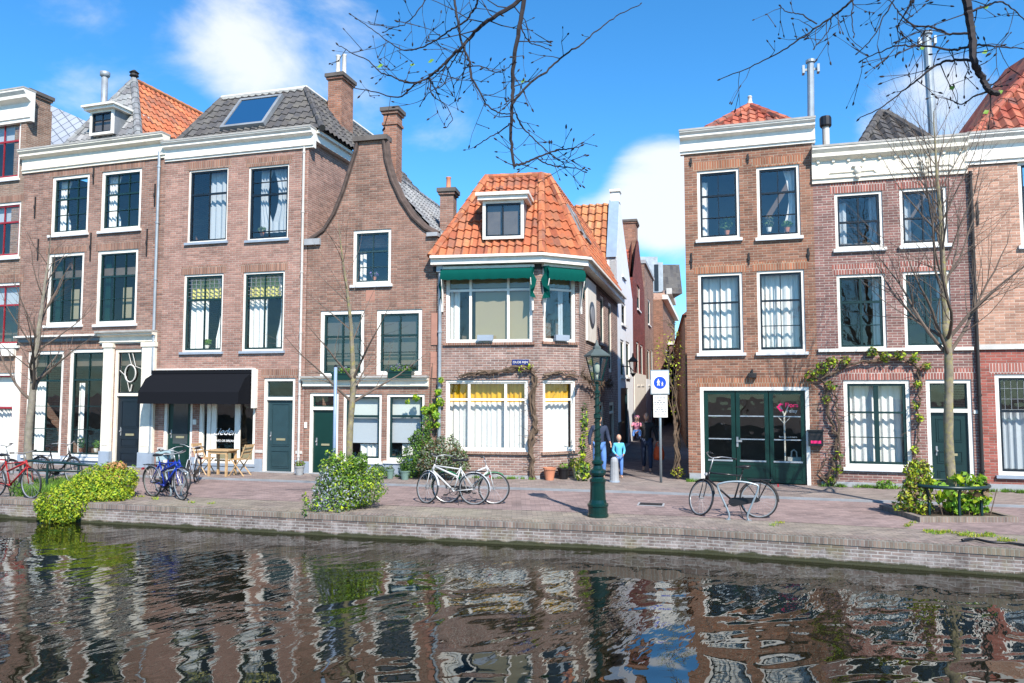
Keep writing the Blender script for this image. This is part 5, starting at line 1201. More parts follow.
# bare wisteria on the corner house
def vine(name, label, fr, strands, clouds, mats, size=.05, jit=.05, rad=1.0, seed=3, out=.08, twigs=0):
    R = random.Random(seed); s0 = strands[0][0][0]; b = fr.at(s0[0], s0[1], -out); M_ = fr.M @ Matrix.Translation((b.x, -out, .04)); r = thing(name, label, 'climber', M_)
    mb = MB()
    for pts, r0, r1 in strands:
        P = [fr.at(x, y, -out) for x, y in pts]; Q = []
        for i in range(len(P)-1):
            k = max(2, int((P[i+1]-P[i]).length/.12))
            for j in range(k): Q.append(P[i].lerp(P[i+1], j/k)+Vector((R.uniform(-jit, jit), R.uniform(-.03, .03), R.uniform(-jit, jit)*.7)))
        Q.append(P[-1]); n = len(Q)
        for c_ in range(2 if r0 > .02 else 1):
            off_ = Vector((R.uniform(-.03, .03), -.02*c_, R.uniform(-.03, .03)))
            mb.tube([q+off_*(1 if c_ else 0)+Vector((R.uniform(-jit, jit)*.4, 0, R.uniform(-jit, jit)*.4)) for q in Q], [rad*(r0+(r1-r0)*i/(n-1)) for i in range(n)], 5)
        for q in Q:
            for _ in range(twigs):
                d = Vector((R.gauss(0, .22), R.uniform(-.15, 0), R.gauss(0, .16))); mb.tube([q, q+d*.6, q+d+Vector((0, 0, -.03))], [.009, .006, .003], 3)
    mb.build('stem', STEM, r, fr.M)
    if clouds:
        mb = MB(); leafcloud(mb, [((lambda a: a)(fr.at(x, y, -out-.05)), rr, n) for x, y, rr, n in clouds], size, seed=seed, mi=tuple(range(len(mats)))); mb.build('foliage', [LM[m] for m in mats], r, fr.M, uv=False)
    return r
vine('wisteria', 'bare brown wisteria trunk climbing between the corner house windows', F4,
     [([(532, 481), (533, 465), (531, 440), (536, 420), (533, 395), (536, 378), (531, 368), (518, 369), (505, 372), (490, 373), (475, 374), (460, 377)], .055, .02), ([(535, 480), (530, 450), (536, 430), (531, 400), (535, 372)], .04, .03), ([(531, 370), (515, 366), (498, 371), (480, 371), (462, 378)], .03, .012)], [(530, 366, .1, 20), (522, 368, .1, 16)], ['brown', 'lime'], jit=.045, twigs=1)
vine('wisteria_branch', 'bare vine arm running right along the corner house facet wall', fb, [([(543, 374), (555, 372), (566, 374), (578, 376)], .028, .015), ([(543, 378), (560, 370), (577, 372)], .018, .01)], [], [], twigs=1, seed=9)
vine('wisteria_alley', 'tangle of bare vine stems over the alley side of the corner house', fs, [([(581, 376), (590, 380), (600, 384), (612, 386)], .03, .02), ([(581, 372), (595, 388), (611, 380)], .02, .015)], [], [], twigs=2, seed=12, out=.15)
vine('grape_vine', 'leafy vine framing the ground floor window of the purple house', F6,
     [([(827, 489), (824, 480), (833, 466), (838, 445), (832, 425), (828, 400), (822, 378), (833, 372), (855, 364), (880, 358), (905, 357), (920, 372), (918, 400), (920, 425), (916, 450), (914, 466)], .035, .012), ([(830, 489), (838, 478), (840, 460), (836, 440), (838, 410), (832, 385)], .025, .012), ([(826, 488), (822, 470), (828, 450)], .02, .01)],
     [(812, 375, .16, 70), (822, 368, .16, 90), (832, 362, .14, 80), (845, 360, .12, 60), (872, 352, .13, 80), (885, 357, .13, 70), (900, 355, .13, 80), (915, 358, .12, 60), (926, 366, .10, 40), (831, 385, .14, 50), (827, 400, .1, 30), (918, 385, .1, 40), (916, 405, .1, 30), (920, 418, .1, 40), (915, 450, .1, 30), (838, 455, .12, 30), (838, 470, .12, 30), (832, 480, .1, 30)], ['lime', 'mid', 'brown'], .05, jit=.06, twigs=1, seed=5)
fr5a = Front(G5[0]-A4*.01+Vector((-.12, .1)), G5[0]+Vector((-.12, .1))+A4*3)
# vine at the alley corner of the orange house, bare with yellow green buds
p = Vector((G5[0].x-.2, G5[0].y+.4, .04)); R = random.Random(11); mbs = []
for i in range(9):
    P = [Vector((0, 0, 0))]; 
    for k in range(14): P.append(Vector((-.06*sin(k*.5+i)-.02*k*(i % 3)*.5, .05*cos(k+i), .30*(k+1)))+Vector((R.uniform(-.07, .07), R.uniform(-.06, .06), 0)))
    mbs.append((P[:8+(i % 7)], [.028-.0018*k for k in range(len(P[:8+(i % 7)]))]))
for i in range(26):
    z = R.uniform(2.2, 4.3); a = Vector((R.uniform(-.25, 0), 0, z)); d = Vector((R.uniform(-.55, .35), R.uniform(-.2, .3), R.uniform(-.3, .4))); mbs.append(([a, a+d*.5+Vector((0, 0, .1)), a+d], [.012, .008, .004]))
plant('wall_vine', 'bare twiggy vine with yellow buds at the alley corner of the orange brick house', 'climber', p, mbs, [([((-.15, 0, 3.3), (.5, .35, .9), 260), ((-.05, 0, 2.3), (.3, .25, .6), 60), ((0, 0, .2), (.2, .2, .16), 120)], None)], ['lime', 'yellow', 'brown'], .035, shell=.1)
p = wallpt(fs, 583, 478, .25); p.z = .04
plant('foxglove_plant', 'tall green leafy plant beside the corner house alley wall behind the lamp', 'plant', p, [([(0, 0, 0), (.05, 0, 1.2)], [.02, .01])], [([((0, 0, .25), (.2, .2, .3), 170), ((.0, 0, .85), (.10, .12, .4), 80), ((.05, 0, 1.6), (.10, .12, .45), 90)], None)], ['mid', 'lime', 'dark'], .06)
# weeds and grass along the walls
def tuft(mb, c, r, n, h, R):
    for _ in range(n):
        a = R.random()*6.28; q = r*sqrt(R.random()); p = Vector(c)+Vector((q*cos(a), q*sin(a)*.6, 0)); d = Vector((R.gauss(0, .3), R.gauss(0, .3), 1)).normalized()*h*R.uniform(.5, 1.2); s = Vector((cos(a*3), sin(a*3), 0))*.008
        k = len(mb.v); mb.v += [p-s, p+s, p+d*.6+s*.6+Vector((d.x, d.y, 0))*.3, p+d+Vector((d.x, d.y, 0))*.6]; mb.f.append((k, k+1, k+2, k+3)); mb.m.append(R.randrange(2))
R = random.Random(8); mb = MB()
for fr, x0, x1, y, n in ((F5, 689, 699, 486, 8), (F6, 822, 925, 491, 34), (F6, 975, 980, 493, 5), (F7, 984, 1024, 497, 16), (F4, 500, 540, 483, 9), (F4, 470, 498, 483, 5), (F3, 340, 430, 480, 8)):
    for i in range(n):
        q = fr.at(x0+(x1-x0)*R.random(), y-5, -.06); w_ = fr.W3(q.x, -R.uniform(.04, .22), .045); tuft(mb, w_, .09, 26, .09, R)
q = fr = None
struct(mb.build('wall_weeds', [LM['mid'], LM['bright']], uv=False), 'stuff')
mb = MB()
for i in range(170):
    px = R.uniform(16, 92); g = G3(px, R.uniform(482, 497) - px*.03, .006); tuft(mb, g, .16, 24, .17, R)
struct(mb.build('grass', [LM['mid'], LM['bright']], uv=False), 'stuff')
mb = MB()
for px, py, n in ((768, 524, 2), (940, 533, 9), (965, 535, 8), (1000, 540, 4), (905, 525, 3), (200, 503, 2), (148, 498, 3), (985, 536, 6)):
    for _ in range(n): g = G3(px+R.uniform(-12, 12), py+R.uniform(-2, 2), .01); tuft(mb, g, .09, 26, .05, R)
struct(mb.build('quay_weeds', [LM['bright'], LM['yellow']], uv=False), 'stuff')
p = wallpt(F6, 886, 486, .18); p.z = .04
plant('weed_clump', 'low green weed clump at the foot of the purple house', 'plant', p, [], [([((0, 0, .08), (.26, .14, .12), 170)], None)], ['mid', 'bright'], .04)
# plants standing inside on window sills
def indoor_plant(label, fr, px, py, h, ms, potm='terra', n=110, r=.13):
    p = fr.at(px, py, .19); M_ = fr.M @ Matrix.Translation((p.x, .19, p.z)); t = thing('potted_plant', label, 'plant', M_, 'plants on inner window sills')
    mb = MB(); mb.lathe([(.05, 0), (.075, .11), (.08, .12), (.06, .12)], (0, 0, 0), 10); mb.build('pot', K[potm], t, M_)
    mb = MB(); leafcloud(mb, [((0, 0, .12+h*.5), (r, .05, h*.5), n)], .045, mi=tuple(range(len(ms))), seed=int(px*3)); mb.build('foliage', [LM[m] for m in ms], t, M_, uv=False)
indoor_plant('leafy plant in the cream framed ground floor window left of the cream door surround', F1, 81, 452, .34, ['mid', 'dark'])
indoor_plant('small plant at the right of the ground floor window left of the cream door surround', F1, 96, 452, .26, ['mid', 'bright'], 'white')
indoor_plant('dark leafy plant in the top left window of the orange brick house', F5, 727, 235, .34, ['dark', 'mid'], n=160, r=.2)
indoor_plant('spiky plant in the top right window of the orange brick house', F5, 769, 232, .30, ['mid', 'grey'], 'white')
indoor_plant('small plant beside the curtain in the top right window of the orange brick house', F5, 787, 232, .18, ['mid', 'bright'])
indoor_plant('plant on the sill of the middle left window above the cafe awning', F2, 207, 349, .18, ['mid', 'bright'], 'white')
indoor_plant('plant on the sill of the top right window above the cafe', F2, 262, 236, .16, ['mid', 'grey'])
indoor_plant('plant between the curtains of the curved gable top window', F3, 374, 281, .18, ['mid', 'purple'])
# pots
def pot(label, base, r, h, m, plantd=None, name='plant_pot', group='plant pots along the house fronts'):
    M_ = Matrix.Translation(base); t = thing(name, label, 'plant pot', M_, group)
    mb = MB(); mb.lathe([(r*.68, 0), (r*.95, h*.84), (r*1.05, h*.84), (r*1.08, h), (r*.95, h), (r*.9, h*.88)], (0, 0, 0), 16); mb.build('pot', K[m], t, M_, smooth=False)
    mb = MB(); mb.lathe([(r*.92, h*.86), (r*.5, h*.9), (.01, h*.92)], (0, 0, 0), 12); mb.build('soil', K['soil'], t, M_)
    if plantd:
        ms, rr, n, hh = plantd; mb = MB(); leafcloud(mb, [((0, 0, h+hh*.4), (rr, rr, hh*.6), n)], .035, mi=tuple(range(len(ms))), seed=int(r*1000)+n); mb.build('foliage', [LM[m_] for m_ in ms], t, M_, uv=False)
K['palegreen'] = plain('pale_yellow_glaze', (.55, .52, .30), .4); K['greypot'] = plain('grey_zinc_pot', (.30, .31, .31), .6); K['greenpot'] = plain('green_grey_pot', (.14, .22, .19), .5)
for px, py, r_, h_, m_, pl_, lb in ((549.5, 480, .165, .33, 'terra', None, 'wide terracotta pot under the right hand corner house window'), (563.5, 479, .165, .30, 'black', (('mid', 'bright'), .14, 70, .12), 'black pot between the terracotta and the cream pot'), (577, 478, .13, .28, 'palegreen', (('yellow', 'lime', 'mid'), .22, 260, .28), 'cream pot with yellow green plant beside the lamp post'),
                                 (390, 478.5, .12, .26, 'greenpot', (('mid', 'grey'), .1, 60, .1), 'grey green pot below the gabled house window'), (405, 479.5, .14, .24, 'greenpot', (('mid', 'dark'), .13, 90, .14), 'low green pot beside the evergreen shrub'), (299.5, 475, .14, .26, 'greypot', (('mid', 'bright', 'brown'), .15, 120, .14), 'grey pot with small plant left of the green door')):
    g = ground(px, py, .04); pot(lb, g, r_, h_, m_, pl_)
g = ground(378, 479, .04); plant('low_bush', 'low dark green plant below the gabled house window', 'plant', g, [], [([((0, 0, .14), (.28, .2, .2), 300)], None)], ['mid', 'dark'], .04)
# flower boxes on the sills of the gabled house
for px, py, lb in ((345, 376, 'green flower box with purple flowers under the left upper window'), (401, 374, 'green flower box with purple flowers under the right upper window')):
    q = F3.at(px, py, -.1); M_ = F3.M @ Matrix.Translation((q.x, -.12, q.z)); t = thing('flower_box', lb, 'flower box', M_, 'flower boxes on the gabled house')
    mb = MB(); mb.box(-.36, .36, -.10, .10, -.12, .05); mb.box(-.38, .38, -.12, .11, .05, .08); mb.build('box', K['bgreen'], t, M_)
    mb = MB(); leafcloud(mb, [((0, 0, .15), (.34, .1, .11), 230)], .03, mi=(0, 1), seed=px); leafcloud(mb, [((0, -.03, .20), (.34, .1, .09), 60)], .028, mi=(2, 3), seed=px+1); mb.build('flowers', [LM[k] for k in ('mid', 'bright', 'purple', 'white')], t, M_, uv=False)
# ---------------------------------------------------------------- trees
def grow(mb, p, d, r, L_, lev, R, P):
    n = max(3, int(L_/.28)); pts = [p]; rad = [r]; dd = d.copy()
    kids = []
    wb_ = P['wob']*(.3 if lev == P['lev'] else 1)
    for i in range(n):
        dd = (dd+Vector((R.gauss(0, wb_), R.gauss(0, wb_), R.gauss(P['up'], wb_*.6)))).normalized()
        p = p+dd*L_/n; pts.append(p); rad.append(r*(1-(i+1)/n*P['tap']))
        if lev > 0 and i >= (1 if lev < P['lev'] else P['first']*n): kids.append((p, dd.copy(), rad[-1], i/n))
    mb.tube(pts, rad, 7 if r > .02 else 3 if r < .008 else 4, mi=1 if r > .044 else 0, cap=False)
    if lev <= 0: return
    for p_, d_, r_, t in kids:
        for _ in range(P['kids'][P['lev']-lev]):
            if R.random() < (.15 if lev > 1 else .25): continue
            ax = d_.orthogonal().normalized(); ax = Matrix.Rotation(R.random()*6.28, 3, d_) @ ax
            nd = (Matrix.Rotation(radians(R.uniform(*P['ang'])), 3, ax) @ d_).normalized()
            grow(mb, p_, nd, r_*R.uniform(.32, .5), L_*R.uniform(*P['len'])*(1.1-.55*t), lev-1, R, P)
def street_tree(base, label, h, r, hc, P, seed, mat, lean=(0, 0), leaders=4):
    R = random.Random(seed); M_ = Matrix.Translation(base); t = thing('bare_tree', label, 'tree', M_, 'young trees along the quay')
    mb = MB(); n = 12; pts = []; rad = []
    for i in range(n+1):
        s = i/n; pts.append(Vector((lean[0]*s+.03*sin(s*7+seed), lean[1]*s, hc*s))); rad.append(r*(1.25-.25*min(1, s*8))*(1-.25*s)*(1+.06*sin(i*2.3)))
    mb.tube(pts, rad, 12); mb.build('trunk', mat, t, M_, smooth=True)
    mb = MB(); top = pts[-1]-Vector((0, 0, .03))
    grow(mb, top, Vector((lean[0]*.1, 0, 1)).normalized(), rad[-1]*.92, h-hc, P['lev'], R, P)
    for k in range(leaders):
        a = 2*pi*k/leaders+R.random(); s = R.uniform(.75, 1); i = int(s*n); d = Vector((cos(a)*.8, sin(a)*.7, R.uniform(.45, .9))).normalized()
        grow(mb, pts[i]-Vector((0, 0, .0)), d, rad[-1]*.5, (h-hc)*R.uniform(.5, .72), P['lev']-1, R, P)
    mb.build('crown', [TWG, mat], t, M_, uv=False)
PT = dict(wob=.10, up=.085, tap=.88, lev=3, first=.04, kids=(2, 2, 1), ang=(24, 52), len=(.36, .60))
g = ground(953, 516, .0); TREE_R = g
street_tree(g+Vector((0, 0, 0)), 'tallest bare tree with lichen covered trunk inside the round green guard', 8.2, .098, 3.75, dict(PT, len=(.5, .72)), 21, BARKY, leaders=6)
g = ground(350, 505, .0)
street_tree(g, 'slim bare tree with yellow trunk behind the quay bush', 6.1, .078, 2.9, dict(PT, ang=(28, 58), up=.04), 33, BARKY, leaders=5)
g = ground(27, 487, .0)
street_tree(g, 'bare tree with pale trunk at the far left beside the green rail', 6.6, .105, 2.9, dict(PT), 8, BARKP, lean=(.02, 0), leaders=6)
# low brush of twigs at the foot of the right hand tree, in a ring shaped guard
g = TREE_R+Vector((-.12, 0, 0)); M_ = Matrix.Translation(g); t = thing('tree_guard', 'round dark green tubular tree guard on a brick kerb', 'tree guard', M_)
mb = MB(); R1 = .74
mb.tube([(R1*cos(a*pi/16), R1*.9*sin(a*pi/16), .62+.0*a) for a in range(32)], .035, 8, closed=True); mb.build('rail', K['dgreen'], t, M_, smooth=True)
for a in (215, 262, 310, 20, 120, 165):
    a = radians(a); x, y = R1*cos(a), R1*.9*sin(a); mb = MB(); mb.tube([(x*.86, y*.86, 0), (x*.86, y*.86, .42), (x*.92, y*.92, .55), (x, y, .62)], .028, 6); mb.build('post', K['dgreen'], t, M_)
mb = MB(); rr = .98
for i in range(4):
    pass
mb.box(-.92, -.80, -.72, .8, .004, .10); mb.box(.80, .92, -.72, .8, .004, .10); mb.box(-.80, .80, -.72, -.60, .004, .10); mb.box(-.80, .80, .68, .8, .004, .10); mb.build('kerb_ring', G['cope'], t, M_)
mb = MB(); mb.box(-.80, .80, -.60, .68, .004, .07); mb.build('soil', K['soil'], t, M_)
plant('golden_shrub', 'golden yellow shrub left of the round tree guard', 'shrub', g+Vector((-.66, -.1, .05)), [([(0, 0, 0), (0, 0, .5)], [.03, .01])], [([((0, 0, .32), (.3, .3, .34), 900), ((.08, 0, .72), (.24, .22, .24), 700), ((.02, 0, .9), (.1, .1, .15), 120)], None)], ['yellow', 'lime', 'brown', 'mid'], .036)
plant('hydrangea', 'bright green leafy plant inside the round tree guard', 'plant', g+Vector((.12, -.2, .06)), [([(x, y, 0), (x*1.3, y, .5)], [.012, .006]) for x in (-.4, -.2, .1, .3, .5) for y in (-.15, .15)], [([((-.4, 0, .45), (.18, .2, .22), 80), ((-.12, -.1, .28), (.25, .2, .25), 130), ((.22, -.1, .3), (.25, .2, .26), 130), ((.42, 0, .3), (.2, .2, .26), 110), ((.15, .1, .66), (.25, .2, .14), 90), ((.5, .1, .62), (.12, .12, .12), 40)], (0, 0, 1)), ([((.2, -.2, .45), (.25, .15, .1), 30)], (2,))], ['bright', 'lime', 'brown'], .065, asp=.7)
# ---------------------------------------------------------------- near tree with boughs over the water
NB = Vector((3.3, -1.6, .5)); M_ = Matrix.Translation(NB); nt_ = thing('overhanging_tree', 'large bare tree on the near bank with dark budding boughs hanging into the sky', 'tree', M_)
mb = MB(); TP = [NB+Vector(v) for v in ((0, 0, 0), (-.05, .05, 1.5), (-.1, .1, 3.2), (-.2, .3, 5.0), (-.3, .6, 6.6))]; mb.tube(TP, [.30, .24, .21, .17, .12], 14); mb.build('trunk', WOODM, nt_, smooth=True)
def at_d(px, py, Y): return atY(px, py, Y)
def smooth_pts(P, k=5):
    out = []; n = len(P)
    for i in range(n-1):
        p0, p1, p2, p3 = P[max(i-1, 0)], P[i], P[i+1], P[min(i+2, n-1)]
        for j in range(k):
            t = j/k; out.append(.5*((2*p1)+(p2-p0)*t+(2*p0-5*p1+4*p2-p3)*t*t+(3*p1-p0-3*p2+p3)*t**3))
    out.append(P[-1]); return out
R = random.Random(17); bmB = MB(); bmL = MB(); budpts = []
def strand(pix, Y0, Y1, r0, r1, twigs=.5, tw=.35, buds=True, pre=None):
    P = [at_d(x, y, Y0+(Y1-Y0)*i/(len(pix)-1)+(R.uniform(-.04, .04) if 0 < i < len(pix)-1 else 0)) for i, (x, y) in enumerate(pix)]
    if pre: P = pre+P
    Q = smooth_pts(P, 6); n = len(Q)
    Q = [q+Vector((R.gauss(0, .0025), R.gauss(0, .0025), R.gauss(0, .0025))) for q in Q]
    bmB.tube(Q, [r0+(r1-r0)*i/(n-1) for i in range(n)], 6, cap=True)
    st = len(pre)*6 if pre else 0
    for i in range(st+1, n):
        if R.random() < twigs*.45:
            d = (Q[i]-Q[i-1]).normalized(); a = Vector((R.gauss(0, 1), R.gauss(0, .6), R.gauss(-.1, 1))).normalized(); dd = (d*.6+a).normalized(); L_ = tw*R.uniform(.25, 1.2)
            pts = [Q[i]]; 
            for k in range(4): dd = (dd+Vector((R.gauss(0, .16), R.gauss(0, .15), R.gauss(.05, .16)))).normalized(); pts.append(pts[-1]+dd*L_/4)
            rr = min(.0045, max(.0025, (r0+(r1-r0)*i/n)*.5)); bmB.tube(pts, [rr, rr*.85, rr*.7, rr*.55, rr*.45], 4)
            if L_ > .15:
                e = pts[2]; d2 = (dd+Vector((R.gauss(0, .8), R.gauss(0, .4), R.gauss(0, .8)))).normalized(); bmB.tube([e, e+d2*L_*.25, e+d2*L_*.45], [.003, .0025, .002], 3); budpts.append((e+d2*L_*.45, d2))
            budpts.append((pts[-1], dd)); 
            if R.random() < .5: budpts.append((pts[2], dd))
    budpts.append((Q[-1], (Q[-1]-Q[-2]).normalized()))
    return Q
fork = TP[-1]; mid1 = Vector((1.2, 2.6, 7.4)); mid2 = Vector((3.6, 2.2, 6.6))
# big limbs above the frame that carry the boughs
L1 = smooth_pts([TP[3], Vector((2.4, .2, 6.4)), Vector((1.6, 1.8, 7.0)), Vector((.9, 3.6, 6.9)), Vector((.3, 4.6, 6.2))], 6); bmB.tube(L1, [.11-.0035*i for i in range(len(L1))], 8)
L2 = smooth_pts([TP[3]+Vector((0, 0, .3)), Vector((3.3, .8, 6.2)), Vector((3.6, 2.4, 6.4)), Vector((3.45, 4.2, 5.95))], 6); bmB.tube(L2, [.10-.004*i for i in range(len(L2))], 8)
e1, e2 = L1[-1], L2[-1]
strand([(524, 0), (519, 30), (513.5, 64), (512.5, 90), (512, 106), (511, 139), (514, 166)], 5.0, 5.0, .019, .010, .35, .3, pre=[L1[-3], at_d(528, -40, 5.0)])
strand([(520, 0), (497, 15), (481, 26), (470, 38), (462, 46), (450, 58), (439.6, 68), (428, 78), (417, 83), (398, 97), (375, 92), (354, 88)], 5.0, 5.4, .017, .003, .75, .42, pre=[L1[-2], at_d(527, -22, 5.0)])
strand([(454, 0), (458, 22), (462, 45), (470, 62), (472, 77), (482, 96), (488, 106), (500, 113), (512, 114)], 5.2, 5.0, .010, .004, .5, .35, pre=[L1[-6], at_d(450, -40, 5.2)])
strand([(478, 0), (472, 12), (465, 21), (450, 30), (436, 40), (420, 48), (404, 50), (386, 40), (372, 29), (351, 15)], 5.2, 5.7, .009, .003, .75, .38, pre=[L1[-5], at_d(482, -30, 5.2)])
strand([(513, 104), (528, 85), (549, 69), (566, 54), (584, 42), (600, 28), (620, 14), (641, 4)], 5.0, 5.3, .009, .003, .55, .3)
strand([(514, 166), (525, 163), (536, 158), (555, 151), (568, 149), (581, 146)], 5.0, 5.2, .009, .003, .8, .3)
strand([(536, 158), (548, 164), (562, 167), (575, 168), (584, 172)], 5.05, 5.2, .005, .003, .7, .22)
strand([(516, 114), (522, 126), (530, 135), (541, 146), (552, 155), (565, 165)], 5.0, 5.2, .006, .003, .6, .25)
strand([(417, 83), (405, 82), (394, 77), (380, 72), (369, 61), (352, 53), (338, 45)], 5.2, 5.5, .007, .003, .8, .3)
strand([(424, 0), (428, -4), (415, 15), (405, 24), (395, 27), (384, 32)], 5.5, 5.7, .005, .003, .6, .3)
strand([(509, 124), (500, 132), (488, 138), (476, 146)], 5.0, 5.1, .005, .003, .5, .25)
strand([(520, 20), (524, 34), (531, 43), (540, 46), (550, 50)], 5.0, 5.2, .005, .003, .5, .25)
strand([(462, 68), (480, 66), (495, 72), (505, 70), (514, 60)], 5.1, 5.0, .004, .003, .7, .25)
strand([(430, 78), (432, 95), (445, 104), (452, 118), (446, 128)], 5.3, 5.3, .004, .0025, .6, .25)
strand([(462, 48), (450, 66), (444, 84), (430, 92), (420, 105)], 5.2, 5.4, .005, .0025, .6, .25)
strand([(967, 0), (969, 18), (972, 38), (973.6, 60), (979, 72), (984.8, 84), (990, 91), (998, 94)], 4.6, 4.6, .030, .016, .5, .35, pre=[L2[-2], at_d(965, -40, 4.6)])
strand([(852, 0), (836, 14), (817, 27), (797, 41), (776, 54), (750, 67), (720.5, 79)], 4.8, 5.2, .009, .003, .5, .28, pre=[L2[-4], at_d(880, -30, 4.8)])
strand([(974, 60), (958, 60), (940, 63), (920, 78), (902, 92), (880, 108), (858, 118.6)], 4.6, 5.0, .010, .003, .55, .3)
strand([(972, 45), (955, 50), (934, 47), (915, 46), (896, 46), (878, 53), (861, 60)], 4.6, 5.0, .008, .003, .7, .28)
strand([(969, 33), (950, 34), (931, 27), (915, 26), (904, 18), (896, 8), (885, -4)], 4.6, 5.0, .008, .003, .7, .3)
strand([(975, 44), (990, 46), (1003, 47), (1026, 49)], 4.6, 4.8, .007, .003, .7, .3)
strand([(971, 12), (985, 6), (1000, 2), (1012, 8), (1026, 22)], 4.6, 4.8, .008, .003, .8, .35)
strand([(853, 0), (852, 18), (854, 36)], 4.9, 4.9, .004, .003, .4, .15)
strand([(817, 24), (800, 14), (788, 12), (780, 6)], 4.9, 5.0, .005, .003, .6, .2)
strand([(831, 20), (828, 32), (814, 47)], 4.9, 4.9, .004, .003, .4, .15)
strand([(896, -4), (885, 14), (874, 36), (858, 52)], 4.9, 5.0, .005, .003, .8, .25)
strand([(915, -6), (905, 14), (898, 30), (914, 44)], 4.7, 4.9, .005, .003, .8, .25)
strand([(990, 92), (975, 96), (962, 104), (950, 100)], 4.6, 4.7, .006, .003, .8, .25)
bmB.build('bough', TWIG, nt_, uv=False)
mbb = MB()
for p_, d_ in budpts:
    s = R.uniform(.007, .012); mbb.tube([p_-d_*s*.4, p_+d_*s*.6, p_+d_*s*1.6, p_+d_*s*2.4], [.003, s*.62, s*.5, .001], 5)
    if R.random() < .008:
        bmL.v_add(p_, Vector((R.uniform(.4, 1), 0, R.uniform(-.6, .6))).normalized()*.022, Vector((R.uniform(-.3, .3), .4, 1)).normalized()*.016, Vector((0, -.01, 0)), 0)
for x, y in ((380, 66), (431, 61), (986, 7), (985, 52), (952, 88), (1000, 92), (986, 112), (922, 48)):
    p_ = at_d(x, y, 4.8); bmL.v_add(p_, Vector((.022, 0, .01)), Vector((0, .01, .02)), Vector((0, -.01, 0)), 0)
struct(mbb.build('buds', TWIG, nt_, uv=False), 'stuff'); struct(bmL.build('young_leaves', LM['bright'], nt_, uv=False), 'stuff')
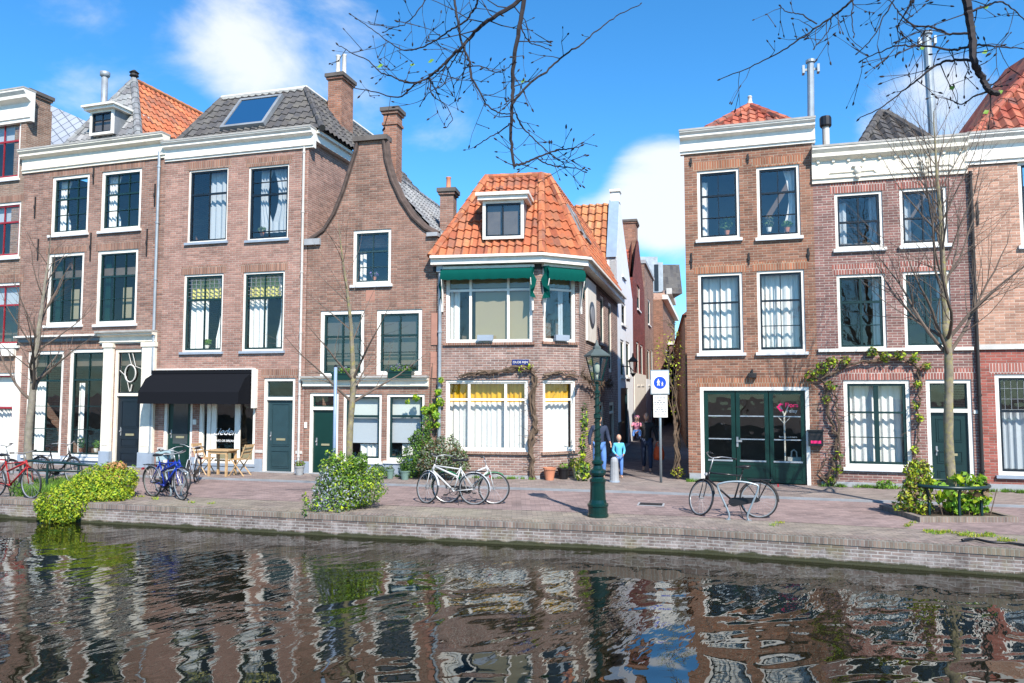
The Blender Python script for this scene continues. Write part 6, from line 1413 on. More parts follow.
# ---------------------------------------------------------------- bicycles
def bicycle(label, px, py, ang, cols, style='gents', steer=0, lean=0, rack=True, guard=True, fender='iron', zb=0.0, s=1.0, lamp=False, bar='city', seat='black', at=None, forkc=None, basket=None, rise=0.0):
    """rear wheel contact at the pixel given; ang is the heading of the front wheel"""
    g = at if at is not None else ground(px, py, zb)
    M_ = Matrix.Translation(g) @ Matrix.Rotation(ang, 4, 'Z') @ Matrix.Rotation(radians(lean), 4, 'X') @ Matrix.Scale(s, 4)
    t = thing('bicycle', label, 'bicycle', M_, 'bicycles parked on the quay')
    R0 = .345; wb = 1.08; fm = cols
    rh, fh = Vector((0, 0, R0)), Vector((wb, 0, R0)); bb = Vector((.46, 0, .29)); st = Vector((.30, 0, .82)); hd = Vector((.90, 0, .86)); hb_ = Vector((.94, 0, .72)); sad = Vector((.27, 0, .96))
    def wheel(c, T_):
        mb = MB(); MM = M_ @ T_
        mb.tube([c+Vector((.318*cos(a*pi/16), 0, .318*sin(a*pi/16))) for a in range(32)], .012, 5, closed=True)
        for a in range(20):
            th = a*pi/10; o = .02 if a % 2 else -.02; mb.tube([c+Vector((.02*cos(th+.5), o, .02*sin(th+.5))), c+Vector((.315*cos(th), 0, .315*sin(th)))], .0022, 3, cap=False)
        mb.tube([c-Vector((0, .045, 0)), c+Vector((0, .045, 0))], .024, 8)
        w = mb.build('wheel', K['chrome'], t, MM)
        mb = MB(); mb.tube([c+Vector((.338*cos(a*pi/16), 0, .338*sin(a*pi/16))) for a in range(32)], .019, 6, closed=True); mb.build('tyre', K['rubber'], w, MM, smooth=True)
    I = Matrix.Identity(4)
    ax = (hd-hb_).normalized(); T_ = Matrix.Translation(hd) @ Matrix.Rotation(radians(steer), 4, ax) @ Matrix.Translation(-hd)
    wheel(rh, I); wheel(fh, T_)
    mb = MB(); r = .017
    mb.tube([hb_+(hd-hb_)*-.1, hd], .02, 8)
    if style == 'gents': mb.tube([st+(st-bb)*-.06, hd-(hd-hb_)*.2], r, 7); mb.tube([hb_, bb], r*1.15, 7)
    elif style == 'ladies': mb.tube([hb_, Vector((.72, 0, .42)), bb], r*1.2, 7); mb.tube([hd-(hd-hb_)*.3, Vector((.66, 0, .54)), st.lerp(bb, .55)], r*.9, 7)
    else: mb.tube([hb_, bb], r*1.3, 7); mb.tube([hd-(hd-hb_)*.3, st.lerp(bb, .42)], r*1.3, 7); mb.tube([hd-(hd-hb_)*.2, st+(st-bb)*-.1], r*.9, 7) if style == 'mtb' else None
    mb.tube([bb, st], r, 7)
    for o in (.045, -.045): mb.tube([rh+Vector((0, o, 0)), bb+Vector((0, o*.5, 0))], .009, 5); mb.tube([rh+Vector((0, o, 0)), st+Vector((0, o*.3, -.05))], .008, 5)
    mb.tube([bb-Vector((0, .04, 0)), bb+Vector((0, .04, 0))], .024, 8)
    mb.build('frame', K[fm], t, M_, smooth=True)
    mb = MB(); MF = M_ @ T_
    cr = fh+Vector((-.075, 0, .36))
    for o in (.05, -.05): mb.tube([fh+Vector((0, o, 0)), fh+Vector((-.055, o, .2)), cr+Vector((0, o*.8, 0))], .010, 5)
    mb.tube([cr-Vector((0, .045, 0)), cr+Vector((0, .045, 0))], .013, 6); mb.tube([cr, hd], .013, 6); mb.build('fork', K[forkc or fm], t, MF, smooth=True)
    mb = MB(); top = hd+ax*(.17+rise)
    mb.tube([hd, top], .011, 6)
    if bar == 'city': hp = [(-.30, .30, .02), (-.16, .29, .05), (-.02, .20, .06), (.05, .07, .02), (.03, 0, 0)]
    else: hp = [(-.06, .30, .03), (-.02, .18, .02), (.02, .05, 0), (.02, 0, 0)]
    full = [top+Vector((x, y, z)) for x, y, z in hp]+[top+Vector((x, -y, z)) for x, y, z in hp[:-1][::-1]]
    mb.tube(full, .011, 6); hbr = mb.build('handlebar', K['chrome'], t, MF, smooth=True)
    for e in (0, -1):
        q = full[e]; q2 = full[1 if e == 0 else -2]; mb = MB(); mb.tube([q, q.lerp(q2, .7)], .017, 7); mb.build('grip', K['rubber'], hbr, MF)
    mb = MB(); mb.tube([st, sad-Vector((0, 0, .03))], .012, 6)
    n0 = len(mb.v); mb.tube([sad+Vector((-.13, 0, .0)), sad+Vector((-.10, 0, .012)), sad+Vector((0, 0, .005)), sad+Vector((.10, 0, .0)), sad+Vector((.15, 0, -.005))], [.05, .085, .06, .028, .015], 8)
    for i in range(n0, len(mb.v)): mb.v[i].z = sad.z+(mb.v[i].z-sad.z)*.45
    mb.build('saddle', K[seat], t, M_, smooth=True)
    if fender:
        for c, T2, a0, a1 in ((rh, I, 20, 185), (fh, T_, 55, 170)):
            mb = MB(); n = 14; base = len(mb.v)
            for i in range(n+1):
                a = radians(a0+(a1-a0)*i/n)
                for y, rr in ((-.028, .362), (0, .378), (.028, .362)): mb.v.append(c+Vector((rr*cos(a), y, rr*sin(a))))
            for i in range(n):
                for j in range(2): mb.f.append((base+i*3+j, base+i*3+j+1, base+i*3+3+j+1, base+i*3+3+j)); mb.m.append(0)
            mb.build('mudguard', K[fender], t, M_ @ T2, smooth=True)
    if rack:
        mb = MB()
        for y in (-.06, 0, .06): mb.tube([(.20, y, .73), (-.26, y, .73)], .006, 5)
        for x in (.16, -.05, -.26): mb.tube([(x, -.06, .73), (x, .06, .73)], .006, 5)
        for y in (-.06, .06): mb.tube([(-.2, y, .73), (0, y*.8, R0)], .006, 5); mb.tube([(-.05, y, .73), (0, y*.8, R0)], .006, 5)
        mb.build('rack', K['black'], t, M_)
        mb = MB(); mb.box(-.375, -.345, -.03, .03, .60, .65); mb.build('rear_light', K['red'], t, M_)
    mb = MB(); P = [(.46+.10*cos(a), .29+.085*sin(a)) for a in [pi*1.5+k*pi/8 for k in range(9)]]+[(0.02, R0+.045), (-.03, R0), (.02, R0-.04)]
    if guard:
        for y in (.052, .068): mb.poly([(x, y, z) for x, z in P])
        for i in range(len(P)): (x0, z0), (x1, z1) = P[i], P[(i+1) % len(P)]; mb.poly([(x0, .052, z0), (x1, .052, z1), (x1, .068, z1), (x0, .068, z0)])
        mb.build('chain_guard', K['black'], t, M_)
    else: mb.tube([bb+Vector((.09*cos(a*pi/8), .05, .09*sin(a*pi/8))) for a in range(16)], .008, 4, closed=True); mb.tube([bb+Vector((0, .05, .09)), rh+Vector((0, .05, .035))], .005, 4); mb.tube([bb+Vector((0, .05, -.09)), rh+Vector((0, .05, -.035))], .005, 4); mb.build('chain', K['iron'], t, M_)
    mb = MB(); mb.tube([bb+Vector((0, .075, 0)), bb+Vector((.15, .085, -.07))], .009, 5); mb.tube([bb-Vector((0, .075, 0)), bb-Vector((.15, .085, -.07))], .009, 5)
    mb.box(bb.x+.11, bb.x+.19, .09, .17, bb.z-.085, bb.z-.06); mb.box(bb.x-.19, bb.x-.11, -.17, -.09, bb.z+.06, bb.z+.085); mb.build('crank', K['black'], t, M_)
    mb = MB(); mb.tube([(.36, .03, .27), (.30, .16, .01)], .008, 5); mb.build('kickstand', K['iron'], t, M_)
    if lamp: mb = MB(); mb.ball(hd+Vector((.09, 0, -.06)), .04, n=8, k=5); mb.build('headlight', K['chrome'], t, MF)
    if basket: mb = MB(); mb.box(1.0, 1.3, -.18, .18, .82, 1.04); mb.build('basket', K[basket], t, MF)
    return t
for n_, c_, ro in (('bike_black', (.015, .015, .017), .3), ('bike_blue', (.008, .03, .26), .3), ('bike_white', (.48, .48, .47), .35), ('bike_red', (.30, .015, .015), .3), ('bike_green', (.01, .22, .10), .35), ('bike_orange', (.65, .16, .03), .35), ('bike_silver', (.45, .47, .5), .3), ('bike_grey', (.10, .11, .13), .35), ('bike_pale', (.3, .4, .42), .35)):
    K[n_] = plain(n_, c_, ro, var=.03)
ua = atan2(-.27, 1)
bicycle('black roadster bicycle leaning on the steel hoop before the green shop doors', 759, 518, ua+pi, 'bike_black', 'gents', steer=-50, lean=2, s=1.0, lamp=True, rise=.10)
bicycle('white and grey bicycle with top tube beside the lavender shrub', 474, 505, ua+pi+.04, 'bike_white', 'mtb', steer=-30, fender='bike_silver', bar='city', s=.98, guard=False)
bicycle('white bicycle with green front mudguard and orange head tube facing right', 447, 503, ua+.10, 'bike_white', 'mixte', steer=10, fender='bike_green', bar='flat', s=.96, forkc='bike_white')
bicycle('blue bicycle facing right in the cluster before the cafe', 153, 496.5, ua-.30, 'bike_blue', 'mtb', steer=-10, bar='flat', lean=4, fender='bike_grey')
bicycle('dark blue bicycle in the middle of the cluster before the cafe', 160, 492, ua-.45, 'bike_blue', 'mixte', steer=12, lean=-3, s=.95, bar='city', fender=None)
bicycle('black bicycle with basket turned to the viewer in the cafe cluster', 172, 486, ua-.95, 'bike_black', 'ladies', steer=-12, lean=3, basket='bike_pale', s=.95)
bicycle('grey bicycle farthest right in the cluster before the cafe', 196, 482, ua-1.15, 'bike_silver', 'ladies', steer=14, lean=-4, s=.95)
bicycle('red racing bicycle cut off by the left edge of the photo', -6, 497, ua-.02, 'bike_red', 'mtb', steer=-8, bar='flat', fender=None, rack=False, guard=False)
bicycle('black step through bicycle behind the left tree', 40, 483, ua-.0, 'bike_black', 'ladies', steer=-10, lean=0)
bicycle('dark green bicycle parked against the green rail at the far left', -22, 486, ua-.0, 'bike_grey', 'gents', steer=-6)
# hoops
def hoop(label, px, py, w, h, m, ang, r=.022):
    g = ground(px, py, 0); M_ = Matrix.Translation(g) @ Matrix.Rotation(ang, 4, 'Z'); t = thing('bicycle_stand', label, 'bicycle stand', M_, 'bicycle hoops')
    mb = MB(); mb.tube(smooth_pts([Vector(v) for v in ((-w*.26, 0, 0), (-w*.24, 0, .12), (-w*.5, 0, h*.8), (-w*.42, 0, h*.94), (0, 0, h), (w*.42, 0, h*.94), (w*.5, 0, h*.8), (w*.24, 0, .12), (w*.26, 0, 0))], 4), r, 8)
    mb.build('hoop', K[m], t, M_, smooth=True)
    for x in (-w*.26, w*.26): mb = MB(); mb.lathe([(.05, .0), (.05, .012), (r, .013)], (x, 0, 0), 10); mb.build('foot_plate', K[m], t, M_)
hoop('bent steel hoop holding the black roadster bicycle', 738.5, 520, .72, .72, 'steel', ua, .019)
hoop('steel hoop hidden among the blue bicycles before the cafe', 176, 496, .6, .6, 'steel', ua)
g = ground(45, 489, 0); M_ = Matrix.Translation(g) @ Matrix.Rotation(ua, 4, 'Z'); t = thing('tree_rail', 'dark green tubular rail beside the leftmost tree', 'rail', M_)
mb = MB(); mb.tube(smooth_pts([Vector(v) for v in ((-.95, 0, .58), (-.5, 0, .68), (0, 0, .66), (.5, 0, .66), (.95, .1, .62), (1.25, .25, .58))], 4), .033, 8); mb.tube([(-.9, 0, .44), (.95, .1, .46)], .028, 8); mb.build('rail', K['dgreen'], t, M_, smooth=True)
for x, y in ((-.8, 0), (.05, 0), (.9, .1)): mb = MB(); mb.tube([(x, y, 0), (x, y, .62)], .03, 8); mb.build('post', K['dgreen'], t, M_)
# ---------------------------------------------------------------- street lamp
g = ground(598, 516.5, 0); M_ = Matrix.Translation(g); M_ = M_ @ Matrix.Scale(.965, 4, Vector((0, 0, 1))); t = thing('street_lamp', 'tall dark green cast iron lamp post with glass lantern at the quay', 'street lamp', M_)
mb = MB()
mb.lathe([(.205, 0), (.205, .05), (.19, .06), (.19, .20), (.205, .215), (.205, .25), (.17, .28), (.155, .34), (.145, .62), (.15, .68), (.16, .70), (.16, .74), (.12, .77), (.115, .80), (.15, .83), (.165, .88), (.15, .93), (.10, .96), (.085, 1.02), (.115, 1.06), (.115, 1.10), (.075, 1.13),
          (.062, 1.2), (.058, 1.5), (.075, 1.52), (.075, 1.56), (.056, 1.58), (.052, 1.95), (.072, 1.97), (.072, 2.03), (.05, 2.05), (.043, 2.45), (.06, 2.47), (.06, 2.51), (.035, 2.53), (.032, 2.66), (.05, 2.68), (.02, 2.72)], (0, 0, 0), 20)
for k in range(120):   # raised vine casting winding up the shaft
    a = k*.42; z = 1.15+k*.0108; mb.ball((.060*cos(a), .060*sin(a), z), (.018, .018, .012), n=5, k=3)
K['lampgreen'] = plain('lamp_green_enamel', (.003, .024, .020), .2, var=.08, dirt=(.02, .05, .04), dirtamt=.3)
mb.build('post', K['lampgreen'], t, M_, smooth=False)
mb = MB()
zb_l, zt_l = 2.74, 3.22; rb, rt = .105, .235
for k in range(4):
    a = pi/4+k*pi/2+.25; c1, s1 = cos(a), sin(a); mb.tube([(rb*c1, rb*s1, zb_l), (rt*c1, rt*s1, zt_l)], .013, 5); mb.tube([(0, 0, 2.62), (.10*c1, .10*s1, 2.64), (rb*c1, rb*s1, zb_l)], .009, 5)
for rr, z in ((rb, zb_l), (rt, zt_l)): mb.tube([(rr*cos(pi/4+k*pi/2+.25), rr*sin(pi/4+k*pi/2+.25), z) for k in range(4)], .014, 5, closed=True)
lt = mb.build('lantern', K['lampgreen'], t, M_)
K['lroof'] = plain('lantern_roof_grey', (.07, .09, .085), .45, var=.2); mb = MB(); mb.lathe([(.28, 3.22), (.285, 3.245), (.12, 3.36), (.09, 3.37), (.09, 3.41), (.05, 3.44), (.03, 3.50), (.012, 3.56)], (0, 0, 0), 4, ph=pi/4+.25); mb.build('lantern_roof', K['lroof'], lt, M_)
mb = MB()
for k in range(4):
    a, b = pi/4+k*pi/2+.25, pi/4+(k+1)*pi/2+.25; mb.poly([(rb*cos(a), rb*sin(a), zb_l), (rb*cos(b), rb*sin(b), zb_l), (rt*cos(b), rt*sin(b), zt_l), (rt*cos(a), rt*sin(a), zt_l)])
mb.build('lantern_glass', glass('lantern_glass', (.75, .82, .76), 2.0, .3), lt, M_)
mb = MB(); mb.tube([(0, 0, zb_l), (0, 0, 2.86)], .02, 8); mb.lathe([(.03, 2.86), (.055, 2.92), (.055, 3.04), (.02, 3.1)], (0, 0, 0), 10); mb.build('bulb', K['pstone'], lt, M_, smooth=True)
# wall lantern in the alley
f = Front(along(617.5), along(633)); q = f.at(621, 372); M_ = f.M @ Matrix.Translation((q.x, 0, q.z)); t = thing('wall_lantern', 'black lantern on a bracket above the alley', 'wall lamp', M_)
mb = MB(); mb.tube([(0, 0, .25), (0, -.35, .22), (0, -.5, .05)], .02, 5); mb.build('bracket', K['iron'], t, M_)
mb = MB()
for k in range(4): a = pi/4+k*pi/2; mb.tube([(.11*cos(a), -.5+.11*sin(a), -.05), (.22*cos(a), -.5+.22*sin(a), .42)], .014, 4)
mb.lathe([(.27, .42), (.27, .45), (.1, .6), (.06, .62), (.03, .78)], (0, -.5, 0), 4, ph=pi/4); mb.lathe([(.12, -.08), (.12, -.05), (.03, -.2)], (0, -.5, 0), 8); mb.build('lantern', K['iron'], t, M_)
mb = MB(); mb.lathe([(.10, -.05), (.20, .42)], (0, -.5, 0), 4, ph=pi/4); mb.build('lantern_glass', K['glass2'], t, M_)
# ---------------------------------------------------------------- traffic sign
g = ground(661, 482.5, .04); sa = ua*.4; M_ = Matrix.Translation(g) @ Matrix.Rotation(sa, 4, 'Z'); t = thing('traffic_sign', 'pedestrian zone sign with blue disc and text plate on a grey pole', 'sign', M_)
zt_s = atY(661, 369, g.y).z-.04; k_ = g.y/F
mb = MB(); mb.tube([(0, 0, 0), (0, 0, zt_s-.02)], .035, 10); mb.build('pole', K['steel'], t, M_, smooth=True)
S = 9.2*k_; z1 = zt_s-1.0*k_; zc = z1-S*1.3
def rplate(nm, x0, x1, z0, z1, y, m): mb = MB(); mb.box(x0, x1, y-.012, y, z0, z1); return mb.build(nm, m, t, M_)
rplate('sign_plate', -S, S, zc-S*1.35, z1, -.036, K['steel']); rplate('sign_face', -S*.9, S*.9, zc-S*1.24, z1-S*.12, -.049, K['white'])
SB = plain('sign_blue', (.01, .06, .50), .3); cz = zc-.02; RR = S*.66
mb = MB(); Pd = [(RR*cos(a*pi/14), cz+RR*sin(a*pi/14)) for a in range(28)]; mb.poly([(x, -.066, z) for x, z in Pd]); 
for i in range(28): (x0, a0), (x1, a1) = Pd[i], Pd[(i+1) % 28]; mb.poly([(x0, -.066, a0), (x1, -.066, a1), (x1, -.060, a1), (x0, -.060, a0)])
mb.build('blue_disc', SB, t, M_)
mb = MB()
def figure(mb, x, z, s):
    y = -.069; mb.poly([(x+.09*s*cos(a*pi/6), y, z+.62*s+.09*s*sin(a*pi/6)) for a in range(12)])
    for P in ([(-.12, .5), (.12, .5), (.13, .1), (-.13, .1)], [(-.13, .1), (.0, .1), (-.06, -.45), (-.2, -.45)], [(.0, .1), (.13, .1), (.22, -.45), (.08, -.45)], [(-.12, .5), (-.05, .45), (-.22, .05), (-.28, .1)], [(.12, .5), (.05, .45), (.24, .05), (.3, .1)]):
        mb.poly([(x+a*s, y, z+b*s) for a, b in P])
figure(mb, -RR*.25, cz-RR*.05, RR*.95); figure(mb, RR*.38, cz-RR*.25, RR*.6); mb.build('walker_symbol', K['white'], t, M_)
z2 = zc-S*1.42; z3 = z2-22*k_; rplate('text_plate', -S*.72, S*.78, z3, z2, -.036, K['white'])
mb = MB(); R = random.Random(5); DG = K['lead']
for i in range(8):
    z = z2-.07-(z2-z3-.1)*i/8; x = -S*.62+.03*(i % 3 == 1); 
    if i == 1: x = -S*.2
    xe = S*.68 if i not in (1, 4) else S*.2
    while x < xe: w_ = R.uniform(.02, .07); mb.box(x, min(x+w_, xe), -.051, -.0482, z-.016, z+.010); x += w_+.018
mb.build('plate_lines', DG, t, M_)
for z in (z1-.1, zc-S, z2-.1, z3+.1): mb = MB(); mb.box(-.05, .05, -.036, .045, z-.015, z+.015); mb.build('clamp', K['steel'], t, M_)
# blue grey pole by the middle tree, seen edge on
g = ground(333.5, 507, 0); M_ = Matrix.Translation(g); t = thing('signpost', 'slim blue grey pole rising out of the quay bush', 'pole', M_); zt_ = atY(333, 367, g.y).z
mb = MB(); mb.tube([(0, 0, 0), (0, 0, zt_)], .034, 10); mb.build('pole', plain('blue_grey_paint', (.22, .30, .42), .4), t, M_, smooth=True); mb = MB(); mb.lathe([(.038, zt_), (.038, zt_+.03), (.01, zt_+.05)], (0, 0, 0), 10); mb.build('cap', K['black'], t, M_)
# bollard
g = ground(614.5, 482, .04); M_ = Matrix.Translation(g); t = thing('stone_bollard', 'grey stone bollard in front of the child in the blue jacket', 'bollard', M_)
mb = MB(); mb.lathe([(.125, 0), (.12, .1), (.10, .54), (.085, .61), (.04, .65)], (0, 0, 0), 12); mb.build('body', K['stone'], t, M_, smooth=False)
mb = MB(); mb.lathe([(.14, .0), (.14, .03), (.122, .035)], (0, 0, 0), 12); mb.build('base', K['bluestone'], t, M_)
# cover in the road
g = ground(651, 504.6, .004); M_ = Matrix.Translation(g) @ Matrix.Rotation(ua, 4, 'Z'); t = thing('drain_cover', 'flat grey iron cover set in the red road', 'drain cover', M_)
mb = MB(); mb.box(-.28, .28, -.2, .2, .001, .010); mb.build('frame', K['stone'], t, M_); mb = MB(); 
for i in range(6): mb.box(-.24, .24, -.17+i*.06, -.135+i*.06, .0105, .014)
mb.build('grate', K['iron'], t, M_)
# hose lying on the coping
P = [ground(x, y, .04) for x, y in ((962, 540), (975, 539), (990, 542), (1008, 543), (1025, 545), (1045, 548))]; mb = MB(); mb.tube(smooth_pts(P, 5), .022, 8); o = mb.build('hose', K['black'], None, None, smooth=True); tag(o, 'black hose lying along the quay edge at the right', 'hose'); rebase(o, P[0])
# cafe furniture
g = ground(222, 475.5, .04); M_ = Matrix.Translation(g) @ Matrix.Rotation(ua, 4, 'Z'); t = thing('cafe_table', 'small pale wood table under the black awning', 'table', M_)
mb = MB()
for i in range(4): mb.box(-.36, .36, -.26+i*.13, -.26+i*.13+.12, .70, .73)
mb.build('tabletop', K['wood'], t, M_)
for x, y in ((-.28, -.2), (-.28, .2), (.28, -.2), (.28, .2)): mb = MB(); mb.box(x-.028, x+.028, y-.028, y+.028, 0, .70); mb.build('leg', K['wood'], t, M_)
mb = MB(); mb.box(-.25, .25, -.02, .02, .40, .45); mb.box(-.3, .3, -.22, -.19, .62, .70); mb.box(-.3, .3, .19, .22, .62, .70); mb.build('apron', K['wood'], t, M_)
def folding_chair(label, px, py, face):
    g = ground(px, py, .04); M_ = Matrix.Translation(g) @ Matrix.Rotation(ua, 4, 'Z') @ Matrix.Scale(face, 4, Vector((1, 0, 0))); t = thing('folding_chair', label, 'chair', M_, 'cafe folding chairs')
    for y in (-.2, .2):
        mb = MB(); mb.tube([(-.22, y, 0), (.14, y, .5), (.30, y, .88)], .018, 5); mb.build('leg', K['wood'], t, M_); mb = MB(); mb.tube([(.24, y*.86, 0), (-.18, y*.86, .46)], .018, 5); mb.build('leg', K['wood'], t, M_)
    mb = MB()
    for i in range(5): mb.box(-.22+i*.08, -.22+i*.08+.065, -.2, .2, .45, .47)
    mb.build('seat', K['wood'], t, M_)
    mb = MB()
    for i in range(3):
        z = .60+i*.10; x = .14+(z-.5)*.42; mb.box(x-.01, x+.012, -.2, .2, z, z+.07)
    mb.build('backrest', K['wood'], t, M_)
folding_chair('pale wood folding chair right of the cafe table', 240, 475.5, 1); folding_chair('pale wood folding chair left of the cafe table behind the bicycles', 204, 474, -1)
# ---------------------------------------------------------------- people
def skin_mesh(name, V, E, rad, mat, parent, M_, sub=1, root=0):
    me = bpy.data.meshes.new(name); me.from_pydata([tuple(v) for v in V], E, []); o = bpy.data.objects.new(name, me); COL.objects.link(o)
    me.materials.append(mat)
    md = o.modifiers.new('skin', 'SKIN'); 
    if not me.skin_vertices: 
        bm = bmesh.new(); bm.from_mesh(me); bm.verts.layers.skin.verify(); bm.to_mesh(me); bm.free()
    sv = me.skin_vertices[0].data
    for i, r in enumerate(rad): sv[i].radius = (r, r) if not hasattr(r, '__len__') else r; sv[i].use_root = (i == root)
    md.use_smooth_shade = True; s = o.modifiers.new('sub', 'SUBSURF'); s.levels = sub; s.render_levels = sub
    dg = bpy.context.evaluated_depsgraph_get(); me2 = bpy.data.meshes.new_from_object(o.evaluated_get(dg)); bpy.data.objects.remove(o)
    me2.name = name; o = bpy.data.objects.new(name, me2); COL.objects.link(o); o.parent = parent; MW[o.name] = M_
    if not me2.materials: me2.materials.append(mat)
    return o
def add_head(o, c, r):
    bm = bmesh.new(); bm.from_mesh(o.data); g_ = bmesh.ops.create_uvsphere(bm, u_segments=16, v_segments=12, radius=1)
    for v in g_['verts']:
        z = v.co.z; k = 1-.22*max(0, -z); v.co = Vector((c.x+v.co.x*r[0]*k, c.y+v.co.y*r[1]*k, c.z+z*r[2]))
    bm.to_mesh(o.data); bm.free(); o.data.polygons.foreach_set('use_smooth', [True]*len(o.data.polygons))
def person(label, g, face, h, pose, top, legs, hair, shoe, skirt=None, hk=1.0, hairlong=False, group=None):
    s = h/1.75; M_ = Matrix.Translation(g) @ Matrix.Rotation(face, 4, 'Z') @ Matrix.Scale(s, 4)
    t = thing('person', label, 'person', M_, group); t.scale = (s, s, s)
    # facing -y ; x is the person's left to right
    J = dict(pel=(0, 0, .95), waist=(0, 0, 1.1), chest=(0, .0, 1.30), neck=(0, .0, 1.47), nk2=(0, -.01, 1.53), jaw=(0, -.03, 1.585), skull=(0, -.01, 1.665), crown=(0, 0, 1.70),
             hl=(.10, 0, .90), hr=(-.10, 0, .90), kl=(.11, -.02, .50), kr=(-.11, -.02, .50), al=(.11, .02, .09), ar=(-.11, .02, .09), tl=(.12, -.13, .04), tr=(-.12, -.13, .04),
             sl=(.19, 0, 1.40), sr=(-.19, 0, 1.40), el=(.25, .02, 1.14), er=(-.25, .02, 1.14), wl=(.26, -.06, .90), wr=(-.26, -.06, .90))
    J.update(pose); J = {k: Vector(v) for k, v in J.items()}
    names = ['pel', 'waist', 'chest', 'neck', 'nk2', 'hl', 'kl', 'al', 'tl', 'hr', 'kr', 'ar', 'tr', 'sl', 'el', 'wl', 'sr', 'er', 'wr']
    rad = dict(pel=.09, waist=.08, chest=.10, neck=.06, nk2=.055, jaw=.075, skull=.092, crown=.07, hl=.09, kl=.058, al=.042, tl=.035, hr=.09, kr=.058, ar=.042, tr=.035, sl=.06, el=.042, wl=.028, sr=.06, er=.042, wr=.028)
    V = [J[n] for n in names]; ix = {n: i for i, n in enumerate(names)}; RA = [rad[n] for n in names]
    E = [(ix[a], ix[b]) for a, b in (('pel', 'waist'), ('waist', 'chest'), ('chest', 'neck'), ('neck', 'nk2'), ('pel', 'hl'), ('hl', 'kl'), ('kl', 'al'), ('al', 'tl'), ('pel', 'hr'), ('hr', 'kr'), ('kr', 'ar'), ('ar', 'tr'), ('chest', 'sl'), ('sl', 'el'), ('el', 'wl'), ('chest', 'sr'), ('sr', 'er'), ('er', 'wr'))]
    for w, e, sd_ in (('wl', 'el', 1), ('wr', 'er', -1)):
        d = (J[w]-J[e]).normalized(); side = Vector((0, -1, 0))-d*d.dot(Vector((0, -1, 0))); side.normalize(); pn = len(V); V.append(J[w]+d*.06); RA.append((.034, .02)); E.append((ix[w], pn))
        nrm = d.cross(side)*sd_
        for k, (o_, ln) in enumerate(((-.03, .065), (-.01, .078), (.01, .083), (.03, .075))):
            i = len(V); V.append(V[pn]+d*.04+side*o_); V.append(V[pn]+d*(.04+ln*.55)+side*o_*1.1+nrm*.008); V.append(V[pn]+d*(.04+ln)+side*o_*1.1+nrm*.028); RA += [.0105, .0095, .008]; E += [(pn, i), (i, i+1), (i+1, i+2)]
        i = len(V); V.append(V[pn]+side*.05-d*.01); V.append(V[pn]+side*.065+d*.035); RA += [.012, .009]; E += [(pn, i), (i, i+1)]
    bo = skin_mesh('body', V, E, RA, K['skin'], t, M_); add_head(bo, J['skull']+Vector((0, -.012, -.03)), (.080*hk, .098*hk, .118*hk))
    # face
    hd = J['skull']; mb = MB(); mb.ball(hd+Vector((0, -.100*hk, -.035)), (.014, .022, .022), n=8, k=5); mb.ball(hd+Vector((0, -.093*hk, -.078)), (.026, .008, .007), n=8, k=4); mb.build('nose_and_mouth', K['skin'], t, None)
    mb = MB()
    for x in (-.034, .034): mb.ball(hd+Vector((x, -.089*hk, -.005)), (.012, .008, .008), n=8, k=4)
    mb.build('eyes', K['iron'], t, None)
    mb = MB()
    for x in (-.08*hk, .08*hk): mb.ball(hd+Vector((x, .0, -.02)), (.012, .018, .03), n=8, k=4)
    mb.build('ears', K['skin'], t, None)
    if hair:
        mb = MB(); mb.ball(hd+Vector((0, .022, .028)), (.100*hk, .104*hk, .092*hk), n=14, k=8); mb.ball(hd+Vector((0, .06, -.04)), (.085, .06, .08 if not hairlong else .17), n=12, k=6); mb.build('hair', hair, t, None, smooth=True)
    def garment(nm, chain, m):
        V, E, RA = [], [], []; idx = {}
        for a, b in chain:
            for n in (a, b):
                if n[0] not in idx: idx[n[0]] = len(V); V.append(n[1]); RA.append(n[2])
            E.append((idx[a[0]], idx[b[0]]))
        skin_mesh(nm, V, E, RA, m, t, M_)
    def N(n, r, off=(0, 0, 0), lerp=None): p = J[n]+Vector(off) if not lerp else J[n].lerp(J[lerp[0]], lerp[1]); return (n+(lerp[0] if lerp else ''), p, r)
    hem = ('hem', J['pel']+Vector((0, 0, -.06 if not skirt else skirt)), (.165, .15))
    garment('jacket', [(N('waist', (.15, .14)), N('chest', (.165, .15))), (hem, N('waist', (.15, .14))), (N('chest', (.165, .15)), N('neck', .075)), (N('chest', (.165, .15)), N('sl', .082)), (N('sl', .082), N('el', .062)), (N('el', .062), N('wl', .046)), (N('chest', (.165, .15)), N('sr', .082)), (N('sr', .082), N('er', .062)), (N('er', .062), N('wr', .046))], top)
    garment('trousers', [(N('pel', .135), N('hl', .108)), (N('hl', .108), N('kl', .078)), (N('kl', .078), N('al', .062)), (N('pel', .135), N('hr', .108)), (N('hr', .108), N('kr', .078)), (N('kr', .078), N('ar', .062))], legs)
    for a, b in (('al', 'tl'), ('ar', 'tr')):
        d = (J[b]-J[a]); mb = MB(); c = J[a].lerp(J[b], .45); c.z = min(J[a].z, J[b].z)-.0+.0; mb.ball((c.x, c.y, max(.045, J[b].z)), (.052, .14, .048), n=10, k=5); mb.build('shoe', shoe, t, None, smooth=True)
    return t, M_
def cm(n, c): return plain(n, c, .8, var=.12, vs=8, bmp=.003)
CB, CN, CJ, CW = cm('cloth_black', (.015, .015, .017)), cm('cloth_navy', (.02, .03, .06)), cm('denim_blue', (.10, .22, .50)), cm('cloth_pale', (.55, .62, .70))
CS, CP, CO = cm('jacket_sky_blue', (.10, .42, .60)), cm('cloth_pink', (.65, .22, .30)), cm('bag_orange', (.75, .09, .02))
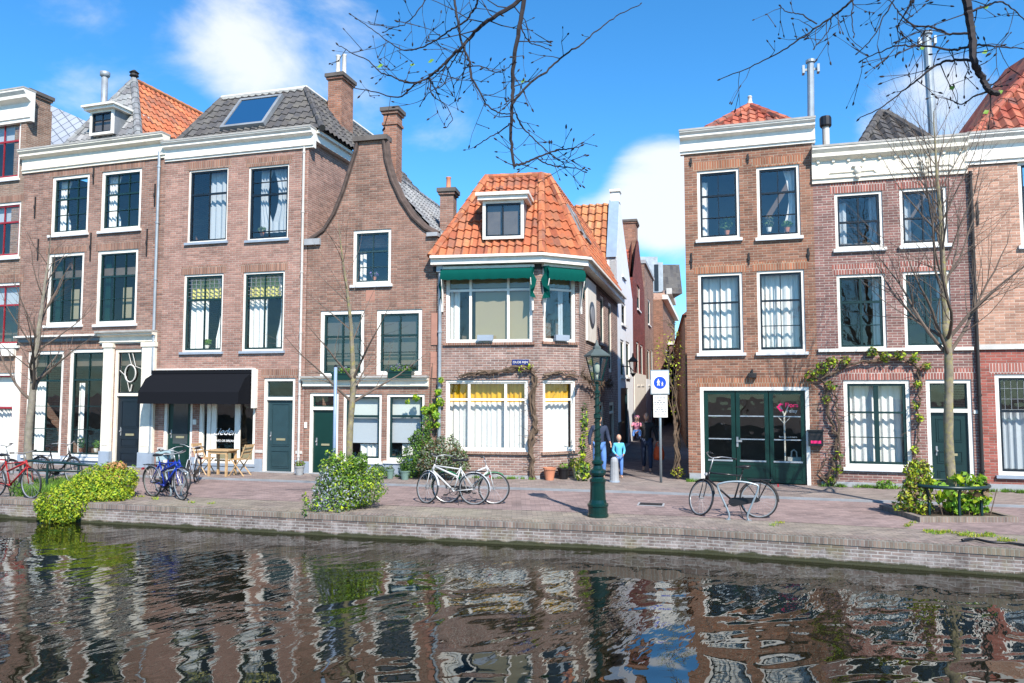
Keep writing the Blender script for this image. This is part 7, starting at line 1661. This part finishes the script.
HB, HD_ = cm('hair_brown', (.09, .045, .02)), cm('hair_dark', (.02, .015, .012)); SH, SHW = cm('shoe_dark', (.03, .03, .03)), cm('shoe_pale', (.5, .5, .5))
g = ground(647, 471.5, .046)
t, M_ = person('man in black walking out of the alley with a small child on his arm', g, -.25, 1.72, dict(kl=(.12, -.16, .52), al=(.12, -.18, .09), tl=(.13, -.33, .05), kr=(-.10, .03, .50), ar=(-.10, .18, .12), tr=(-.11, .05, .03), er=(-.33, -.03, 1.15), wr=(-.27, -.25, 1.18), el=(.28, .04, 1.14), wl=(.33, -.03, .90)), CB, CN, HD_, SHW)
c = M_ @ Vector((-.27, -.20, 1.22)); sc = .46
def toddler():
    Mt = Matrix.Translation(c) @ Matrix.Rotation(-.3, 4, 'Z'); t = thing('person', 'toddler in pink carried on the arm of the man in black', 'person', Mt)
    V = [(0, 0, 0), (0, 0, .14), (0, 0, .25), (0, 0, .30), (0, 0, .36), (0, 0, .41), (.09, -.05, -.02), (.10, -.10, -.17), (-.09, -.05, -.02), (-.10, -.10, -.17), (.10, -.02, .22), (.13, -.10, .14), (.12, -.17, .14), (-.10, -.02, .22), (-.14, -.10, .14), (-.12, -.17, .12)]
    E = [(0, 1), (1, 2), (2, 3), (3, 4), (4, 5), (0, 6), (6, 7), (0, 8), (8, 9), (2, 10), (10, 11), (11, 12), (2, 13), (13, 14), (14, 15)]
    skin_mesh('body', [Vector(v) for v in V], E, [.06, .07, .05, .04, .06, .05, .045, .03, .045, .03, .03, .025, .02, .03, .025, .02], K['skin'], t, Mt) and add_head(t.children[0], Vector((0, 0, .37)), (.072, .08, .088))
    skin_mesh('coat', [Vector(v) for v in (V[0], V[1], V[2], V[10], V[11], V[13], V[14])], [(0, 1), (1, 2), (2, 3), (3, 4), (2, 5), (5, 6)], [.085, .095, .065, .042, .035, .042, .035], CP, t, Mt)
    skin_mesh('trousers', [Vector(v) for v in (V[0], V[6], V[7], V[8], V[9])], [(0, 1), (1, 2), (0, 3), (3, 4)], [.082, .056, .04, .056, .04], CJ, t, Mt)
    mb = MB(); mb.ball((0, .015, .40), (.082, .085, .065), n=12, k=6); mb.build('hat', CP, t, Mt, smooth=True)
    mb = MB(); mb.ball((.028, -.075, .37), .009, n=6, k=4); mb.ball((-.028, -.075, .37), .009, n=6, k=4); mb.build('eyes', K['iron'], t, Mt)
toddler()
h_ = M_ @ Vector((.36, -.05, .80)); Mb_ = Matrix.Translation(h_); t = thing('shopping_bag', 'orange bag hanging from the hand of the man in black', 'bag', Mb_)
mb = MB(); mb.lathe([(.06, -.44), (.14, -.42), (.17, -.32), (.16, -.20), (.12, -.08), (.07, -.02), (.05, -.03)], (0, 0, 0), 11, sy=.6); o = mb.build('bag', CO, t, Mb_, smooth=True)
mb = MB()
for y in (-.05, .05): mb.tube([(-.10, y, -.03), (-.04, y*.3, .08), (.04, y*.3, .08), (.10, y, -.03)], .008, 5)
mb.build('handle', CO, t, Mb_)
g = ground(619, 478, .046)
person('child in a light blue jacket standing behind the stone bollard', g, .1, 1.14, dict(wl=(.16, -.16, 1.0), wr=(-.16, -.16, 1.0), skull=(0, -.01, 1.70)), CS, CJ, HB, SH, hk=1.32)
g = ground(599.5, 477.5, .046)
person('grown up in dark coat and blue jeans half hidden behind the street lamp', g, -.1, 1.70, dict(wl=(.30, -.10, 1.0), er=(-.28, -.02, 1.15), kl=(.13, -.06, .5)), CN, CJ, HD_, SH, skirt=-.30, hairlong=True)
